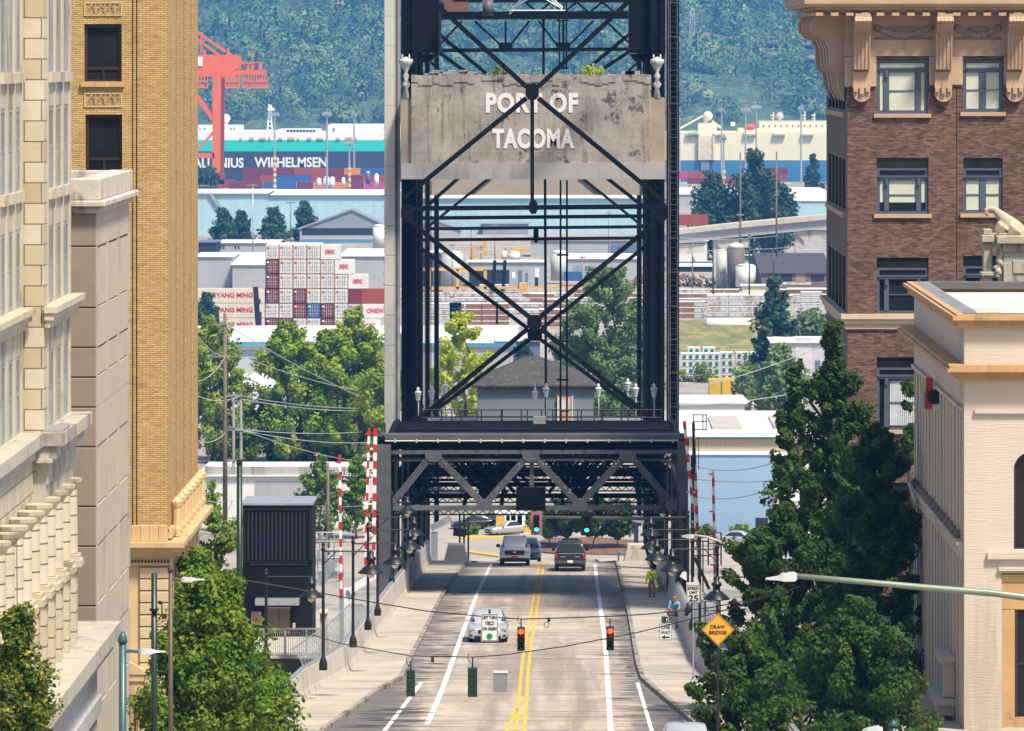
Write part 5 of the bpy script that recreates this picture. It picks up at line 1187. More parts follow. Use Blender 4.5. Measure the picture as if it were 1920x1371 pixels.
# ---------- sheds and yards ----------
m_rw=ribbed('white_metal_roof',(.70,.70,.68),3.1,'h',.6,.15,0,.06,.12); m_wg=ribbed('grey_sheet_wall',(.36,.37,.38),1.2,'h',.6,.3,0,.08,.12); m_ww=mat('white_wall',(.68,.68,.66),.7,0,.05,.2,stain=(.55,.54,.5),stth=.6)
m_bgr=ribbed('blue_grey_sheet',(.11,.16,.23),.9,'h',.5,.3,0,.08,.2); m_open=plain('shadowy_interior',(.015,.018,.025),.9); m_grr=mat('grey_metal_roof',(.24,.27,.30),.5,.0,.1,.1); m_drk=mat('blackish_roof',(.06,.062,.07),.8,0,.2,.3)
def shed(name,label,cat,a,b,yb,ye,yback,mw,mr,kids=(),D=None,ridge=None,gable=None,fascia=None,over=.4,group=None):
    D=D or gD(yb); x0,x1=X_(a,D),X_(b,D); zb=min(0,Z_(yb,D)); ze=Z_(ye,D); d2=(CZ-ze)*F/(yback-CY) if yback else D+12
    root=thing(name,label,cat,((x0+x1)/2,(D+d2)/2,zb),group)
    M().box(x0,x1,D,d2,zb,ze-.02).build('wall',mw,root)
    if gable is not None:                # gable end faces the viewer; gable = row of the apex, optional px
        ay,ax=gable; za=Z_(ay,D); xm=X_(ax,D); M().prism([(x0,ze),(x1,ze),(xm,za)],D+.02,d2-.02).build('gable_wall',mr if kids and kids[0]==0 else mw,root)
        mb=M(); t=.35; mb.add([(x0-over,D-over,ze-.1),(xm,D-over,za+.12),(xm,d2,za+.12),(x0-over,d2,ze-.1),(x1+over,D-over,ze-.1),(x1+over,d2,ze-.1),
           (x0-over,D-over,ze-.1-t),(xm,D-over,za+.12-t),(x1+over,D-over,ze-.1-t)],[(0,1,2,3),(1,4,5,2),(0,6,7,1),(1,7,8,4)]); mb.build('roof',mr,root)
    else:
        rz=ze+(ridge or .15); ym=(D+d2)/2; mb=M().prismx([(D-over,ze),(D-over,ze+.12),(ym,rz+.12),(d2,ze+.12),(d2,ze)],x0-over,x1+over); mb.build('roof',mr,root)
    if fascia: mf,y0,y1=fascia; M().box(x0-over,x1+over,D-over-.06,D-over-.005,Z_(y1,D),Z_(y0,D)).build('fascia',mf,root)
    for k in kids:
        if k==0: continue
        nm,p,q,t,bt,m=k; dd=.06 if nm!='door' else .08
        M().box(X_(p,D),X_(q,D),D-dd,D-.002,Z_(bt,D),Z_(t,D)).build(nm,m,root)
    return root
m_bf=plain('blue_fascia',(.04,.25,.42),.5)
shed('warehouse','long white roofed warehouse with blue eave stripe behind the left trees','warehouse',290,735,745,648,612,m_wg,m_rw,[('wall_panel',372,735,657,668,m_bgr)]+[('door',430+i*75,455+i*75,712,742,m_grr) for i in range(4)],fascia=(m_bf,640.5,647))
shed('warehouse','white roofed warehouse with blue eave stripe seen through the bridge tower','warehouse',770,962,745,650,611,m_wg,m_rw,fascia=(m_bf,643,649))
shed('warehouse','blue grey low building right of the white roof seen through the tower','warehouse',933,1012,742,640,629,m_bgr,m_rw)
mb=M()
for a in (395,440,520,545,600): p=W(a,616,775); mb.lathe([(1.9,0),(1.7,.4),(.8,.7)],p,12)
single('roof_vent',mb,m_rw,'rounded white roof humps along the blue striped warehouse','roof vent') if False else None
# block of container ends, 40 ft boxes seen end on
D=923.0; cw=25.9*D/F; chh=27.6*D/F
grid=["wwwwL","mwwwwL","mwwwwwL","mwmwwwR","wwmbmwwL","mmwwmwL"]
colr={'w':'white','m':'maroon','b':'blue','L':'white','R':'rust'}
def box_end(px,ybot,k,label):
    x=X_(px,D); z=Z_(ybot,D); root=thing('shipping_container',label,'container',(x+cw/2,D+6,z),'end on containers of the big stack')
    m=m_c[colr[k]]; wd=cw-.08; hh=chh-.08; M().box(x,x+wd,D,D+12.1,z,z+hh).build('box',m,root)
    fr=M(); fm=mat('brown_corner_posts',(.28,.19,.10),.7) if k=='w' else m_open
    fr.box(x-.03,x+.09,D-.05,D-.004,z,z+hh); fr.box(x+wd-.09,x+wd+.03,D-.05,D-.004,z,z+hh); fr.box(x+.09,x+wd-.09,D-.05,D-.004,z,z+.12); fr.build('end_frame',fm,root)
    dm=mat('grey_door_gear',(.26,.26,.26),.6) if k=='w' else mat('pale_door_gear',(.5,.42,.4),.6)
    g_=M(); 
    for q in (.25,.42,.58,.75): g_.box(x+wd*q-.03,x+wd*q+.03,D-.09,D-.06,z+.15,z+hh-.12)
    for q in (.3,.5,.78): g_.box(x+.2,x+wd*.46,D-.07,D-.055,z+hh*q-.03,z+hh*q+.03); g_.box(x+wd*.54,x+wd-.2,D-.07,D-.055,z+hh*q-.03,z+hh*q+.03)
    g_.build('door_gear',dm,root)
    M().box(x+.22,x+.6,D-.12,D-.1,z+hh*.76,z+hh*.86).build('marking',m_red if k=='w' else m_white,root)
    return root
def box_side(px,wpx,ybot,k,label,txt=None,D=D):
    x=X_(px,D); z=Z_(ybot,D); w_=wpx*D/F; root=thing('shipping_container',label,'container',(x+w_/2,D,z))
    M().box(x,x+w_-.06,D-.1,D+2.4,z,z+chh-.08).build('box',m_c[k],root)
    if txt:
        s,p0,p1,y0,y1,tm=txt; lettering(s,(y1-y0)*D/F,(X_((p0+p1)/2,D),D-.13,Z_(y1,D)),tm,root,(p1-p0)*D/F,.03,.03)
    return root
m_rl=plain('red_lettering',(.50,.02,.02),.6)
for r,row in enumerate(grid):
    px=498; yb=486+27.6*r
    if r==5: yb=486+27.6*5
    for c,k in enumerate(row):
        if k in 'LR':
            wp=38 if r<4 else 62
            if k=='L': box_side(px,wp,yb,'white','side on white container with red lettering, %s tier of the big stack'%ordn[r],('ONEWIC',px+8,px+wp-12,yb-18,yb-9,m_rl))
            else:
                box_side(px,24,yb,'maroon','dark maroon container end right of the end on stack, %s tier'%ordn[r]); box_side(px+24,44,yb,'rust','plain rust red container side on beside the pale bridge column')
        else: box_end(px,yb,k,'%s container end in %s column, %s tier from the top of the big stack'%({'w':'white','m':'maroon','b':'blue'}[k],ordn[c],ordn[r]))
        px+=25.9
for r in range(3):
    yb=568+27.6*r; rt=box_side(371-10,136,yb,'cream','long cream container with red lettering, %s of the three stacked at the left'%('top','middle','lowest')[r],('YANG MING',405,474,yb-19,yb-10,m_rl))
    M().box(X_(396,D),X_(404,D),D-.16,D-.11,Z_(yb-10,D),Z_(yb-19,D)).build('emblem',plain('emblem_violet',(.12,.03,.14)),rt); M().box(X_(397,D),X_(403,D),D-.2,D-.17,Z_(yb-15,D),Z_(yb-18,D)).build('emblem_bar',m_red,rt)
mb=M().bar(W(479,538,915),W(484,612,915),.9,.9); mb.box(X_(477,915),X_(488,915),914,916,Z_(570,915),Z_(561,915)); mb.box(X_(480,915),X_(490,915),914,916,Z_(612,915),Z_(585,915)); mb.bar(W(406,575,915),W(408,605,915),.7,.7); mb.box(X_(399,915),X_(413,915),914,916,Z_(582,915),Z_(578,915))
single('container_handler',mb,plain('dark_navy_machine',(.01,.012,.03),.5),'dark blue lifting mast of a container handler between cream boxes and the stack','lifting machine')
# buildings left behind the stack
shed('warehouse','pale grey warehouse with white roof directly above the lettered cream containers','warehouse',366,436,543,482,474,m_wg,m_rw); shed('warehouse','light grey shed with white shallow roof left of the container stack','warehouse',436,500,545,497,474,m_wg,m_rw,ridge=1.2)
shed('warehouse','grey walled warehouse with white roof right of the container stack','warehouse',640,735,543,481,467,m_wg,m_rw)
shed('office_building','long low pale blue grey building with small windows behind the warehouses','office building',372,520,474,456,450,m_wg,m_rw,[('window',412,415,461,467,m_open),('window',418,421,461,467,m_open),('window',440,443,461,467,m_open),('window',446,449,461,467,m_open)])
shed('workshop','blue framed open workshop at the foot of the dark conifers','workshop',372,405,478,455,450,m_open,m_bgr)
shed('boat_shed','grey gabled shed with open dark side under a shallow roof','shed',562,735,457,428,425,m_wg,m_grr,[0,('opening',566,735,428,441,m_open),('lower_wall',564,735,449,455,plain('faded_blue',(.10,.22,.38)))],gable=(393,660))
shed('warehouse','huge pale blue warehouse with diagonal stair on its wall at the left','warehouse',330,497,442,363,355,m_palest,m_rw,over=.8); shed('warehouse','huge pale blue warehouse with white eave left of the bridge tower','warehouse',498,738,438,366,356,m_palest,m_rw,over=.8)
Dw=gD(442)-.6; mb=M(); mb.bar(W(394,362,Dw),W(416,394,Dw),.9,.4)
for i in range(9): mb.bar(W(372+i*5,357,Dw),W(372+i*5,347,Dw),.12,.12)
mb.bar(W(370,348,Dw),W(392,348,Dw),.15,.15); single('outside_stair',mb,m_galv,'grey steel stair running diagonally up the pale blue warehouse','stair')
for a,b,t,bt in ((785,1235,372,437),): shed('warehouse','pale blue warehouse seen between the bridge tower legs','warehouse',a,b,bt,t,364,m_palest,m_rw,over=.8)
shed('shed','grey gabled shed seen through the left of the tower','shed',786,862,446,430,424,m_wg,m_grr,gable=(411,812)); shed('shed','dark grey flat shed seen through the middle of the tower','shed',905,990,440,420,416,m_grr,m_grr)
shed('warehouse','pale grey warehouse with white roof behind the elevated road','warehouse',1266,1560,388,365,352,m_wg,m_rw); shed('warehouse','long pale blue warehouse with white roof beyond the elevated road','warehouse',1440,1570,417,377,366,m_palest,m_rw)
shed('warehouse','grey warehouse with broad white roof seen through the right of the tower','warehouse',1064,1195,520,486,476,m_wg,m_rw,[('door',1075,1090,498,518,m_grr)]); shed('warehouse','large plain grey shed behind the round tank','warehouse',995,1235,482,452,449,m_wg,m_grr,[('opening',1144,1235,459,474,m_bgr)])
shed('mill_building','grey mill building with dark open bay and lean to roof','building',878,1020,538,492,488,m_wg,m_rw,[('opening',880,955,506,537,m_open),('window',960,966,510,522,m_white),('door',972,979,507,537,m_bgr),('door',985,990,512,537,m_bgr),('window',1003,1011,503,520,m_ww),('door',1003,1009,520,537,m_open)])
shed('shed','dark blue open shed with red brown trim at the left inside the tower','shed',782,826,540,474,470,m_bgr,m_rw,[('opening',784,812,480,537,m_open),('frame',820,824,474,538,mat('red_brown',(.3,.09,.06),.7))])
tank(848,470,537,40,1090,mat('pale_green_tank',(.47,.50,.44),.6,0,.05,.3),'tall pale green cylindrical silo seen left in the tower',.06); tank(1048,468,526,31,1110,MT['pale_green_tank'],'round topped pale tank in the middle of the yard',.1); tank(964,470,488,22,1180,m_tank,'squat white tank above the mill building',.2); tank(945,470,487,10,1180,m_tank,'narrow white tank beside the yellow pipework',.1)
tank(711,420,466,24,1150,m_tank,'white round tank behind the white pipe frame near the pale column',.1)
mb=M(); rr=random.Random(5); m_yp=mat('yellow_pipework',(.62,.36,.05),.6,0,.15,.5)
for i in range(26): 
    x=rr.uniform(880,968); y=rr.uniform(462,487); 
    if rr.random()<.5: mb.bar(W(x,y,1185),W(x+rr.uniform(4,26),y,1185),.35,.35)
    else: mb.bar(W(x,y,1185),W(x,488,1185),.3,.3)
mb.box(X_(905,1185),X_(912,1185),1184,1186,Z_(480,1185),Z_(446,1185)); mb.box(X_(966,1185),X_(990,1185),1184,1188,Z_(473,1185),Z_(466,1185)); single('pipework',mb,m_yp,'tangle of yellow pipes and beams above the mill roof','pipework')
mb=M()
for a in (928,947): mb.bar(W(a,488,1050),W(a-4,545,1050),.7,.7)
for y in (495,510,525): mb.bar(W(925,y,1050),W(949,y,1050),.3,.5)
single('dark_gantry',mb,m_steel,'black inclined twin legged frame before the open mill bay','gantry')
mb=M().bar(W(785,505,1045),W(912,505,1045),.6,.6)
for a in (806,858,910): mb.bar(W(a,505,1045),W(a,548,1045),.6,.6)
mb.bar(W(785,540,1045),W(1215,539,1045),.45,.6); mb.box(X_(974,1045),X_(989,1045),1043,1046,Z_(548,1045),Z_(530,1045)); single('yellow_gantry_crane',mb,m_yp,'yellow travelling crane rail and cab across the timber yard','gantry crane')
single('shipping_container',M().box(X_(1057,1100),X_(1092,1100),1100,1103,Z_(527,1100),Z_(510,1100)),m_c['blue'],'bright blue container beside the round topped tank','container')
# timber packs
m_pkw=mat('white_timber_wrap',(.70,.70,.68),.6,0,.08,.6,stain=(.52,.50,.46),stth=.58); m_pkb=mat('timber_ends',(.26,.11,.06),.85,0,.25,.6); m_pkg=mat('grey_timber_wrap',(.50,.50,.49),.7,0,.15,1.2,stain=(.3,.24,.18),stth=.5)
def pack(px,D,w_,layers,m,label,group,lh=.85,z0=0,dots=None):
    x=X_(px,D); root=thing('timber_stack',label,'timber stack',(x+w_/2,D+1,z0),group); a=M();b=M();c=M()
    for i in range(layers):
        z=z0+i*(lh+.14)+.14; a.box(x,x+w_,D,D+2.2,z,z+lh*.8); c.box(x-.04,x+w_+.04,D-.06,D+2.26,z+lh*.8,z+lh)
        for q in (.12,.5,.88): b.box(x+w_*q-.12,x+w_*q+.12,D+.1,D+2.1,z-.14,z)
    a.build('timber_pack',m,root); c.build('wrap_cover',m_pkw,root); b.build('bearer',m_open,root)
    if dots:
        d_=M()
        for i in range(layers): d_.lathe([(.34,-.02),(.34,.02)],(0,0,0),8) if False else [d_.prism([(x+w_*q+.32*math.cos(t*math.pi/4),z0+i*(lh+.14)+.14+lh*.4+.3*math.sin(t*math.pi/4)) for t in range(8)],D-.05,D-.01) for q in (.25,.75)]
        d_.build('printed_mark',dots,root)
    return root
rr=random.Random(21); ORD=lambda i:(ordn+['thirteenth','fourteenth','fifteenth','sixteenth'])[i]
for r,(yb,x0,x1) in enumerate(((549,786,1225),(557,786,1225),(566,786,1225),(577,790,1225),(589,790,1225),(550,1270,1560),(558,1270,1560),(568,1270,1560),(549,724,752),(560,724,752))):
    Dk=gD(yb); px=x0; px_i=-1
    while px<x1:
        px_i+=1
        w_=rr.choice((4.9,6.1,7.3)); pack(px,Dk,w_,rr.choice((1,1,2)),rr.choice((m_pkg,m_pkg,m_pkb)),'flat timber stack, %s from the left in the %s row'%(ORD(px_i),('farthest','second farthest','middle','fourth farthest','nearest','farthest right hand','second right hand','nearest right hand','farther leftmost','nearer leftmost')[r]),'timber stacks in rows',.7); px+=w_*F/Dk+rr.uniform(3,9)
for i,(px,yb,w_,ly,m) in enumerate(((793,612,7.0,4,m_pkg),(843,612,2.6,4,m_pkb),(873,612,3.0,4,m_pkb),(903,612,3.0,4,m_pkb),(930,612,2.4,4,m_pkb),(1265,608,3.6,4,m_pkb),(1302,608,2.0,4,m_pkg),(1326,595,3.9,4,m_pkg),(1367,595,3.9,4,m_pkg),(1408,595,3.9,4,m_pkg),(1448,595,3.9,4,m_pkg),(1502,600,3.9,5,m_pkg),(1011,612,6,3,m_pkb))):
    pack(px,gD(yb),w_,ly,m,'tall timber stack with %s faces, %s of the front row from the left'%('brown' if m is m_pkb else 'pale striped',(ordn+['thirteenth'])[i]),'front row of timber stacks',.92)
m_dot=plain('green_print',(.01,.16,.12),.6)
k=0
for yb,xx in ((716,(1277,1301,1326)),(714,(1351,1380,1408,1436)),(690,(1290,1318,1440))):
    for px in xx: pack(px,gD(yb),1.95,4 if yb>700 else 3,m_pkw,'white stack printed with green marks, %s of the packs above the yellow container'%ordn[k],'printed white packs',.95,dots=m_dot); k+=1
# grass bank
mb=M(); A_=[(X_(1258,940),940),(X_(1475,940),940),(X_(1475,820),820),(X_(1258,820),820)]
mb.add([(X_(1200,940),940,1.2),(X_(1560,940),940,1.2),(X_(1560,850),850,.12),(X_(1200,850),850,.12)],[(0,1,2,3)]); struct('grass_bank',mb,mat('dry_grass',(.16,.17,.05),.95,0,.3,.25,.5,(1,.3,1),stain=(.32,.24,.09),stth=.5))
root=thing('horizontal_tank','long pale horizontal tank lying in front of the timber stacks','tank',(X_(1368,925),925,0)); M().path([W(1322,609,925),W(1326,609,925),W(1407,609,925),W(1411,609,925)],[.4,1.25,1.25,.4],16).build('shell',m_tank,root,True)
M().box(X_(1335,925),X_(1340,925),924,926,0,.5).build('saddle',m_conc,root); M().box(X_(1395,925),X_(1400,925),924,926,0,.5).build('saddle',m_conc,root)
# elevated road
mb=M(); Dv=1180; fl=lambda px:lerp([(1262,432),(1370,420),(1560,402)],px)
OV=thing('elevated_road','pale concrete elevated road on piers crossing at the right','viaduct',(X_(1410,Dv),Dv,0)); xs2=[1225+i*20 for i in range(25)]
a=M(); bb=M(); 
for p,q in zip(xs2,xs2[1:]):
    for mb_,dy0,dy1,o0,o1 in ((a,0,9,0,9),(bb,.8,8,9,26)):
        v=[]
        for px in (p,q):
            z1=Z_(fl(px)+o0,Dv); z0=Z_(fl(px)+o1,Dv); x=X_(px,Dv); v.append([(x,Dv+dy0,z0),(x,Dv+dy0,z1),(x,Dv+dy1,z1),(x,Dv+dy1,z0)])
        mb_.loft(v,cap=True)
a.build('parapet_beam',m_conc,OV); bb.build('girder',mat('girder_grey',(.36,.35,.34),.8,0,.1,.1),OV)
for px in (1345,1500,1262): mb=M().box(X_(px-8,Dv),X_(px+8,Dv),Dv+2,Dv+6,0,Z_(fl(px)+26,Dv)); mb.prism([(X_(px-12,Dv),Z_(fl(px)+26,Dv)),(X_(px+60,Dv),Z_(fl(px)+26,Dv)),(X_(px+58,Dv),Z_(fl(px)+42,Dv)),(X_(px+10,Dv),Z_(fl(px)+46,Dv))],Dv+1.5,Dv+6.5); mb.build('pier',m_conc,OV)
tank(1380,454,540,33,1085,mat('brown_silo',(.13,.10,.085),.7,0,.2,.5),'tall dark brown silo with conical top beside the wooden pole',.12); tank(1353,467,540,20,1090,MT['pale_green_tank'],'plain pale green silo left of the brown silo',.03); tank(1398,494,538,38,1080,m_tank,'short white tank in front of the brown silo',.1); tank(1430,492,520,22,1100,m_tank,'white tank left of the brown barn',.12)
shed('barn','brown timber barn with dark shingle roof and porch','barn',1427,1556,546,513,490,mat('brown_boards',(.17,.115,.085),.85,0,.15,.6),m_shin,[('window',1441,1447,512,520,m_open),('window',1452,1458,512,520,m_open),('window',1465,1485,514,527,m_open),('wall_panel',1492,1510,513,530,mat('tan_board',(.36,.22,.14),.8)),('window',1520,1545,516,527,m_open),('porch_roof',1458,1522,529,534,m_pkg)],ridge=3)
shed('shed','white walled shed left of the dark brown silo','shed',1262,1326,490,452,446,m_ww,m_rw); shed('shed','low white roofed shed over stacked logs at the right','shed',1262,1335,510,500,492,m_open,m_rw)
shed('railcar','green boxcars standing behind the brown barn','railcar',1395,1530,490,479,477,m_c['green'],m_rw,[('marking',1487,1497,480,488,m_white)]); shed('railcar','pale blue railcar left of the green boxcars','railcar',1385,1418,488,478,476,m_palest,m_rw)
shed('lean_to','cream panelled fence wall beneath the brown barn','wall',1392,1462,556,536,534,m_crm,m_rw)
mb=M(); rr=random.Random(3)
for i in range(120): px=rr.uniform(1265,1385); y=rr.uniform(518,546); p=W(px,y,1095+rr.uniform(0,3)); mb.tube(p,p+Vector((0,8,0)),.28,n=6)
for i in range(60): px=rr.uniform(1188,1222); y=rr.uniform(518,540); p=W(px,y,1090+rr.uniform(0,3)); mb.tube(p,p+Vector((0,8,0)),.3,n=6)
tag(mb.build('log_pile',mat('log_ends',(.22,.13,.08),.9,0,.4,.8)),'heaps of sawn logs stacked beyond the timber yard','log pile',None,'stuff')
shed('timber_rack','orange brown timber rack right of the cream fence','rack',1480,1560,562,543,541,mat('orange_timber',(.42,.22,.07),.8,0,.2,.5),m_rw)
# right middle distance
yc=thing('shipping_container','bright yellow container with black lettering behind the white roofs','container',W(1365,748,741)); D=741
M().box(X_(1330,D),X_(1354,D),D+.25,D+5,0,Z_(713,D)).build('end_wall',m_c['yellow'],yc); M().box(X_(1354.2,D),X_(1398,D),D,D+5,0,Z_(712,D)).build('box',m_c['yellow'],yc)
v,f,wd=text_mesh('MSC',.9,2.1,.03,.03); mb=M(); c0=W(1376,746,D); mb.add([(c0.x-(z-.0)+.45,D-.03+y,c0.z+.3+x) for x,y,z in v],f); mb.build('lettering',m_open,yc)
k=0
for px,w_ in ((1262,26),(1294,22),(1314,20),(1341,33),(1391,18),(1411,20),(1433,22),(1462,22),(1490,22)):
    D=700+(k%2)*3; t=thing('box_trailer',('white box trailer end, %s of the parked row under the yellow container' if w_!=33 else 'white trailer with orange sign, %s of the parked row')%ordn[k],'trailer',W(px+w_/2,784,D)); x0,x1=X_(px,D),X_(px+w_,D)
    M().box(x0,x1,D,D+11,1.0,Z_(756,D)).build('box',m_ww,t); M().box(x0+.15,x1-.15,D-.04,D-.005,1.2,Z_(758,D)).build('door',m_wg if w_!=33 else m_ww,t)
    if w_==33: M().box(X_(1343,D),X_(1370,D),D-.08,D-.05,Z_(775,D),Z_(763,D)).build('sign',plain('sign_orange',(.8,.22,.01),.5),t); lettering('YELLOW',.5,(X_(1356.5,D),D-.1,Z_(772,D)),m_open,t,1.6,.02,.02)
    else: M().box(x0+.5,x0+1.0,D-.08,D-.05,Z_(768,D),Z_(763,D)).build('marking',m_red,t)
    mb=M()
    for xx in (x0+.3,x1-.3): mb.tube((xx-.2,D+1,.5),(xx+.2,D+1,.5),.5,n=10)
    mb.build('wheel',m_black,t); k+=1
shed('warehouse','tan sided building with broad white roof and green gutter at the right','warehouse',1262,1480,960,823,772,ribbed('tan_sheet_wall',(.55,.45,.27),.5,'h',.6,.5,0,.05,.3),m_rw,fascia=(plain('green_gutter',(.02,.12,.06)),819,822.8),D=560)
Dk=573; mb=M(); zr_=Z_(821,560)
for a,b in ((1335,1387),(1453,1470)): mb.box(X_(a,Dk),X_(b,Dk),Dk,Dk+13,zr_+.25,zr_+.30)
single('roof_patch',mb,mat('roof_patch_beige',(.50,.47,.42),.8),'two beige rectangular patches on the white roof at the right','roof patch') if False else None
M().box(X_(1330,576),X_(1380,576),571,583,zr_+.2,zr_+.42).build('skylight',MT.get('roof_patch_beige') or mat('roof_patch_beige',(.50,.47,.42),.8),bpy.data.objects['warehouse'] ) if False else None
for rp_ in (wb_:=bpy.data.objects['fascia.002'].parent,):
    for a,b in ((1331,1386),(1446,1470)): M().box(X_(a,580),X_(b,580),571,589,7.95,8.3).build('roof_patch',mat('roof_patch_beige',(.42,.39,.34),.8),rp_)
shed('building','low white building with roof units behind the tan sided building','building',1262,1395,790,757,742,m_ww,m_rw,D=672)
shed('warehouse','light blue clapboard warehouse at the right beside the bridge','warehouse',1285,1449,1003,853,848,ribbed('light_blue_laps',(.28,.42,.58),.35,'v',.6,.5,0,.05,.2),m_rw,[('window',1417,1440,971,991,m_open)],over=.15)
shed('building','white building adjoining the blue clapboard warehouse','building',1450,1560,1003,856,850,m_ww,m_rw,[('window',1458,1478,972,991,m_wg)],over=.1)
shed('office_building','pale grey building with stepped parapet behind the right hand trees','office building',1449,1560,735,643,632,mat('pale_lilac_render',(.48,.47,.49),.7,0,.05,.3),m_rw,[('tower_face',1491,1522,633,720,mat('pale_lilac_front',(.54,.53,.55),.7)),('window',1496,1505,672,690,m_bgr),('window',1528,1538,676,694,m_bgr)])
# left middle distance
shed('building','white building with broad streaked parapet behind the elevator tower','building',378,690,1000,893,868,m_ww,m_rw,[('parapet',384,690,875,892,mat('streaked_concrete',(.40,.39,.36),.9,0,.15,.3,.2,(1,1,.15),stain=(.22,.21,.18),stth=.5)),('wall_panel',478,620,903,985,m_wg),('door',508,538,940,960,m_ww)],D=541)
root=thing('shop_sign','black sign with white lettering on the white building','sign',W(635,893,540)); M().box(X_(617,540),X_(656,540),539.6,539.8,Z_(904,540),Z_(881,540)).build('board',m_black,root); lettering('NUTHOUSE',.62,(X_(636,539),539.55,Z_(894,539)),m_white,root,2.0,.03,.02); lettering('SPORTS GRILL',.25,(X_(640,539),539.55,Z_(901,539)),m_white,root,1.3,.03,.01)
shed('building','low white building glimpsed behind the left row of trees','building',375,700,800,748,700,m_ww,m_rw,D=690)
shed('building','orange roofed low building behind the left trees','building',395,520,845,812,800,mat('orange_wall',(.5,.16,.04),.7),m_rw,D=655)
shed('building','pale blue roofed building beside the pale bridge column','building',690,724,845,800,780,m_ww,plain('sky_blue_roof',(.10,.28,.55),.5),D=640)
shed('building','yellow clapboard building with white framed windows beyond the bridge','building',930,1003,1003,964,955,ribbed('yellow_laps',(.80,.42,.02),.4,'v',.6,.5,0,.05,.25),m_rw,[('frame',946,1003,965,986,m_white),('window',949,956,966.5,984.5,m_open),('window',958,967,966.5,984.5,m_open),('window',970,979,966.5,984.5,m_open),('window',985,1000,966.5,984.5,m_open),('base_board',930,1003,999,1003,m_ww)],D=532,over=.1)
shed('building','white and orange shop front left of the yellow building','building',800,905,992,955,950,m_ww,m_rw,[('window',808,822,962,980,m_open),('wall_panel',826,840,955,990,plain('pale_orange',(.6,.3,.15))),('window',850,880,960,978,m_bgr)],D=560)
# ======== trees ========
f_br=foliage('bright_green_leaves',(.05,.125,.008),(.21,.33,.025),(.36,.30,.035),1.3,.36,.62)
f_lo=foliage('locust_leaves',(.16,.26,.03),(.28,.38,.06),None,.9,.4)
f_dk=foliage('dark_maple_leaves',(.016,.05,.006),(.065,.13,.014),(.26,.18,.02),1.2,.32,.63)
f_hd=foliage('hedge_yellow_tip',(.04,.08,.01),(.14,.19,.02),(.45,.36,.04),1.8,.25,.56)
f_md=foliage('poplar_leaves',(.16,.27,.02),(.38,.48,.05),None,.35,.35)
f_yl=foliage('yellow_green_leaves',(.36,.46,.02),(.62,.66,.05),None,.4,.4)
f_gg=foliage('grey_green_leaves',(.09,.17,.045),(.22,.31,.09),None,.3,.3)
f_cn=foliage('conifer_needles',(.015,.045,.02),(.05,.10,.04),None,.3,.1)
tree('columnar_tree','bright green leafy tree in front of the tan brick tower, biggest at the lower left',395,1090,0,330,150,46000,.08,f_br,lambda t:np.clip((1-t)**.62*1.02+.08*np.sin(t*21),.03,1),1,230,.62,base_z=deck(150),trunk=.12)
tree('columnar_tree','green leafy tree peeking up behind the biggest lower left tree',372,1033,0,125,185,20000,.10,f_br,S_col,2,70,base_z=deck(185),trunk=.15)
tree('columnar_tree','dense bright green tree low beside the left parapet',455,1225,0,190,158,24000,.09,f_br,S_col,22,90,base_z=deck(158),trunk=.1)
tree('locust_tree','feathery yellow green tree between the tan brick tower and the black elevator box',405,945,0,150,228,22000,.10,f_lo,lambda t:np.sin(np.pi*np.clip(t*.8+.15,0,1))**.6,3,90,base_z=2,trunk=.45,flat=.45)
tree('street_tree','dark green tree with yellow tips in the bottom left corner',30,1150,0,215,115,32000,.07,f_hd,S_spire,4,110,base_z=deck(115),trunk=.1)
tree('street_tree','tall pointed dark green tree before the brown brick building',1560,612,0,400,215,46000,.11,f_dk,lambda t:np.clip((1-t)**.85*.95+.09*np.sin(t*25+1),.03,1),5,330,.5,base_z=deck(205)-2,trunk=.05)
tree('street_tree','loose dark green tree with side branches left of the tall pointed tree',1490,690,0,200,224,15000,.14,f_dk,lambda t:np.clip((1-t)**.6*.8+.22*np.sin(t*17),.05,1),15,80,.55,base_z=2,trunk=.3)
tree('street_tree','broad dark green tree crowding the right parapet beside the warning sign',1465,955,0,410,186,46000,.10,f_dk,lambda t:np.clip((1-t)**.6*.95+.12*np.sin(t*19),.03,1),6,230,.45,base_z=deck(188),trunk=.05)
tree('street_tree','dark green tree filling the space against the beige side wall',1640,800,0,270,199,36000,.105,f_dk,lambda t:np.clip((1-t)**.55*.95+.10*np.sin(t*23),.03,1),7,240,.45,base_z=deck(199),trunk=.04)
tree('street_tree','narrow dark tree spire between the brown and beige buildings',1704,715,0,110,231,13000,.16,f_dk,S_spire,8,70,.5,base_z=2,trunk=.1)
tree('street_tree','low dark green tree filling the bottom right beneath the green lamp arm',1610,1130,0,290,174,30000,.09,f_dk,lambda t:np.clip((1-t)**.5+.1*np.sin(t*19),.03,1),16,200,.42,base_z=deck(174)-.3,trunk=.02)
tree('street_tree','low spreading dark green branches at the bottom right edge of the pavement',1405,1195,0,190,170,18000,.095,f_dk,S_col,9,90,.42,base_z=deck(172),trunk=.08)
g_='row of poplars behind the white building at the left'
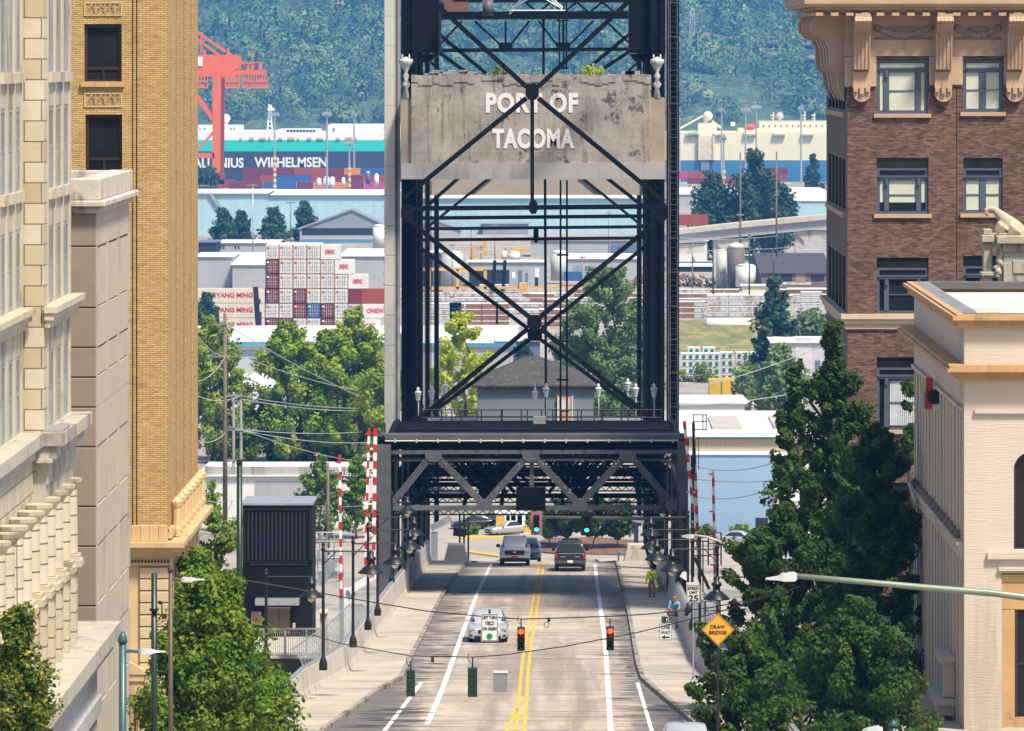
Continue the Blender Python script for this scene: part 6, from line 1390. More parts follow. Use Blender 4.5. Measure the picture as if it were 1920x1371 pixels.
for i,(px,yt,yb,w_,lb,m) in enumerate(((398,598,866,150,'leftmost green poplar of the row next to the tan brick tower',f_md),(543,610,870,165,'broad poplar in front of the blue striped warehouse',f_md),(610,625,868,130,'middle poplar of the left row with a rounded top',f_md),(664,584,872,165,'tallest poplar of the left row close to the pale bridge column',f_md),(705,650,870,90,'poplar partly hidden by the pale bridge column',f_md),(445,775,875,110,'low yellowish green tree at the foot of the wooden poles',f_br),(505,740,872,90,'short dark green tree under the broad poplar',f_gg),(585,735,872,110,'short dense tree at the foot of the middle poplar',f_gg),(640,745,872,100,'short tree at the foot of the tallest poplar',f_md))):
    tree('poplar_tree',lb,px,yt,yb,w_,gD(yb)+i,17000 if yb-yt>200 else 7000,.25,m,lambda t:np.sin(np.pi*np.clip(t*.86+.12,0,1))**.75*(.75+.35*(1-t)),20+i,130 if yb-yt>200 else 50,1.05,trunk=.08,group=g_)
tree('young_tree','light green young tree in front of the grey wall panel of the white building',600,862,1015,118,524,5500,.22,f_br,S_spire,31,60,.8,trunk=.12)
tree('young_tree','light green young tree between the two red and white gate arms at the left',668,862,1010,92,527,4500,.22,f_br,S_spire,32,50,.8,trunk=.12)
tree('young_tree','small dark sapling beside the white building wall at the far left',398,898,1000,40,536,900,.24,f_md,S_spire,33,20,.6,trunk=.2)
tree('broadleaf_tree','bright yellow green tree seen through the left of the bridge tower',866,592,930,140,578,18000,.2,f_yl,lambda t:np.sin(np.pi*np.clip(t*.75+.22,0,1))**.7,34,100,.85,trunk=.15)
tree('broadleaf_tree','large grey green tree seen through the right of the bridge tower',1140,505,838,180,650,34000,.24,f_gg,lambda t:np.sin(np.pi*np.clip(t*.8+.18,0,1))**.6,35,150,1.3,trunk=.08)
tree('broadleaf_tree','small grey green tree left of the large one inside the tower',1065,590,800,80,685,4500,.34,f_gg,S_col,36,50,1.1,trunk=.1)
tree('broadleaf_tree','darker green tree right of the large one inside the tower',1205,600,800,70,686,4500,.34,f_md,S_col,37,50,1.1,trunk=.1)
tree('conifer_tree','little dark conifer above the control house roof',980,640,745,60,745,2600,.3,f_cn,S_con,38,40,.9)
tree('conifer_tree','large dark spruce in front of the timber stacks at the right',1452,524,722,125,772,9500,.36,f_cn,S_con,39,120,1.2,trunk=.06)
tree('broadleaf_tree','grey green tree below the dark spruce at the right',1462,650,790,100,696,6000,.32,f_gg,S_col,40,70,1.2)
tree('broadleaf_tree','round bush like tree behind the yellow container',1410,688,762,60,728,2000,.32,f_gg,S_round,41,30,1.2)
tree('broadleaf_tree','pale green tree at the right edge of the grass bank',1522,590,650,60,880,2000,.4,f_gg,S_round,42,30,1.4)
for i,(px,yt,yb,w_,D_,lb) in enumerate(((418,397,452,58,1330,'pointed dark conifer at the left in front of the pale blue warehouse'),(452,401,450,50,1335,'second dark conifer beside the thin light pole'),(512,397,452,70,1330,'widest dark conifer in front of the pale blue warehouse'),(571,384,447,58,1365,'dark conifer left of the gabled boat shed'),(388,318,356,52,1780,'round dark tree at the foot of the orange crane'),(387,553,622,58,905,'dark conifer in front of the lettered cream containers'),(1343,330,415,85,1240,'left dark tree behind the elevated road'),(1410,288,412,100,1235,'tallest dark tree behind the elevated road between two poles'),(1452,345,410,80,1245,'right dark tree behind the elevated road'),(1524,291,340,36,1790,'small tree in front of the blue ship hull'))):
    tree('conifer_tree',lb,px,yt,yb,w_,D_,3600 if i<6 else 5200,.55 if D_>1000 else .35,f_cn,S_con if i not in (4,6,7,8) else lambda t:np.sin(np.pi*np.clip(t*.8+.18,0,1))**.7,50+i,60,None,z0=None,trunk=.08,base_z=0)
for i,(px,yt,yb,w_,lb) in enumerate(((1030,955,1026,66,'leftmost low pine on the mulch island beyond the bridge'),(1062,940,1030,80,'second low pine on the mulch island beyond the bridge'),(1112,938,1031,90,'third low pine with bent trunk on the mulch island'),(1158,945,1030,75,'rightmost low pine on the mulch island beyond the bridge'))):
    tree('pine_tree',lb,px,yt,yb,w_,gD(yb),4200,.22,f_dk if i else f_md,S_round,70+i,50,.8,trunk=.32,flat=.6,group='pines on the island beyond the bridge')
for i,(px,yt,yb,w_,lb) in enumerate(((1386,990,1006,34,'round green bush before the light blue warehouse'),(1318,993,1008,40,'brownish bush before the light blue warehouse'),(882,988,1003,26,'low yellowish bush beside the silver parked car'),(735,1030,1065,40,'pale green bush by the black lamp poles at the left'),(1305,690,716,70,'strip of bushes left of the yellow container'))):
    D_=gD(yb); rg=np.random.default_rng(90+i); r=w_/2*D_/F; p,nr=crown_points(rg,20,1300,Z_(yt,D_)+.1,r,S_round,r*.4); tag(leaf_mesh('bush',p+np.array([X_(px,D_),D_,0]),nr,.2*(.6+.8*rg.random(1300)),f_br if i!=1 else f_hd,rg),lb,'bush')
rg=np.random.default_rng(8); p,nr=crown_points(rg,26,500,.45,2.9,lambda t:1-t*.6,.25)
for px,m,lb in ((940,f_md,'small green weeds growing on top of the concrete counterweight'),(1115,f_yl,'yellow dry weeds growing on top of the concrete counterweight')):
    q=p.copy(); q[:,0]*=.3 if px==940 else .42; tag(leaf_mesh('weeds',q*np.array([1,.3,1])+np.array([X_(px,303),304,Z_(140,303)]),nr,.07*(.6+.8*rg.random(500)),m,rg),lb,'weeds',None,'stuff')
# ======== street things ========
def pole_lamp(px,D,ytop,base_z,arm,label,sg,group,proto=None):
    """black post with straight arm and bell shade; sg = side the arm points to"""
    H=Z_(ytop,D)-base_z; root=thing('street_lamp',label,'street lamp',(X_(px,D),D,base_z),group); x,z=X_(px,D),base_z
    mb=M().lathe([(.16,0),(.16,.25),(.09,.45),(.065,.5),(.055,H-.2),(.09,H-.15),(.05,H)],(x,D,z),10); mb.ball((x,D,z+H+.05),.08); mb.build('pole',m_black,root,True)
    za=z+H-.2; xe_=x+sg*arm; mb=M().tube((x,D,za),(xe_,D,za),.03,n=6); mb.tube((x,D,za-.5),(x+sg*.5,D,za),.02,n=5); mb.path([(xe_,D,za),(xe_+sg*.05,D,za+.05),(xe_+sg*.06,D,za-.2)],.025,6); mb.build('arm',m_black,root)
    c=(xe_+sg*.05,D,za-.84); M().lathe([(.50,.02),(.48,.06),(.24,.28),(.14,.34),(.14,.5),(.19,.52),(.19,.62),(.10,.66),(.12,.82),(.04,.88)],c,14).build('lamp_shade',m_black,root,True)
    M().lathe([(.02,-.18),(.12,-.12),(.17,0),(.17,.04)],c,10).build('bulb',mat('frosted_glass',(.75,.75,.68),.3,0,.05,2),root,True); return root
gl='black bell shaded lamps along the left parapet'; gr='black bell shaded lamps along the right parapet'
for i,(px,D,yt,arm) in enumerate(((606,193,1024,1.75),(662,208,1010,1.65),(690,221,985,1.75),(708,233,962,1.6))):
    pole_lamp(px,D,yt,deck(D)+1.25,arm,'%s black bell shaded lamp from the near end of the left parapet'%ordn[i],1,gl)
for i,D in enumerate((263,279,295,311)): x=lerp(BX_L,D)-.35; pole_lamp(x/D*F+CX,D,100+(50-deck(D)-6.0)*F/D,deck(D)+1.35,.75,'%s black bell shaded lamp from the near end of the left parapet'%ordn[i+4],1,gl)
for i,(px,D,yt,arm) in enumerate(((1345,193,1020,1.65),(1312,208,1003,1.7),(1298,221,985,1.7),(1290,233,962,1.65))):
    pole_lamp(px,D,yt,deck(D)+1.25,arm,'%s black bell shaded lamp from the near end of the right parapet'%ordn[i],-1,gr)
for i,D in enumerate((263,279,295,311)): x=lerp(BX_R,D)+.35; pole_lamp(x/D*F+CX,D,100+(50-deck(D)-6.0)*F/D,deck(D)+1.35,.75,'%s black bell shaded lamp from the near end of the right parapet'%ordn[i+4],-1,gr)
pole_lamp(499,204,1072,25.86,1.75,'black bell shaded lamp standing before the black elevator box',1,None)
lp=pole_lamp(1440,189,1072,deck(189),1.85,'black bell shaded lamp above the yellow diamond sign',-1,None)
m_lh=mat('lamp_housing_grey',(.50,.50,.49),.5,.1,.08,4)
# cobra head lamps on painted poles
def cobra(px,D,ytop,r,m,arm,sg,label,rise=.2,base=None):
    b=deck(D) if base is None else base; x=X_(px,D); H=Z_(ytop,D); root=thing('street_light',label,'street light',(x,D,b))
    mb=M().tube((x,D,b),(x,D,H),r*1.1,r,12); mb.lathe([(r*1.3,0),(r*1.35,.06),(r*.9,.16),(r*.3,.24)],(x,D,H),12); mb.build('pole',m,root,True)
    za=H-rise; e=x+sg*arm; M().path([(x,D,za),(x+sg*arm*.5,D,za+.02),(e,D,za)],.035,8).build('arm',m,root)
    mb=M().loft([[(e+sg*a,D-w_,za+c),(e+sg*a,D+w_,za+c),(e+sg*a,D+w_*.8,za+d),(e+sg*a,D-w_*.8,za+d)] for a,w_,c,d in ((0,.04,-.03,.04),(.06,.08,-.05,.07),(.26,.09,-.05,.06),(.36,.08,-.01,.03),(.58,.04,.0,.02))]); mb.build('lamp_head',m_lh,root); return root
m_teal=mat('teal_pole_paint',(.035,.095,.095),.35,.1,.15,2); m_brp=mat('brown_pole_paint',(.085,.06,.045),.5,.1,.15,2); m_gp=mat('grey_green_pole',(.20,.25,.18),.4,.1,.12,1.5)
cobra(230,110,1205,.08,m_teal,.35,1,'teal street light pole with small white lamp head before the stone slab building')
cobra(320,125,1072,.055,m_brp,.25,1,'slim brown street light pole with white lamp head at the left')
root=thing('utility_pole','plain dark green pole with straps left of the brown light pole','pole',(X_(289,130),130,deck(130))); M().tube((X_(289,130),130,deck(130)),(X_(289,130),130,Z_(1075,130)),.085,.075,12).build('pole',m_green,root,True)
mb=M().box(X_(281,130),X_(297,130),129.85,130.1,Z_(1145,130),Z_(1141,130)); mb.path([W(297,1130,130),W(303,1128,129.9),W(304,1150,129.9),W(298,1160,130)],.02,5); mb.ball(W(300,1130,129.9),.05); mb.build('clamp',m_black,root)
root=thing('utility_pole','tall dark green steel pole at the left edge of the black elevator box','pole',(X_(449,165),165,deck(165))); M().tube((X_(449,165),165,deck(165)),(X_(449,165),165,Z_(872,165)),.11,.09,14).build('pole',m_green,root,True); M().tube((X_(449,165),165,Z_(872,165)),(X_(449,165),165,Z_(862,165)),.1,.1,12).build('cap',m_black,root)
# long arm lamp at the right
D=105; root=thing('street_light','long pale green lamp arm reaching in from the right with white lamp head','street light',(X_(2010,D),D,deck(D)))
M().tube((X_(2010,D),D,deck(D)),(X_(2010,D),D,Z_(1150,D)),.12,.11,12).build('pole',m_gp,root,True)
M().path([W(2010,1150,D),W(1990,1140,D),W(1930,1121,D),W(1860,1112,D),W(1760,1104,D),W(1640,1093,D),W(1493,1080,D)],[.085,.085,.08,.075,.07,.06,.055],10).build('arm',m_gp,root,True)
c=W(1494,1083,D); mb=M().loft([[(c.x-a,D-w_,c.z+e_),(c.x-a,D+w_,c.z+e_),(c.x-a,D+w_*.8,c.z+d_),(c.x-a,D-w_*.8,c.z+d_)] for a,w_,e_,d_ in ((0,.08,-.04,.08),(.05,.12,-.07,.11),(.28,.13,-.07,.1),(.38,.11,-.05,.03),(.64,.05,-.04,-.01))]); mb.build('lamp_head',m_lh,root); M().lathe([(.045,0),(.05,.06),(.03,.1)],(c.x-.22,D,c.z+.1),8).build('sensor',m_green,root)
D=202; root=thing('street_light','curved grey lamp arm with pale lamp head emerging from the right hand tree','street light',(X_(1450,D),D,deck(D))); M().tube((X_(1450,D),D,deck(D)),(X_(1450,D),D,Z_(1090,D)),.08,.07,8).build('pole',m_gp,root,True)
M().path([W(1450,1090,D),W(1425,1060,D),W(1390,1036,D),W(1355,1018,D),W(1325,1007,D),W(1302,1004,D)],.05,8).build('arm',mat('beige_arm',(.45,.42,.36),.5),root,True); c=W(1302,1006,D); M().loft([[(c.x-a,D-w_,c.z+e_),(c.x-a,D+w_,c.z+e_),(c.x-a,D+w_*.8,c.z+d_),(c.x-a,D-w_*.8,c.z+d_)] for a,w_,e_,d_ in ((0,.08,-.05,.07),(.2,.13,-.08,.08),(.5,.05,-.02,.03))]).build('lamp_head',m_lh,root)
D=140; root=thing('street_light','teal capped pole top with white lamp head at the bottom right','street light',(X_(1675,D),D,deck(D))); M().tube((X_(1675,D),D,deck(D)),(X_(1675,D),D,Z_(1362,D)),.09,n=12).lathe([(.12,0),(.13,.06),(.06,.14),(.03,.18)],(X_(1675,D),D,Z_(1362,D)),12).build('pole',m_teal,root,True); c=W(1655,1368,D); M().loft([[(c.x-a,D-w_,c.z-.08),(c.x-a,D+w_,c.z-.08),(c.x-a,D+w_*.8,c.z+d_),(c.x-a,D-w_*.8,c.z+d_)] for a,w_,d_ in ((0,.08,.06),(.15,.14,.1),(.4,.12,.05),(.55,.05,0))]).build('lamp_head',m_lh,root)
# timber and steel utility poles
m_wp=mat('weathered_wood_pole',(.17,.115,.08),.9,0,.25,2,.3,stain=(.09,.06,.045)); m_wg2=mat('grey_wood_pole',(.24,.22,.20),.9,0,.2,2,.3)
def upole(px,yt,D,label,m=m_wp,arms=(),r=.16,yb=None,steps=False,tr=False):
    x=X_(px,D); zb=0 if yb is None else Z_(yb,D); root=thing('utility_pole',label,'pole',(x,D,zb)); M().tube((x,D,zb),(x,D,Z_(yt,D)),r*1.2,r*.8,8).build('pole',m,root,True)
    for (y,w_) in arms: hw=w_/2*D/F; mb=M().box(x-hw,x+hw,D-.25,D-.12,Z_(y+2,D),Z_(y,D)); [mb.tube((x+q*hw,D-.18,Z_(y,D)),(x+q*hw,D-.18,Z_(y,D)+.22),.05,n=5) for q in (-.95,-.5,.5,.95)]; mb.build('cross_arm',m_wg2,root)
    if steps:
        mb=M()
        for i in range(26): zz=Z_(yt+12+i*13,D); mb.box(x-.26,x+.26,D-.03,D+.03,zz,zz+.05) if i%2 else mb.box(x-.2,x+.3,D-.03,D+.03,zz,zz+.05)
        mb.build('climbing_step',m_black,root)
    if tr: M().tube((x+.35,D-.2,Z_(yt+22,D)),(x+.35,D-.2,Z_(yt+36,D)),.28,n=10).build('transformer',m_galv,root,True)
    return root
upole(422,588,530,'tallest reddish brown wooden pole with climbing steps near the brick tower',arms=((607,36),(668,40)),steps=True,r=.22)
upole(438,735,546,'grey wooden pole just right of the tallest brown pole',m_wg2,((740,30),(800,30),(862,30))); upole(452,738,552,'third wooden pole of the left cluster with broad cross arms',m_wg2,((742,60),(805,60))); upole(642,757,640,'grey pole with small box in front of the left poplars',m_wg2,((762,20),),.14)
upole(615,868,500,'dark brown pole without arms in front of the young trees',m_wp); upole(1388,286,1092,'tall pale wooden pole in front of the dark trees and brown silo',m_wp,((402,14),),.2); upole(1456,284,1102,'tall pale wooden pole right of the dark trees',m_wp,((365,10),),.2)
upole(1405,438,1040,'greenish pole leaning slightly before the brown silo',m_green,((444,6),),.14); upole(1337,452,1010,'green pole left of the silos',m_green,(),.14); upole(1450,465,1030,'short green pole in front of the brown barn',m_green,(),.14); upole(1298,457,1080,'grey pole with wide cross arms near the black ladder leg',m_wg2,((460,28),),.14,tr=True); upole(1356,596,940,'dark pole standing on the grass bank',m_wp,(),.12); upole(1358,545,985,'thin grey lamp pole in the timber yard at the right',m_galv,(),.08)
upole(1488,748,690,'thin pole with cross arm above the parked trailers',m_wg2,((752,26),),.12); upole(1389,680,760,'grey lamp pole in front of the printed white packs',m_galv,((684,10),),.08); upole(545,371,1345,'thin grey pole with double arms before the pale blue warehouse',m_wg2,((372,10),(379,18)),.14); upole(474,345,1150,'thin light pole between the two left conifers',m_galv,((347,22),),.14)
for px,yt,D,lb in ((848,455,1085,'grey pole beside the pale green silo'),(884,425,1150,'thin pole by the yellow pipework'),(928,418,1180,'thin dark pole seen in the middle of the tower'),(1092,478,1080,'pole with cross arm in front of the large white roof'),(1141,395,1200,'tall thin pole at the right inside the tower'),(836,545,980,'thin pole in the timber yard at the left inside the tower')): upole(px,yt,D,lb,m_wg2,((yt+4,12),),.12)
# overhead wires
def wire(a,b,sag,label,r=.03,n=10):
    a=Vector(a);b=Vector(b); pts=[a.lerp(b,i/n)-Vector((0,0,sag*4*(i/n)*(1-i/n))) for i in range(n+1)]
    return single('overhead_wire',M().path(pts,r,5),m_wire,label,'wire')
m_wire=plain('wire_grey',(.10,.10,.105),.5); m_wl2=plain('bright_wire',(.42,.42,.41),.4)
wl=[((370,640),(422,612),'top left short'),((370,668),(422,650),'second left short')]
i=0
for (x0,y0,x1,y1,D0_,D1_) in ((370,628,422,668,500,530),(422,670,372,715,530,500),(422,607,720,763,530,640),(450,742,720,765,552,640),(450,748,720,770,552,640),(438,804,720,806,546,640),(422,812,372,826,530,500),(452,805,690,868,552,620),(470,675,720,740,552,640),(372,870,452,865,500,552),(372,935,452,930,500,552),(452,806,690,830,552,620),(372,743,450,742,500,552),(452,932,690,948,552,520)):
    i+=1; o=wire(W(x0,y0,D0_),W(x1,y1,D1_),.5,'thin overhead wire crossing the left tree row, number %s counted downward from the pole tops'%ordn[min(i-1,11)] if i<13 else 'thin overhead wire low across the white building, %s'%('left part' if i==13 else 'right part'),.045)
    o.data.materials[0]=m_wl2
for j,(x0,y0,x1,y1,D_) in enumerate(((1300,873,1450,868,500),(1300,898,1560,885,500),(1300,930,1450,915,500),(1262,735,1560,640,560),(1262,760,1560,720,560),(1290,470,1560,455,1085),(1262,445,1460,442,1090))):
    o=wire(W(x0,y0,D_),W(x1,y1,D_),.6,'overhead wire at the right, %s from the light blue warehouse upward'%ordn[j],.05); o.data.materials[0]=m_wl2 if j>2 else m_wire
# traffic signals
def signal_head(c,k,label,lit,m=m_green,group=None,faceback=False,plate=None,hang=True):
    """c = centre of the head, k = scale (1 = 0.75 m tall)"""
    root=thing('traffic_signal',label,'traffic signal',c,group); c=Vector(c); s=k; sg=1 if faceback else -1
    mb=M()
    for i in (-1,0,1): mb.box(c.x-.12*s,c.x+.12*s,c.y-.1*s,c.y+.1*s,c.z+(i*.25-.12)*s,c.z+(i*.25+.12)*s)
    mb.box(c.x-.09*s,c.x+.09*s,c.y-.08*s,c.y+.08*s,c.z-.36*s,c.z+.36*s); mb.build('housing',m,root,bevel=.015)
    v=M()
    for i in (-1,0,1):
        n=12; ro=.115*s; z=c.z+i*.25*s
        for j in range(9):
            a=R(-30+240*j/9); b=R(-30+240*(j+1)/9)
            v.add([(c.x+ro*math.cos(a),c.y+sg*.1*s,z+ro*math.sin(a)),(c.x+ro*math.cos(b),c.y+sg*.1*s,z+ro*math.sin(b)),(c.x+ro*math.cos(b),c.y+sg*.32*s,z+ro*math.sin(b)-.02*s),(c.x+ro*math.cos(a),c.y+sg*.32*s,z+ro*math.sin(a)-.02*s)],[(0,1,2,3)])
    vo=v.build('visor',m_black,root); so_=vo.modifiers.new('s','SOLIDIFY'); so_.thickness=.008
    for i,nm in ((1,'red'),(0,'amber'),(-1,'green')):
        on=nm==lit; col={'red':(1,.06,.02),'amber':(.12,.05,.0),'green':(.05,1,.62)}[nm]
        if not on: col={'red':(.05,.004,.004),'amber':(.10,.04,.0),'green':(.004,.03,.02)}[nm]
        l=M().lathe([(.10*s,0),(.07*s,.03*s),(.0001,.045*s)],(0,0,0),14); l.v=[(c.x+x,c.y+sg*(.1*s+z),c.z+i*.25*s+y) for x,y,z in l.v]
        l.build('lens',plain('lens_%s_%s'%(nm,'lit' if on else 'off'),col,.3,0,(2.4 if nm=='red' else 1.6) if on else 0),root,True)
    if hang: mb=M().tube((c.x,c.y,c.z+.37*s),(c.x,c.y,c.z+.62*s),.02*s,n=6); mb.path([(c.x-.1*s,c.y,c.z+.72*s),(c.x-.12*s,c.y,c.z+.6*s),(c.x-.04*s,c.y,c.z+.46*s)],.01,5); mb.build('hanger',m_black,root)
    if plate: mb=M().box(c.x-.24*s,c.x+.24*s,c.y-.04*s,c.y-.03*s,c.z-.5*s,c.z+.5*s); mb.build('back_plate',plate,root)
    return root
signal_head(W(977,1198,137),.86,'dark green traffic signal showing red in the middle above the yellow line','red'); signal_head(W(1144,1197,137),.86,'dark green traffic signal showing red above the right white line','red')
signal_head(W(770,1281,120),.84,'dark green traffic signal seen from behind at the lower left','none',faceback=True); signal_head(W(886,1279,120),.92,'dark green traffic signal seen from behind next to the blank grey sign','none',faceback=True)
root_=thing('mast_arm','black signal mast with long horizontal arm in front of the right portal leg','signal mast',(X_(1284,266),266,deck(266))); x=X_(1284,266)
M().lathe([(.24,0),(.24,.4),(.15,.5),(.14,Z_(965,266)-deck(266)),(.2,Z_(965,266)-deck(266)+.05),(.2,Z_(965,266)-deck(266)+.2),(.1,Z_(965,266)-deck(266)+.3)],(x,266,deck(266)),12).build('pole',m_black,root_,True); M().tube(W(1284,974,266),W(990,969,266),.11,.06,8).build('arm',mat('pale_arm_grey',(.16,.15,.13),.4,.3),root_,True)
m_dotp=brick('pink_dotted_plate',(.30,.09,.11),(.28,.08,.10),(.40,.20,.22),.12,.12,.02)
signal_head(W(1006,981,265.6),1.22,'green lit traffic signal on the mast arm with pink dotted back plate','green',m_black,plate=m_dotp,hang=False); signal_head(W(1100,982,265.6),1.22,'green lit traffic signal on the mast arm with plain black back plate','green',m_black,plate=m_black,hang=False)
def sw(pts,D,label,r=.016):
    pp=[W(x,y,D) for x,y in pts]; return single('span_wire',M().path(pp,r,5),m_black,label,'wire')
v1=[W(455,1087,165)]+[W(x,y,137) for x,y in ((600,1112),(720,1133),(800,1146),(915,1157),(980,1161),(1050,1159),(1145,1156),(1210,1152),(1330,1140),(1480,1110))]
single('span_wire',M().path(v1,.016,5),m_black,'upper black wire carrying the two red traffic signals','wire')
v2=[W(455,1168,165)]+[W(x,y,120) for x,y in ((560,1183),(640,1207),(770,1230),(886,1232),(938,1229),(1060,1212),(1200,1185),(1340,1150),(1500,1100))]
single('span_wire',M().path(v2,.013,5),m_black,'lower black wire carrying the two signals seen from behind','wire')
mb=M().tube(W(1029,1158,136.9),W(1029,1166,136.9),.04,n=6); c=W(1025,1172,136.9); mb.path([(c.x+.07*math.cos(t*.6),c.y,c.z+.07*math.sin(t*.6)) for t in range(11)],.008,4); single('cable_coil',mb,m_black,'small black box and coiled cable on the upper span wire','cable coil')
single('wire_box',M().tube(W(811,1232,119.9),W(811,1242,119.9),.035,n=6),m_black,'small black canister hanging from the lower span wire','wire box')
# signs
m_sgn=mat('sign_white',(.66,.66,.62),.5,0,.04,3,stain=(.5,.5,.47),stth=.66); m_blk=plain('sign_black',(.012,.012,.012),.6); m_sgb=mat('sign_back_grey',(.26,.27,.27),.4,.4,.1,2)
def sign(name,px0,px1,py0,py1,D,label,m=m_sgn,lines=(),post=None,cat='sign',border=True):
    x0,x1,z0,z1=X_(px0,D),X_(px1,D),Z_(py1,D),Z_(py0,D); root=thing(name,label,cat,((x0+x1)/2,D,z0)); bd=M().box(x0,x1,D,D+.02,z0,z1).build('board',m,root)
    if border:
        t=.014*(x1-x0)/.6+.004; mb=M(); q=.03*(x1-x0)
        mb.box(x0+q,x1-q,D-.006,D-.001,z1-q-t,z1-q); mb.box(x0+q,x1-q,D-.006,D-.001,z0+q,z0+q+t); mb.box(x0+q,x0+q+t,D-.006,D-.001,z0+q+t,z1-q-t); mb.box(x1-q-t,x1-q,D-.006,D-.001,z0+q+t,z1-q-t); mb.build('border',m_blk,root)
    for s,a,b,t,bt in lines: lettering(s,(bt-t)/F*D,(X_((a+b)/2,D),D-.006,Z_(bt,D)),m_blk,root,(b-a)/F*D,.006,.025)
    if post: mb=M().tube(((x0+x1)/2,D+.06,post),((x0+x1)/2,D+.06,z1),.035,n=6); mb.build('post',m_galv,root)
    return root
rt=sign('turn_sign',902,934,1151,1203,136.8,'white hanging sign about left turn yielding with green disc',lines=(('LEFT TURN',905,931,1155,1161),('YIELD',909,927,1165,1172),('ON GREEN',905,931,1176,1182)))
l=M().lathe([(.078,0),(.078,.006)],(0,0,0),18); c=W(918,1193,136.79); l.v=[(c.x+x,c.y-z,c.z+y) for x,y,z in l.v]; l.build('green_disc',plain('disc_green',(.0,.20,.11),.5),rt); M().tube(W(918,1151,136.85),W(918,1157-14,136.85),.03,n=6).build('hanger',m_black,rt)
rt=sign('hanging_sign',925,951,1262,1298,120,'blank grey back of a sign hanging from the lower wire',m_sgb,border=False); M().box(X_(924,120),X_(952,120),119.98,120.04,Z_(1262,120)+.001,Z_(1258,120)).build('top_rail',m_sgn,rt); M().tube(W(938,1258,120),W(938,1230,120),.015,n=5).build('hanger',m_galv,rt)
D=185; rt=sign('one_way_sign',1236,1260,1169,1201,D,'small white one way sign with left arrow on the right pavement',lines=(('ONE',1239.5,1256.5,1172.5,1179.5),('WAY',1239.5,1257,1182.5,1189.5)),post=None)
z=Z_(1195,D); mb=M().prism([(X_(1240,D),z),(X_(1247,D),z+.075),(X_(1247,D),z+.025),(X_(1256,D),z+.025),(X_(1256,D),z-.025),(X_(1247,D),z-.025),(X_(1247,D),z-.075)],D-.007,D-.002); mb.build('arrow',m_blk,rt)
sign('speed_limit_sign',1287,1313,1097,1131,206,'white speed limit sign reading 25 beside the right lamp poles',lines=(('SPEED',1289.5,1310.5,1100.5,1106),('LIMIT',1292,1308.5,1108.5,1113.5),('25',1291,1309.5,1116,1128)),post=deck(206))
sign('plate_sign',1287,1311,1092,1096.5,206,'narrow white plate directly above the speed limit sign',lines=(),border=False)
D=160; c=W(1346,1181,D); r=.51; root=thing('warning_sign','yellow diamond draw bridge warning sign on a black pole','sign',(c.x,D,deck(D)))
M().prism([(c.x-r,c.z),(c.x,c.z+r),(c.x+r,c.z),(c.x,c.z-r)],D,D+.02).build('board',mat('warning_yellow',(.80,.36,.02),.5,0,.04,3),root)
mb=M(); q=r-.035
for a,b in (((-q,0),(0,q)),((0,q),(q,0)),((q,0),(0,-q)),((0,-q),(-q,0))): mb.bar((c.x+a[0],D-.004,c.z+a[1]),(c.x+b[0],D-.004,c.z+b[1]),.012,.006)
mb.build('border',m_blk,root); lettering('DRAW',.125,(c.x,D-.006,c.z+.03),m_blk,root,.47,.006,.03); lettering('BRIDGE',.125,(c.x,D-.006,c.z-.15),m_blk,root,.55,.006,.03); M().tube((c.x,D+.07,deck(D)),(c.x,D+.07,c.z+r),.04,n=8).build('post',m_black,root)
D=178; rt=sign('parking_sign',1353,1369,1257,1303,D,'tall narrow parking sign with green and red printing by the right parapet',border=False,post=deck(D)+.1)
M().box(X_(1353.5,D),X_(1368.5,D),D-.008,D-.002,Z_(1278,D),Z_(1258,D)).build('green_panel',plain('faded_green_print',(.16,.30,.24),.6),rt); M().box(X_(1354,D),X_(1368,D),D-.008,D-.002,Z_(1284,D),Z_(1281,D)).build('red_band',m_red,rt); M().box(X_(1354,D),X_(1359,D),D-.012,D-.009,Z_(1266,D),Z_(1259,D)).build('letter_patch',plain('deep_green_print',(.0,.14,.08),.6),rt)
rt=sign('street_name_sign',467,484,1238,1252,150,'small green sign with white letter A among the lower left leaves',plain('sign_green',(.0,.22,.10),.5),border=False); lettering('A',.11,(X_(477,150),149.99,Z_(1250,150)),m_sgn,rt,.1,.006,.02); M().tube(W(469,1252,150.1),(X_(469,150),150.1,deck(150)),.03,n=6).build('post',m_galv,rt)
sign('notice_sign',441,446,946,952,400,'tiny blue sign near the wooden poles',plain('sign_blue',(.02,.10,.5),.5),border=False) if False else None
D=255; c=W(774,1028,D); single('clearance_marker',M().box(c.x-.12,c.x+.12,D,D+.03,c.z-.08,c.z+.08),plain('marker_yellow',(.8,.45,.0),.5),'small yellow marker plate beside the left lamps','marker')
# red and white gate arms
def gate(px0,y0,px1,y1,D,wpx,label,base=None,lights=()):
    root=thing('crossing_gate',label,'barrier gate',W(px1,y1,D)); a,b=W(px1,y1,D),W(px0,y0,D); wd=wpx*D/F; n=int((b-a).length/.42); wA=M().bar(a,b,wd*.98,.07); rA=M()
    for i in range(n):
        p=a.lerp(b,i/n); q=a.lerp(b,(i+1)/n); i%2 or rA.bar(p,q,wd,.08)
    wA.build('arm',m_white,root); rA.build('red_stripe',m_red,root)
    for y in lights:
        t=(y-y1)/(y0-y1); p=a.lerp(b,t); M().lathe([(.1,0),(.1,.06)],p+Vector((-wd,-.1,0)),8).build('warning_lamp',m_red,root)
    return root
gate(637,853,640,1120,262,5,'single thin red and white gate arm standing upright left of the pair',lights=(868,940,1090)); gate(692,803,685,1060,270,5,'left red and white gate arm of the pair beside the left portal leg',lights=(815,880,940)); gate(704,803,700,1062,270,7,'right red and white gate arm of the pair beside the left portal leg')
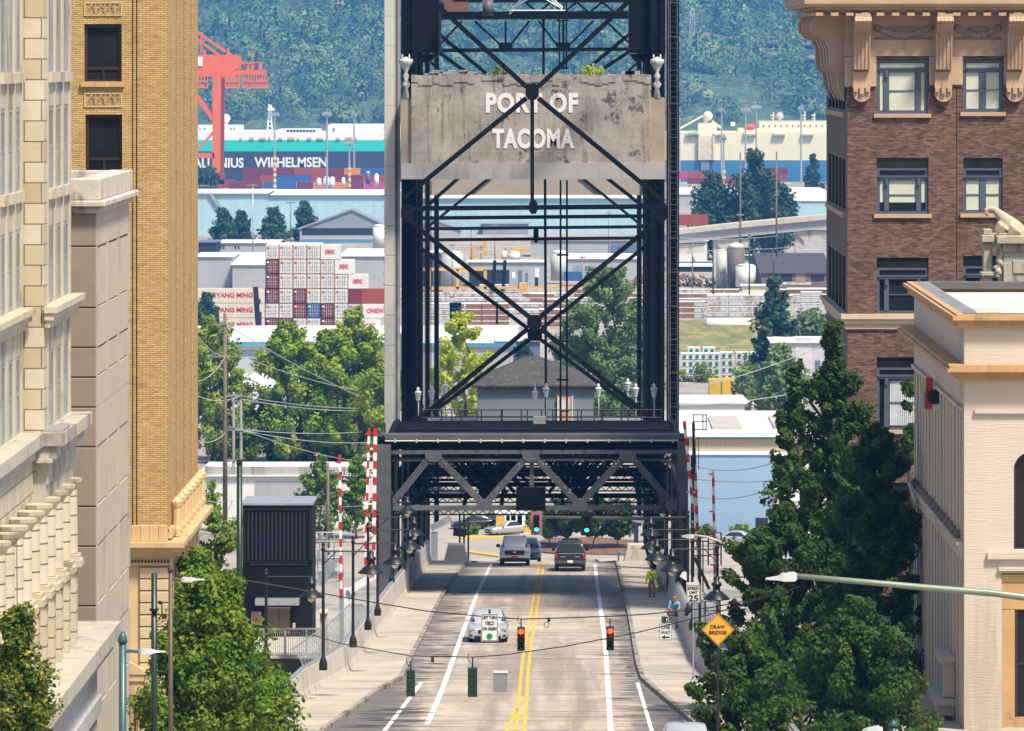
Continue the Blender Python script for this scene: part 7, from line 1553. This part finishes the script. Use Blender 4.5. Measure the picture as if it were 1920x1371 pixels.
gate(1283,790,1300,960,263,6,'left red and white gate arm of the pair beside the right portal leg'); gate(1300,792,1311,1090,270,6,'right red and white gate arm of the pair beside the right portal leg',lights=(880,)); gate(1337,880,1341,1108,262,5,'single thin red and white gate arm before the light blue warehouse',lights=(890,960,1060))
mb=M()
for y in (842,900,945,1000): mb.bar(W(690,y,270),W(702,y,270),.08,.08); mb.bar(W(1287,y-22,269),W(1304,y-22,269),.08,.08)
single('gate_cross_ties',mb,m_white,'short white ties joining the paired gate arms','gate tie')
for px,D,lb in ((655,258,'white gate machine with diagonal counter arm left of the left parapet'),(1330,258,'white gate machine with diagonal counter arm right of the right parapet')):
    root=thing('gate_machine',lb,'gate machine',(X_(px,D),D,deck(D)-1.6)); s=1 if px<1000 else -1; x=X_(px,D); z=deck(D)
    M().box(x-.3,x+.3,D,D+.6,z-3.5,z+1.3).build('cabinet',m_white,root,bevel=.03); M().bar((x,D-.1,z+1.2),(x+s*1.4,D-.1,z+2.1),.35,.12).build('counter_arm',m_white,root); M().box(x-1.2,x+1.2,D-.5,D+1.5,z-3.7,z-3.5).build('platform',m_steelg,root)
    railing(px-38,px+38,D-.4,z-3.5,1.1,.6,parent=root,m=m_black)
# grey steel platform and stair beside the elevator
root=thing('service_stair','galvanised stair platforms with railings beside the black elevator box','stair',(X_(615,262),262,2)); D=262
for (a,b,y) in ((586,640,1048),(596,642,1079)):
    M().box(X_(a,D),X_(b,D),D,D+2,Z_(y+7,D),Z_(y,D)).build('landing',m_galv,root); railing(a,b,D,Z_(y,D),1.35,.35,parent=root,m=m_galv)
mb=M().bar(W(598,1095,D),W(625,1055,D),.5,.15); 
for a in (588,640): mb.box(X_(a,D)-.1,X_(a,D)+.1,D,D+.2,2,Z_(1048,D))
mb.build('stringer',m_galv,root)
single('cream_cabinet',M().box(X_(600,225),X_(612,225),225,226,10,Z_(1150,225)).box(X_(598,225),X_(614,225),224.8,226.2,Z_(1150,225),Z_(1147,225)),mat('cream_cabinet',(.55,.48,.32),.6),'tall cream cabinet behind the elevator railing','cabinet')
single('tan_cabinet',M().box(X_(596,217),X_(620,217),217,218,10,Z_(1147,217)-.9).box(X_(594,217),X_(622,217),216.9,218.1,Z_(1147,217)-.9,Z_(1147,217)-.8),mat('tan_cabinet',(.30,.24,.17),.7),'low tan equipment cabinet in front of the cream one','cabinet') if False else None
# black elevator tower
D=212; root=thing('elevator_tower','black ribbed metal elevator tower with grey doors left of the bridge','elevator tower',(X_(515,D),D,2)); m_rb=ribbed('black_ribbed_cladding',(.006,.007,.012),.22,'h',.45,1.0,.0,.2,.5); m_rb.node_tree.nodes['Principled BSDF'].inputs['Specular IOR Level'].default_value=.3
xa,xb=X_(455,D),X_(585,D); M().box(xa,xb,D,D+3.2,2,Z_(947,D)).build('shaft',m_rb,root); M().box(xa-.06,xb+.06,D-.15,D+3.3,Z_(947,D),Z_(943,D)).build('roof',m_galv,root)
mb=M().box(X_(470,D),X_(576,D),D-.06,D-.005,Z_(1060,D),Z_(1055,D)); mb.box(xa,xb,D-.05,D-.005,Z_(1054,D),Z_(1052,D)); mb.box(xa,xa+.12,D-.07,D-.006,Z_(1050,D),Z_(950,D)); mb.box(xb-.12,xb,D-.07,D-.006,Z_(1050,D),Z_(950,D)); mb.box(xa+.12,xb-.12,D-.07,D-.006,Z_(957,D),Z_(950,D)); mb.build('cladding_frame',m_black,root)
mb=M(); [mb.box(xa+.2+i*.165,xa+.2+i*.165+.07,D-.05,D-.006,Z_(1050,D),Z_(960,D)) for i in range(15)]; mb.build('cladding_rib',mat('cladding_rib_paint',(.016,.019,.03),.5,0,.2,2),root)
M().box(X_(480,D),X_(562,D),D-.7,D-.01,Z_(1132,D),Z_(1121,D)).build('canopy',m_galv,root)
dr=M().box(X_(502,D),X_(522.5,D),D-.08,D-.01,Z_(1188,D),Z_(1140,D)).box(X_(523.5,D),X_(544,D),D-.08,D-.01,Z_(1188,D),Z_(1140,D)).build('door',mat('bronze_door',(.16,.13,.09),.35,.4),root); M().box(X_(500,D),X_(546,D),D-.12,D-.09,Z_(1140,D),Z_(1138,D)).build('frame',m_galv,dr)
nt_=M().box(X_(471,D),X_(490,D),D-.05,D-.02,Z_(1171,D),Z_(1147,D)).build('notice',mat('pinkish_notice',(.5,.36,.34),.7),root)
mb=M(); [mb.box(X_(473,D),X_(473,D)+.28+.05*(i%3),D-.058,D-.052,Z_(1151+i*3.2,D),Z_(1150+i*3.2,D)) for i in range(6)]; mb.build('print_line',m_red,nt_)
M().box(X_(549,D),X_(554,D),D-.15,D-.02,Z_(1182,D),Z_(1168,D)).build('call_post',mat('pinkish_notice',(.5,.36,.34)),root)
root=thing('elevator_walkway','raised walkway with grey barred railing in front of the elevator doors','walkway',(X_(550,206),206,2)); zf=25.86
M().box(X_(452,206),lerp(BX_L,208)-.5,205,212,zf-.35,zf-.02).build('floor',m_conc,root); M().box(X_(452,206),lerp(BX_L,208)-.5,204.9,204.98,zf-.9,zf-.1).build('edge_beam',m_black,root)
x0,x1=X_(455,205.2),lerp(BX_L,205)-.55; mb=M(); 
for i in range(40): x=x0+(x1-x0)*i/39; mb.box(x-.012,x+.012,205.2,205.22,zf,zf+1.05)
for i in range(5): x=x0+(x1-x0)*i/4; mb.box(x-.03,x+.03,205.16,205.24,zf,zf+1.1)
mb.box(x0,x1,205.15,205.25,zf+1.05,zf+1.1); mb.box(x0,x1,205.17,205.23,zf+.08,zf+.11); mb.build('railing',m_galv,root)
M().box(x0,x1-.5,205.3,206,2,zf-.95).build('dark_void_sheet',m_open,root)  # near-black sheet, its colour standing for the dark void under the walkway
0 and M().prism([(X_(470,240)-.4,2),(X_(499,240)+.5,2),(X_(499,240)+.5,17),(X_(499,240)-.5,17)],239,241).build('lamp_plinth',m_conc,bpy.data.objects['street_lamp.016']) if 'street_lamp.016' in bpy.data.objects else None
# dark walled steps right of the right parapet under the warning sign
root=thing('stair_enclosure','dark metal stair enclosure with black railings behind the yellow warning sign','stair enclosure',(X_(1355,212),212,2)); D=212
M().box(X_(1322,D),X_(1410,D),D,D+3,2,Z_(1222,D)).build('wall',m_rb,root); M().box(X_(1320,D),X_(1412,D),D-.1,D+3,Z_(1222,D),Z_(1218,D)).build('coping',m_galv,root)
M().box(X_(1326,D),X_(1382,D),D+.4,D+3,Z_(1217.9,D),Z_(1182,D)).build('upper_wall',m_rb,root); railing(1322,1350,D+8,Z_(1180,D+8),1.2,.5,parent=root); railing(1328,1352,D+22,Z_(1060,D+22),1.5,.6,parent=root)
mb=M().bar(W(1302,1045,240),W(1330,1105,240),.15,.1); mb.bar(W(1318,1015,240),W(1318,1110,240),.06,.06); mb.bar(W(1302,1015,240),W(1330,1015,240),.06,.06); mb.bar(W(1302,1042,240),W(1332,1042,240),.06,.06); mb.build('stair_frame',m_black,root)
# small utility things right of the portal
mb=M()
for px in (1300,1324,1318): mb.bar(W(px,778,268),W(px,806,268),.05,.05)
for y in (778,790,806): mb.bar(W(1298,y,268),W(1326,y,268),.05,.05)
mb.bar(W(1300,806,268),W(1300,890,268),.12,.12); mb.bar(W(1303,840,268),W(1303,885,268),.05,.05); mb.bar(W(1310,820,268),W(1310,880,268),.04,.04); single('ladder_cage',mb,m_black,'small black cage and ladder high beside the right gate arms','ladder')
for px,y0,y1,D,lb in ((943,1108,1112,0,''),): pass
mb=M()
for px,y0 in ((862,985),(870,983),(878,990)): mb.tube((X_(px,330),330,16),W(px,y0-20,330),.06,n=6)
mb.bar(W(850,997,331),W(874,1000,331),.5,.3); single('barrier_posts',mb,m_black,'cluster of dark posts at the far left end of the bridge','post')
root=thing('gate_machine','white gate housing with raised arm at the far left end of the bridge','gate machine',(X_(818,330),330,17)); M().box(X_(808,330),X_(820,330),330,331,15,Z_(1000,330)).build('cabinet',m_white,root); M().bar(W(808,990,330),W(846,972,330),.4,.2).build('counter_arm',m_white,root)
root=thing('gate_machine','white gate housing at the far right end of the bridge','gate machine',(X_(1190,335),335,17)); M().box(X_(1189,335),X_(1197,335),335,336,15,Z_(968,335)).build('cabinet',plain('navy_cabinet',(.02,.04,.09)),root); M().bar(W(1186,972,334),W(1225,980,334),.4,.2).build('counter_arm',m_white,root)
root=thing('guard_rail','short grey guard rail end at the far right of the crest','guard rail',W(1165,1050,326)); M().path([W(1158,1042,326),W(1160,1036,326),W(1182,1042,324)],.12,6).build('rail',m_galv,root); M().box(X_(1158,326),X_(1161,326),325.9,326.1,16,Z_(1040,326)).build('post',m_galv,root)
# road area beyond the bridge
D0_,D1_=505,536; struct('road',M().box(X_(700,520),X_(1290,520),506,545,.0,.02),mat('pale_asphalt',(.33,.30,.26),.9,0,.12,.1,.1,stain=(.25,.23,.2)))
mb=M(); pts=[W(1000,1036,0) if False else (X_(px,gD(y)),gD(y)) for px,y in ((985,1034),(1040,1040),(1170,1042),(1225,1036),(1215,1018),(1120,1010),(1030,1012),(995,1022))]
mb.prismz(pts,.02,.18); struct('mulch_island',mb,mat('bark_mulch',(.17,.085,.05),.95,0,.3,1,.5,stain=(.10,.05,.03)))
mb=M(); pts=[(X_(px,gD(y)),gD(y)) for px,y in ((862,1036),(935,1046),(935,1043.5),(862,1033.5))]; mb.prismz(pts[::-1],.02,.17)
pts=[(X_(px,gD(y)),gD(y)) for px,y in ((862,1011),(945,1010),(945,1007.5),(862,1008.5))]; mb.prismz(pts,.021,.17); struct('kerb',mb,m_yl)
# ======== vehicles ========
m_tyre=mat('tyre_rubber',(.012,.012,.012),.85,0,.2,4); m_rim=mat('alloy_rim',(.35,.35,.36),.3,.8,.1,3); m_hl=plain('headlight_glass',(.30,.33,.37),.08); m_tl=plain('tail_light_red',(.5,.01,.01),.25)
m_wind=glass('windscreen',(.018,.028,.028),.08,.35)
def paint(name,c,metal=.4): 
    m,nt,b,g=nodes(name); nt.nodes.remove(g); b.inputs['Base Color'].default_value=(*c,1); b.inputs['Metallic'].default_value=metal; b.inputs['Roughness'].default_value=.32; b.inputs['Coat Weight'].default_value=.6; b.inputs['Coat Roughness'].default_value=.08; return m
def vehicle(kind,label,cat,loc,pm,wd,hull,cab,wheels,parts,rz=0,pitch=0):
    """x across, y along (0 at the end facing the viewer), z up from the road"""
    r=thing(kind,label,cat,(0,0,0))
    def ring(y,w,z0,zm,z1,k=.93): return [(-w*.86,y,z0),(-w,y,z0+.12),(-w,y,zm),(-w*k,y,z1),(-w*k*.6,y,z1+.02),(w*k*.6,y,z1+.02),(w*k,y,z1),(w,y,zm),(w,y,z0+.12),(w*.86,y,z0)]
    M().loft([ring(*q) for q in hull]).build('body',pm,r,True,.02)
    def cr(y,w,z0,wt,z1): return [(-w,y,z0),(-wt,y,z1),(-wt*.6,y,z1+.03),(wt*.6,y,z1+.03),(wt,y,z1),(w,y,z0)]
    M().loft([cr(*q) for q in cab['ring']]).build('cabin',pm,r,True,.02)
    for nm,q in cab['glass']:
        M().add(q,[tuple(range(len(q)))]).build(nm,m_wind,r)
    for (x,y,rad) in wheels:
        w_=M(); n=18; tw=.24
        w_.path([(x-tw/2,y,rad),(x-tw/2+.02,y,rad),(x+tw/2-.02,y,rad),(x+tw/2,y,rad)],[rad*.9,rad,rad,rad*.9],n); wo=w_.build('wheel',m_tyre,r,True)
        s=1 if x>0 else -1; M().tube((x+s*(tw/2-.02),y,rad),(x+s*(tw/2+.012),y,rad),rad*.62,rad*.6,14).build('rim',m_rim,wo)
    for nm,boxes,m in parts:
        for b in boxes: 
            mb=M().box(*b); mb.build(nm,m,r,bevel=.015)
    r.location=loc; r.rotation_euler=(pitch,0,rz); return r
PIT=-math.atan(.05854)
def glass_set(w,wt,zb,zt,yf,yr,hood_y,tail_y,of=.02):
    return [('windscreen',[(-w*.93,hood_y-of,zb+.06),(w*.93,hood_y-of,zb+.06),(wt*.92,yf-of,zt-.06),(-wt*.92,yf-of,zt-.06)]),('rear_window',[(-w*.88,tail_y+of,zb+.08),(w*.88,tail_y+of,zb+.08),(wt*.9,yr+of,zt-.06),(-wt*.9,yr+of,zt-.06)]),
            ('side_window',[(-w-.012,hood_y+.35,zb+.05),(-w-.012,tail_y-.3,zb+.05),(-wt-.02,yr-.1,zt-.06),(-wt-.02,yf+.1,zt-.06)]),('side_window',[(w+.012,hood_y+.35,zb+.05),(w+.012,tail_y-.3,zb+.05),(wt+.02,yr-.1,zt-.06),(wt+.02,yf+.1,zt-.06)])]
def sedan(label,px,ybot,D,pm,rz=0,kind='sedan_car'):
    z=deck(D) if D<330 else 0.03; w=.92
    hull=[(0,.62,.25,.45,.58),(.06,.80,.20,.5,.64),(.25,.90,.18,.6,.72),(.9,w,.18,.68,.80),(1.5,w,.18,.72,.88),(3.6,w,.2,.75,.94),(4.5,.88,.22,.78,.98),(4.78,.8,.28,.7,.92),(4.85,.7,.35,.6,.8)]
    cab={'ring':[(1.35,.80,.84,.70,.88),(2.1,.80,.86,.62,1.36),(2.5,.80,.86,.61,1.43),(3.3,.80,.88,.60,1.40),(3.9,.78,.92,.60,1.18),(4.45,.74,.94,.62,.98)],'glass':glass_set(.80,.62,.84,1.40,2.12,3.4,1.38,4.35)}
    parts=[('headlight',[(-.86,-.56,.0,.25,.56,.68),(.56,.86,.0,.25,.56,.68)],m_hl),('grille',[(-.42,.42,-.03,.05,.42,.60)],m_black),('air_intake',[(-.6,.6,-.02,.1,.20,.33)],m_black),('fog_lamp',[(-.82,-.66,.03,.12,.28,.38),(.66,.82,.03,.12,.28,.38)],m_black),('mirror',[(-1.08,-.88,1.3,1.5,.9,1.02),(.88,1.08,1.3,1.5,.9,1.02)],pm),('number_plate',[(-.2,.2,-.05,-.03,.34,.44)],m_white)]
    return vehicle(kind,label,'car',(X_(px,D),D,z),pm,w,hull,cab,[(-.78,.95,.33),(.78,.95,.33),(-.78,3.85,.33),(.78,3.85,.33)],parts,rz,PIT if D<330 else 0)
p_white=paint('white_car_paint',(.46,.48,.51),.3); p_silver=paint('silver_car_paint',(.42,.43,.44)); p_tan=paint('pale_tan_car_paint',(.44,.42,.39)); p_dk=paint('charcoal_car_paint',(.035,.042,.055)); p_blk=paint('black_car_paint',(.02,.02,.024))
sedan('white sedan driving towards the viewer behind the hanging turn sign',914,1205,233,p_white)
sedan('white car roof cut off by the bottom edge at the right',1290,1371,160,p_white)
# silver pickup heading this way
def pickup(label,px,D,pm,front=True,canopy=False,rz=0,plate=m_white,z=None):
    w=.95; z=(deck(D) if z is None else z)
    if front:
        hull=[(0,.80,.45,.7,.82),(.06,.90,.40,.8,.95),(.3,.94,.38,.9,1.06),(1.3,w,.38,1.0,1.14),(1.7,w,.38,1.02,1.16),(5.2,w,.42,1.05,1.16),(5.3,.9,.5,1.0,1.12)]
        cab={'ring':[(1.25,.84,1.08,.76,1.12),(1.85,.84,1.1,.70,1.66),(2.2,.84,1.1,.70,1.76),(3.4,.84,1.1,.70,1.74),(3.75,.83,1.1,.72,1.2)],'glass':glass_set(.84,.70,1.1,1.74,1.9,3.5,1.3,3.72)}
        parts=[('headlight',[(-.92,-.6,-.02,.25,.82,.98),(.6,.92,-.02,.25,.82,.98)],m_hl),('grille',[(-.60,.60,-.07,.02,.70,.98)],m_black),('skid_plate',[(-.86,.86,-.10,.05,.40,.495)],m_black),('bumper',[(-.9,.9,-.12,.1,.5,.66)],pm),('air_intake',[(-.55,.55,-.14,-.121,.42,.52)],m_black),('number_plate',[(-.2,.2,-.17,-.145,.52,.64)],m_red),('mirror',[(-1.16,-.92,1.25,1.4,1.12,1.32),(.92,1.16,1.25,1.4,1.12,1.32)],m_black),('roof_rack',[(-.6,-.56,1.9,3.3,1.79,1.86),(.56,.6,1.9,3.3,1.79,1.86)],m_black),('badge',[(-.1,.1,-.085,-.065,.81,.9)],m_galv),('underbody',[(-.7,.7,.3,5.0,.25,.45)],m_black)]
    else:
        hull=[(0,.86,.45,.9,1.06),(.08,.95,.42,1.0,1.12),(2.0,w,.40,1.05,1.14),(4.0,w,.38,1.0,1.12),(5.1,.92,.4,.9,1.0),(5.25,.8,.5,.8,.9)]
        cab={'ring':[(.05,.85,1.1,.72,1.12),(.25,.85,1.1,.74,1.66),(.5,.85,1.1,.74,1.80),(3.2,.84,1.1,.70,1.80),(3.9,.84,1.1,.7,1.14)],'glass':[('rear_window',[(-.78,.04,1.16),(.78,.04,1.16),(.66,.23,1.66),(-.66,.23,1.66)])]+glass_set(.84,.7,1.1,1.74,3.2,3.2,3.6,.4)[2:]}
        parts=[('tail_light',[(-.94,-.78,-.03,.1,.78,1.06),(.78,.94,-.03,.1,.78,1.06)],m_tl),('bumper',[(-.9,.9,-.14,.05,.5,.66)],mat('dull_bumper',(.10,.10,.11),.4,.5)),('number_plate',[(-.17,.17,-.16,-.145,.54,.68)],m_white),('mirror',[(-1.12,-.92,3.3,3.45,1.12,1.3),(.92,1.12,3.3,3.45,1.12,1.3)],m_black),('tailgate_trim',[(-.6,-.3,-.02,-.005,.86,.9),(.3,.6,-.02,-.005,.86,.9),(-.74,.74,-.02,-.003,1.07,1.1)],m_galv),('window_sticker',[(-.18,.18,.12,.135,1.24,1.36)],mat('orange_sticker',(.6,.25,.12),.6)),('roof_rack',[(-.5,.5,.7,.74,1.86,1.92),(-.5,.5,2.2,2.24,1.86,1.92)],m_black),('underbody',[(-.7,.7,.3,5.0,.28,.45)],m_black)]
    return vehicle('pickup_truck',label,'truck',(X_(px,D),D,z),pm,w,hull,cab,[(-.8,.95,.39),(.8,.95,.39),(-.8,4.3,.39),(.8,4.3,.39)],parts,rz,PIT if D<330 else 0)
pickup('silver pickup truck with roof rack coming over the crest of the bridge',965,317,p_silver)
pickup('charcoal pickup truck with canopy driving away over the crest',1069,309,p_dk,False)
sedan('silver car following close behind the silver pickup truck',989,1050,345,p_silver).location.z=deck(345)
sedan('pale tan parked car facing left beside the yellow building',914,1001,531,p_tan,R(-62))
sedan('dark parked car left of the pale tan car beyond the bridge',878,996,540,p_dk,R(-80)); sedan('white parked car glimpsed beside the wooden poles at the left',446,985,545,p_white,R(-75)); sedan('dark blue parked car at the far left end of the bridge opening',846,992,538,p_blk,R(-85))
for i,(px,D_,pm,lb) in enumerate(((1420,600,p_white,'white car glimpsed through the right hand tree'),(1432,520,p_silver,'silver car parked right of the single gate arm under the blue warehouse'))): sedan(lb,px,0,D_,pm,R(80))
# ======== people ========
def skin(name,chains,m,parent=None,sub=1,root=0):
    """chains: lists of (point, radius); equal points are welded"""
    vs=[];rs=[];es=[]
    def vid(p,r):
        for i,q in enumerate(vs):
            if (Vector(q)-Vector(p)).length<1e-4: return i
        vs.append(tuple(p)); rs.append(r); return len(vs)-1
    for ch in chains:
        ids=[vid(p,r) for p,r in ch]
        es+=[(a,b) for a,b in zip(ids,ids[1:]) if a!=b]
    me=bpy.data.meshes.new('t'); me.from_pydata(vs,es,[]); o=bpy.data.objects.new('t',me); COL.objects.link(o)
    sk=o.modifiers.new('s','SKIN'); sk.use_smooth_shade=True
    for i,v in enumerate(me.skin_vertices[0].data): q=rs[i] if isinstance(rs[i],tuple) else (rs[i],rs[i]); v.radius=q; v.use_root=(i==root)
    sb=o.modifiers.new('u','SUBSURF'); sb.levels=sub; sb.render_levels=sub
    dg=bpy.context.evaluated_depsgraph_get(); dg.update(); ev=bpy.data.meshes.new_from_object(o.evaluated_get(dg)); bpy.data.objects.remove(o)
    mb=M(); mb.v=[tuple(v.co) for v in ev.vertices]; mb.f=[tuple(p.vertices) for p in ev.polygons]
    return mb.build(name,m,parent,True)
m_skin=plain('skin',(.50,.27,.18),.6); m_hiv=mat('hi_vis_yellow',(1.0,.97,.01),.7,0,.08,8); m_trs=mat('brown_trousers',(.28,.13,.05),.85,0,.15,8); m_shoe=plain('dark_shoes',(.02,.018,.016),.7)
def person(loc,label,pose,cl,rz=0):
    r=thing('person',label,'person',(0,0,0)); P=pose
    hd=Vector(P['head']); nk=Vector(P['neck']); ch=Vector(P['chest']); pv=Vector(P['pelvis'])
    sh=[Vector(P['sh%s'%s]) for s in 'lr']; el=[Vector(P['el%s'%s]) for s in 'lr']; wr=[Vector(P['wr%s'%s]) for s in 'lr']; hp=[Vector(P['hp%s'%s]) for s in 'lr']; kn=[Vector(P['kn%s'%s]) for s in 'lr']; an=[Vector(P['an%s'%s]) for s in 'lr']
    bodych=[[(pv,(.14,.11)),(pv.lerp(ch,.5),(.13,.10)),(ch,(.155,.11)),(nk,.055),(hd-Vector((0,0,.07)),.07),(hd,(.08,.095)),(hd+Vector((0,0,.08)),.06)]]
    for i in (0,1):
        hv=(wr[i]-el[i]).normalized(); bodych.append([(ch,(.155,.11)),(sh[i],.06),(el[i],.042),(wr[i],.028),(wr[i]+hv*.09,.036)])
        fd=Vector((0,P['foot'],0)); bodych.append([(pv,(.14,.11)),(hp[i],.085),(kn[i],.06),(an[i],.042),(an[i]+fd+Vector((0,0,-.04)),.035)])
    b=skin('body',bodych,m_skin,r)
    for i in (0,1):
        hv=(wr[i]-el[i]).normalized(); side=Vector((1,0,0)) if i==0 else Vector((-1,0,0))
        for k,(o_,ln) in enumerate(((-.028,.068),(-.01,.08),(.01,.078),(.028,.062))):
            p0=wr[i]+hv*.08+side.cross(hv)*o_; mb=M().path([p0,p0+hv*ln*.55,p0+hv*ln*.8+Vector((0,P['foot']*.12,0))],[.010,.009,.006],5); mb.build('finger',cl.get('glove',m_skin),b)
        p0=wr[i]+hv*.03; M().path([p0,p0+hv*.05+Vector((0,P['foot']*.25,0))],[.011,.008],5).build('thumb',cl.get('glove',m_skin),b)
    q=Vector((0,0,.05)); jc=[[(pv-q*.6,(.185,.15)),(pv.lerp(ch,.5),(.18,.145)),(ch,(.20,.15)),(nk-Vector((0,0,.04)),.09)]]
    for i in (0,1): e=el[i].lerp(wr[i],1 if cl['long'] else -.35) if cl['long'] else sh[i].lerp(el[i],.8); jc.append([(ch,(.20,.15)),(sh[i],.092)]+([(el[i],.075),(e,.055)] if cl['long'] else [(e,.07)]))
    skin('jacket' if cl['long'] else 'shirt',jc,cl['top'],r)
    tc=[[(pv,(.155,.13)),(pv+q,(.15,.12))]]
    for i in (0,1): e=an[i]+Vector((0,0,.02)) if cl['tl'] else kn[i]; tc.append([(pv,(.155,.13)),(hp[i],.115),(hp[i].lerp(kn[i],.5),.10)]+([(kn[i],.082),(e,.065)] if cl['tl'] else [(e,.09)]))
    skin('trousers',tc,cl['bot'],r)
    for i in (0,1): a=an[i]; f=P['foot']; M().loft([[(a.x-.045,a.y-f*.35,a.z-.08),(a.x+.045,a.y-f*.35,a.z-.08),(a.x+.04,a.y-f*.35,a.z+.03),(a.x-.04,a.y-f*.35,a.z+.03)],[(a.x-.05,a.y+f*.6,a.z-.08),(a.x+.05,a.y+f*.6,a.z-.08),(a.x+.04,a.y+f*.6,a.z+.02),(a.x-.04,a.y+f*.6,a.z+.02)],[(a.x-.045,a.y+f*1.3,a.z-.08),(a.x+.045,a.y+f*1.3,a.z-.08),(a.x+.035,a.y+f*1.3,a.z-.045),(a.x-.035,a.y+f*1.3,a.z-.045)]]).build('shoe',m_shoe,r,bevel=.01)
    f=P['foot']; f=f/abs(f)
    M().ball(hd+Vector((0,-f*.012,.045)),.098,1,1.08,1.0,12,8).build('hair' if not cl.get('hood') else 'hood',cl['hair'],r,True)
    fc=M().ball(hd+Vector((0,f*.095,-.005)),.018,.8,1.2,1.3,6,4); [fc.ball(hd+Vector((s*.087,0,-.01)),.022,.4,.7,1.2,6,4) for s in (-1,1)]; fc.build('face_features',m_skin,b)
    M().ball(hd+Vector((-.032,f*.088,.015)),.01,n=6,m=4).ball(hd+Vector((.032,f*.088,.015)),.01,n=6,m=4).build('eyes',m_blk,b); M().box(hd.x-.022,hd.x+.022,hd.y+f*.088,hd.y+f*.094,hd.z-.052,hd.z-.045).build('mouth',plain('lips',(.3,.1,.08)),b)
    r.location=loc; r.rotation_euler=(0,0,rz); return r
walk={'head':(.0,.05,1.60),'neck':(0,.02,1.44),'chest':(0,.0,1.25),'pelvis':(0,0,.92),'shl':(-.19,0,1.36),'shr':(.19,0,1.36),'ell':(-.25,-.08,1.10),'elr':(.27,.02,1.10),'wrl':(-.30,.02,.86),'wrr':(.24,.16,.92),'hpl':(-.10,0,.86),'hpr':(.10,0,.86),'knl':(-.10,.14,.50),'knr':(.11,.02,.48),'anl':(-.09,.20,.09),'anr':(.11,-.14,.13),'foot':.12}
D=273; pr=person((X_(1222,D),D,deck(D)+.15),'person in a bright yellow jacket and brown trousers walking away on the right pavement',walk,{'top':m_hiv,'bot':m_trs,'long':True,'tl':True,'hair':plain('dark_cap',(.015,.016,.02),.8),'glove':m_blk,'hood':1})
M().path([(-.14,-.155,1.38),(0,-.175,1.2),(.17,-.16,1.0)],.018,5).build('strap',m_blk,pr)
M().box(-.2,.2,-.172,-.165,1.02,1.05).build('reflective_band',m_galv,pr)
lean={'head':(.0,-.30,1.40),'neck':(0,-.22,1.28),'chest':(0,-.12,1.14),'pelvis':(0,.10,.90),'shl':(-.18,-.18,1.22),'shr':(.18,-.18,1.22),'ell':(-.26,-.30,1.0),'elr':(.26,-.30,1.0),'wrl':(-.20,-.48,.95),'wrr':(.20,-.48,.95),'hpl':(-.10,.10,.85),'hpr':(.10,.10,.85),'knl':(-.11,.04,.48),'knr':(.12,.12,.48),'anl':(-.11,.10,.09),'anr':(.12,.26,.09),'foot':-.12}
D=243; person((X_(1264,D),D,deck(D)+.15),'person in a light blue shirt bending over a bicycle at the right parapet',lean,{'top':mat('light_blue_cloth',(.07,.36,.60),.8,0,.1,6),'bot':mat('dark_shorts',(.03,.03,.04),.9),'long':False,'tl':False,'hair':plain('reddish_hair',(.30,.12,.05),.8)})
bk=thing('bicycle','small bicycle with packed bags leaning at the right parapet in front of the bending person','bicycle',(0,0,0)); 
for y in (-.5,.5):
    a=M().path([(0,y+.33*math.cos(t*math.pi/9),.34+.33*math.sin(t*math.pi/9)) for t in range(19)],.022,6); wo=a.build('wheel',m_tyre,bk); s=M(); [s.bar((0,y,.34),(0,y+.31*math.cos(t*math.pi/6),.34+.31*math.sin(t*math.pi/6)),.006,.006) for t in range(12)]; s.build('spokes',m_galv,wo)
mb=M(); fr=[((0,.5,.34),(0,.12,.82)),((0,.12,.82),(0,0,.30)),((0,0,.30),(0,.5,.34)),((0,.12,.82),(0,-.36,.82)),((0,-.36,.82),(0,0,.30)),((0,-.34,.95),(0,-.5,.34))]
for a,b in fr: mb.tube(a,b,.02,n=6)
mb.build('frame',m_galv,bk); M().tube((-.27,-.36,1.0),(.27,-.36,1.0),.016,n=6).tube((0,-.36,1.0),(0,-.35,.9),.016,n=6).build('handlebar',m_black,bk); M().box(-.07,.07,.0,.26,.88,.93).build('saddle',m_black,bk,bevel=.02)
mb=M().box(-.24,-.06,.34,.7,.35,.72).box(.06,.24,.34,.7,.35,.72); mb.build('pannier',m_steelg,bk,bevel=.04); M().box(-.15,.15,-.62,-.42,.75,1.0).build('front_bag',plain('wine_bag',(.14,.04,.05),.8),bk,bevel=.05)
D=239.5; bk.location=(X_(1254,D),D,deck(D)+.15); bk.rotation_euler=(PIT,0,R(8))
# ======== the air ========
hm=bpy.data.materials.new('haze_air'); hm.use_nodes=True; nt=hm.node_tree; nt.nodes.remove(nt.nodes['Principled BSDF'])
pv=nt.nodes.new('ShaderNodeVolumePrincipled'); pv.inputs['Color'].default_value=(.10,.42,1.0,1); pv.inputs['Density'].default_value=1.0e-4; pv.inputs['Anisotropy'].default_value=0.0
nt.links.new(pv.outputs[0],nt.nodes['Material Output'].inputs['Volume'])
hzb=M().box(-2700,2700,-70,5300,-6,330); o=hzb.build('haze',hm); o['kind']='stuff'; o['label']='thin blue haze over the whole valley'
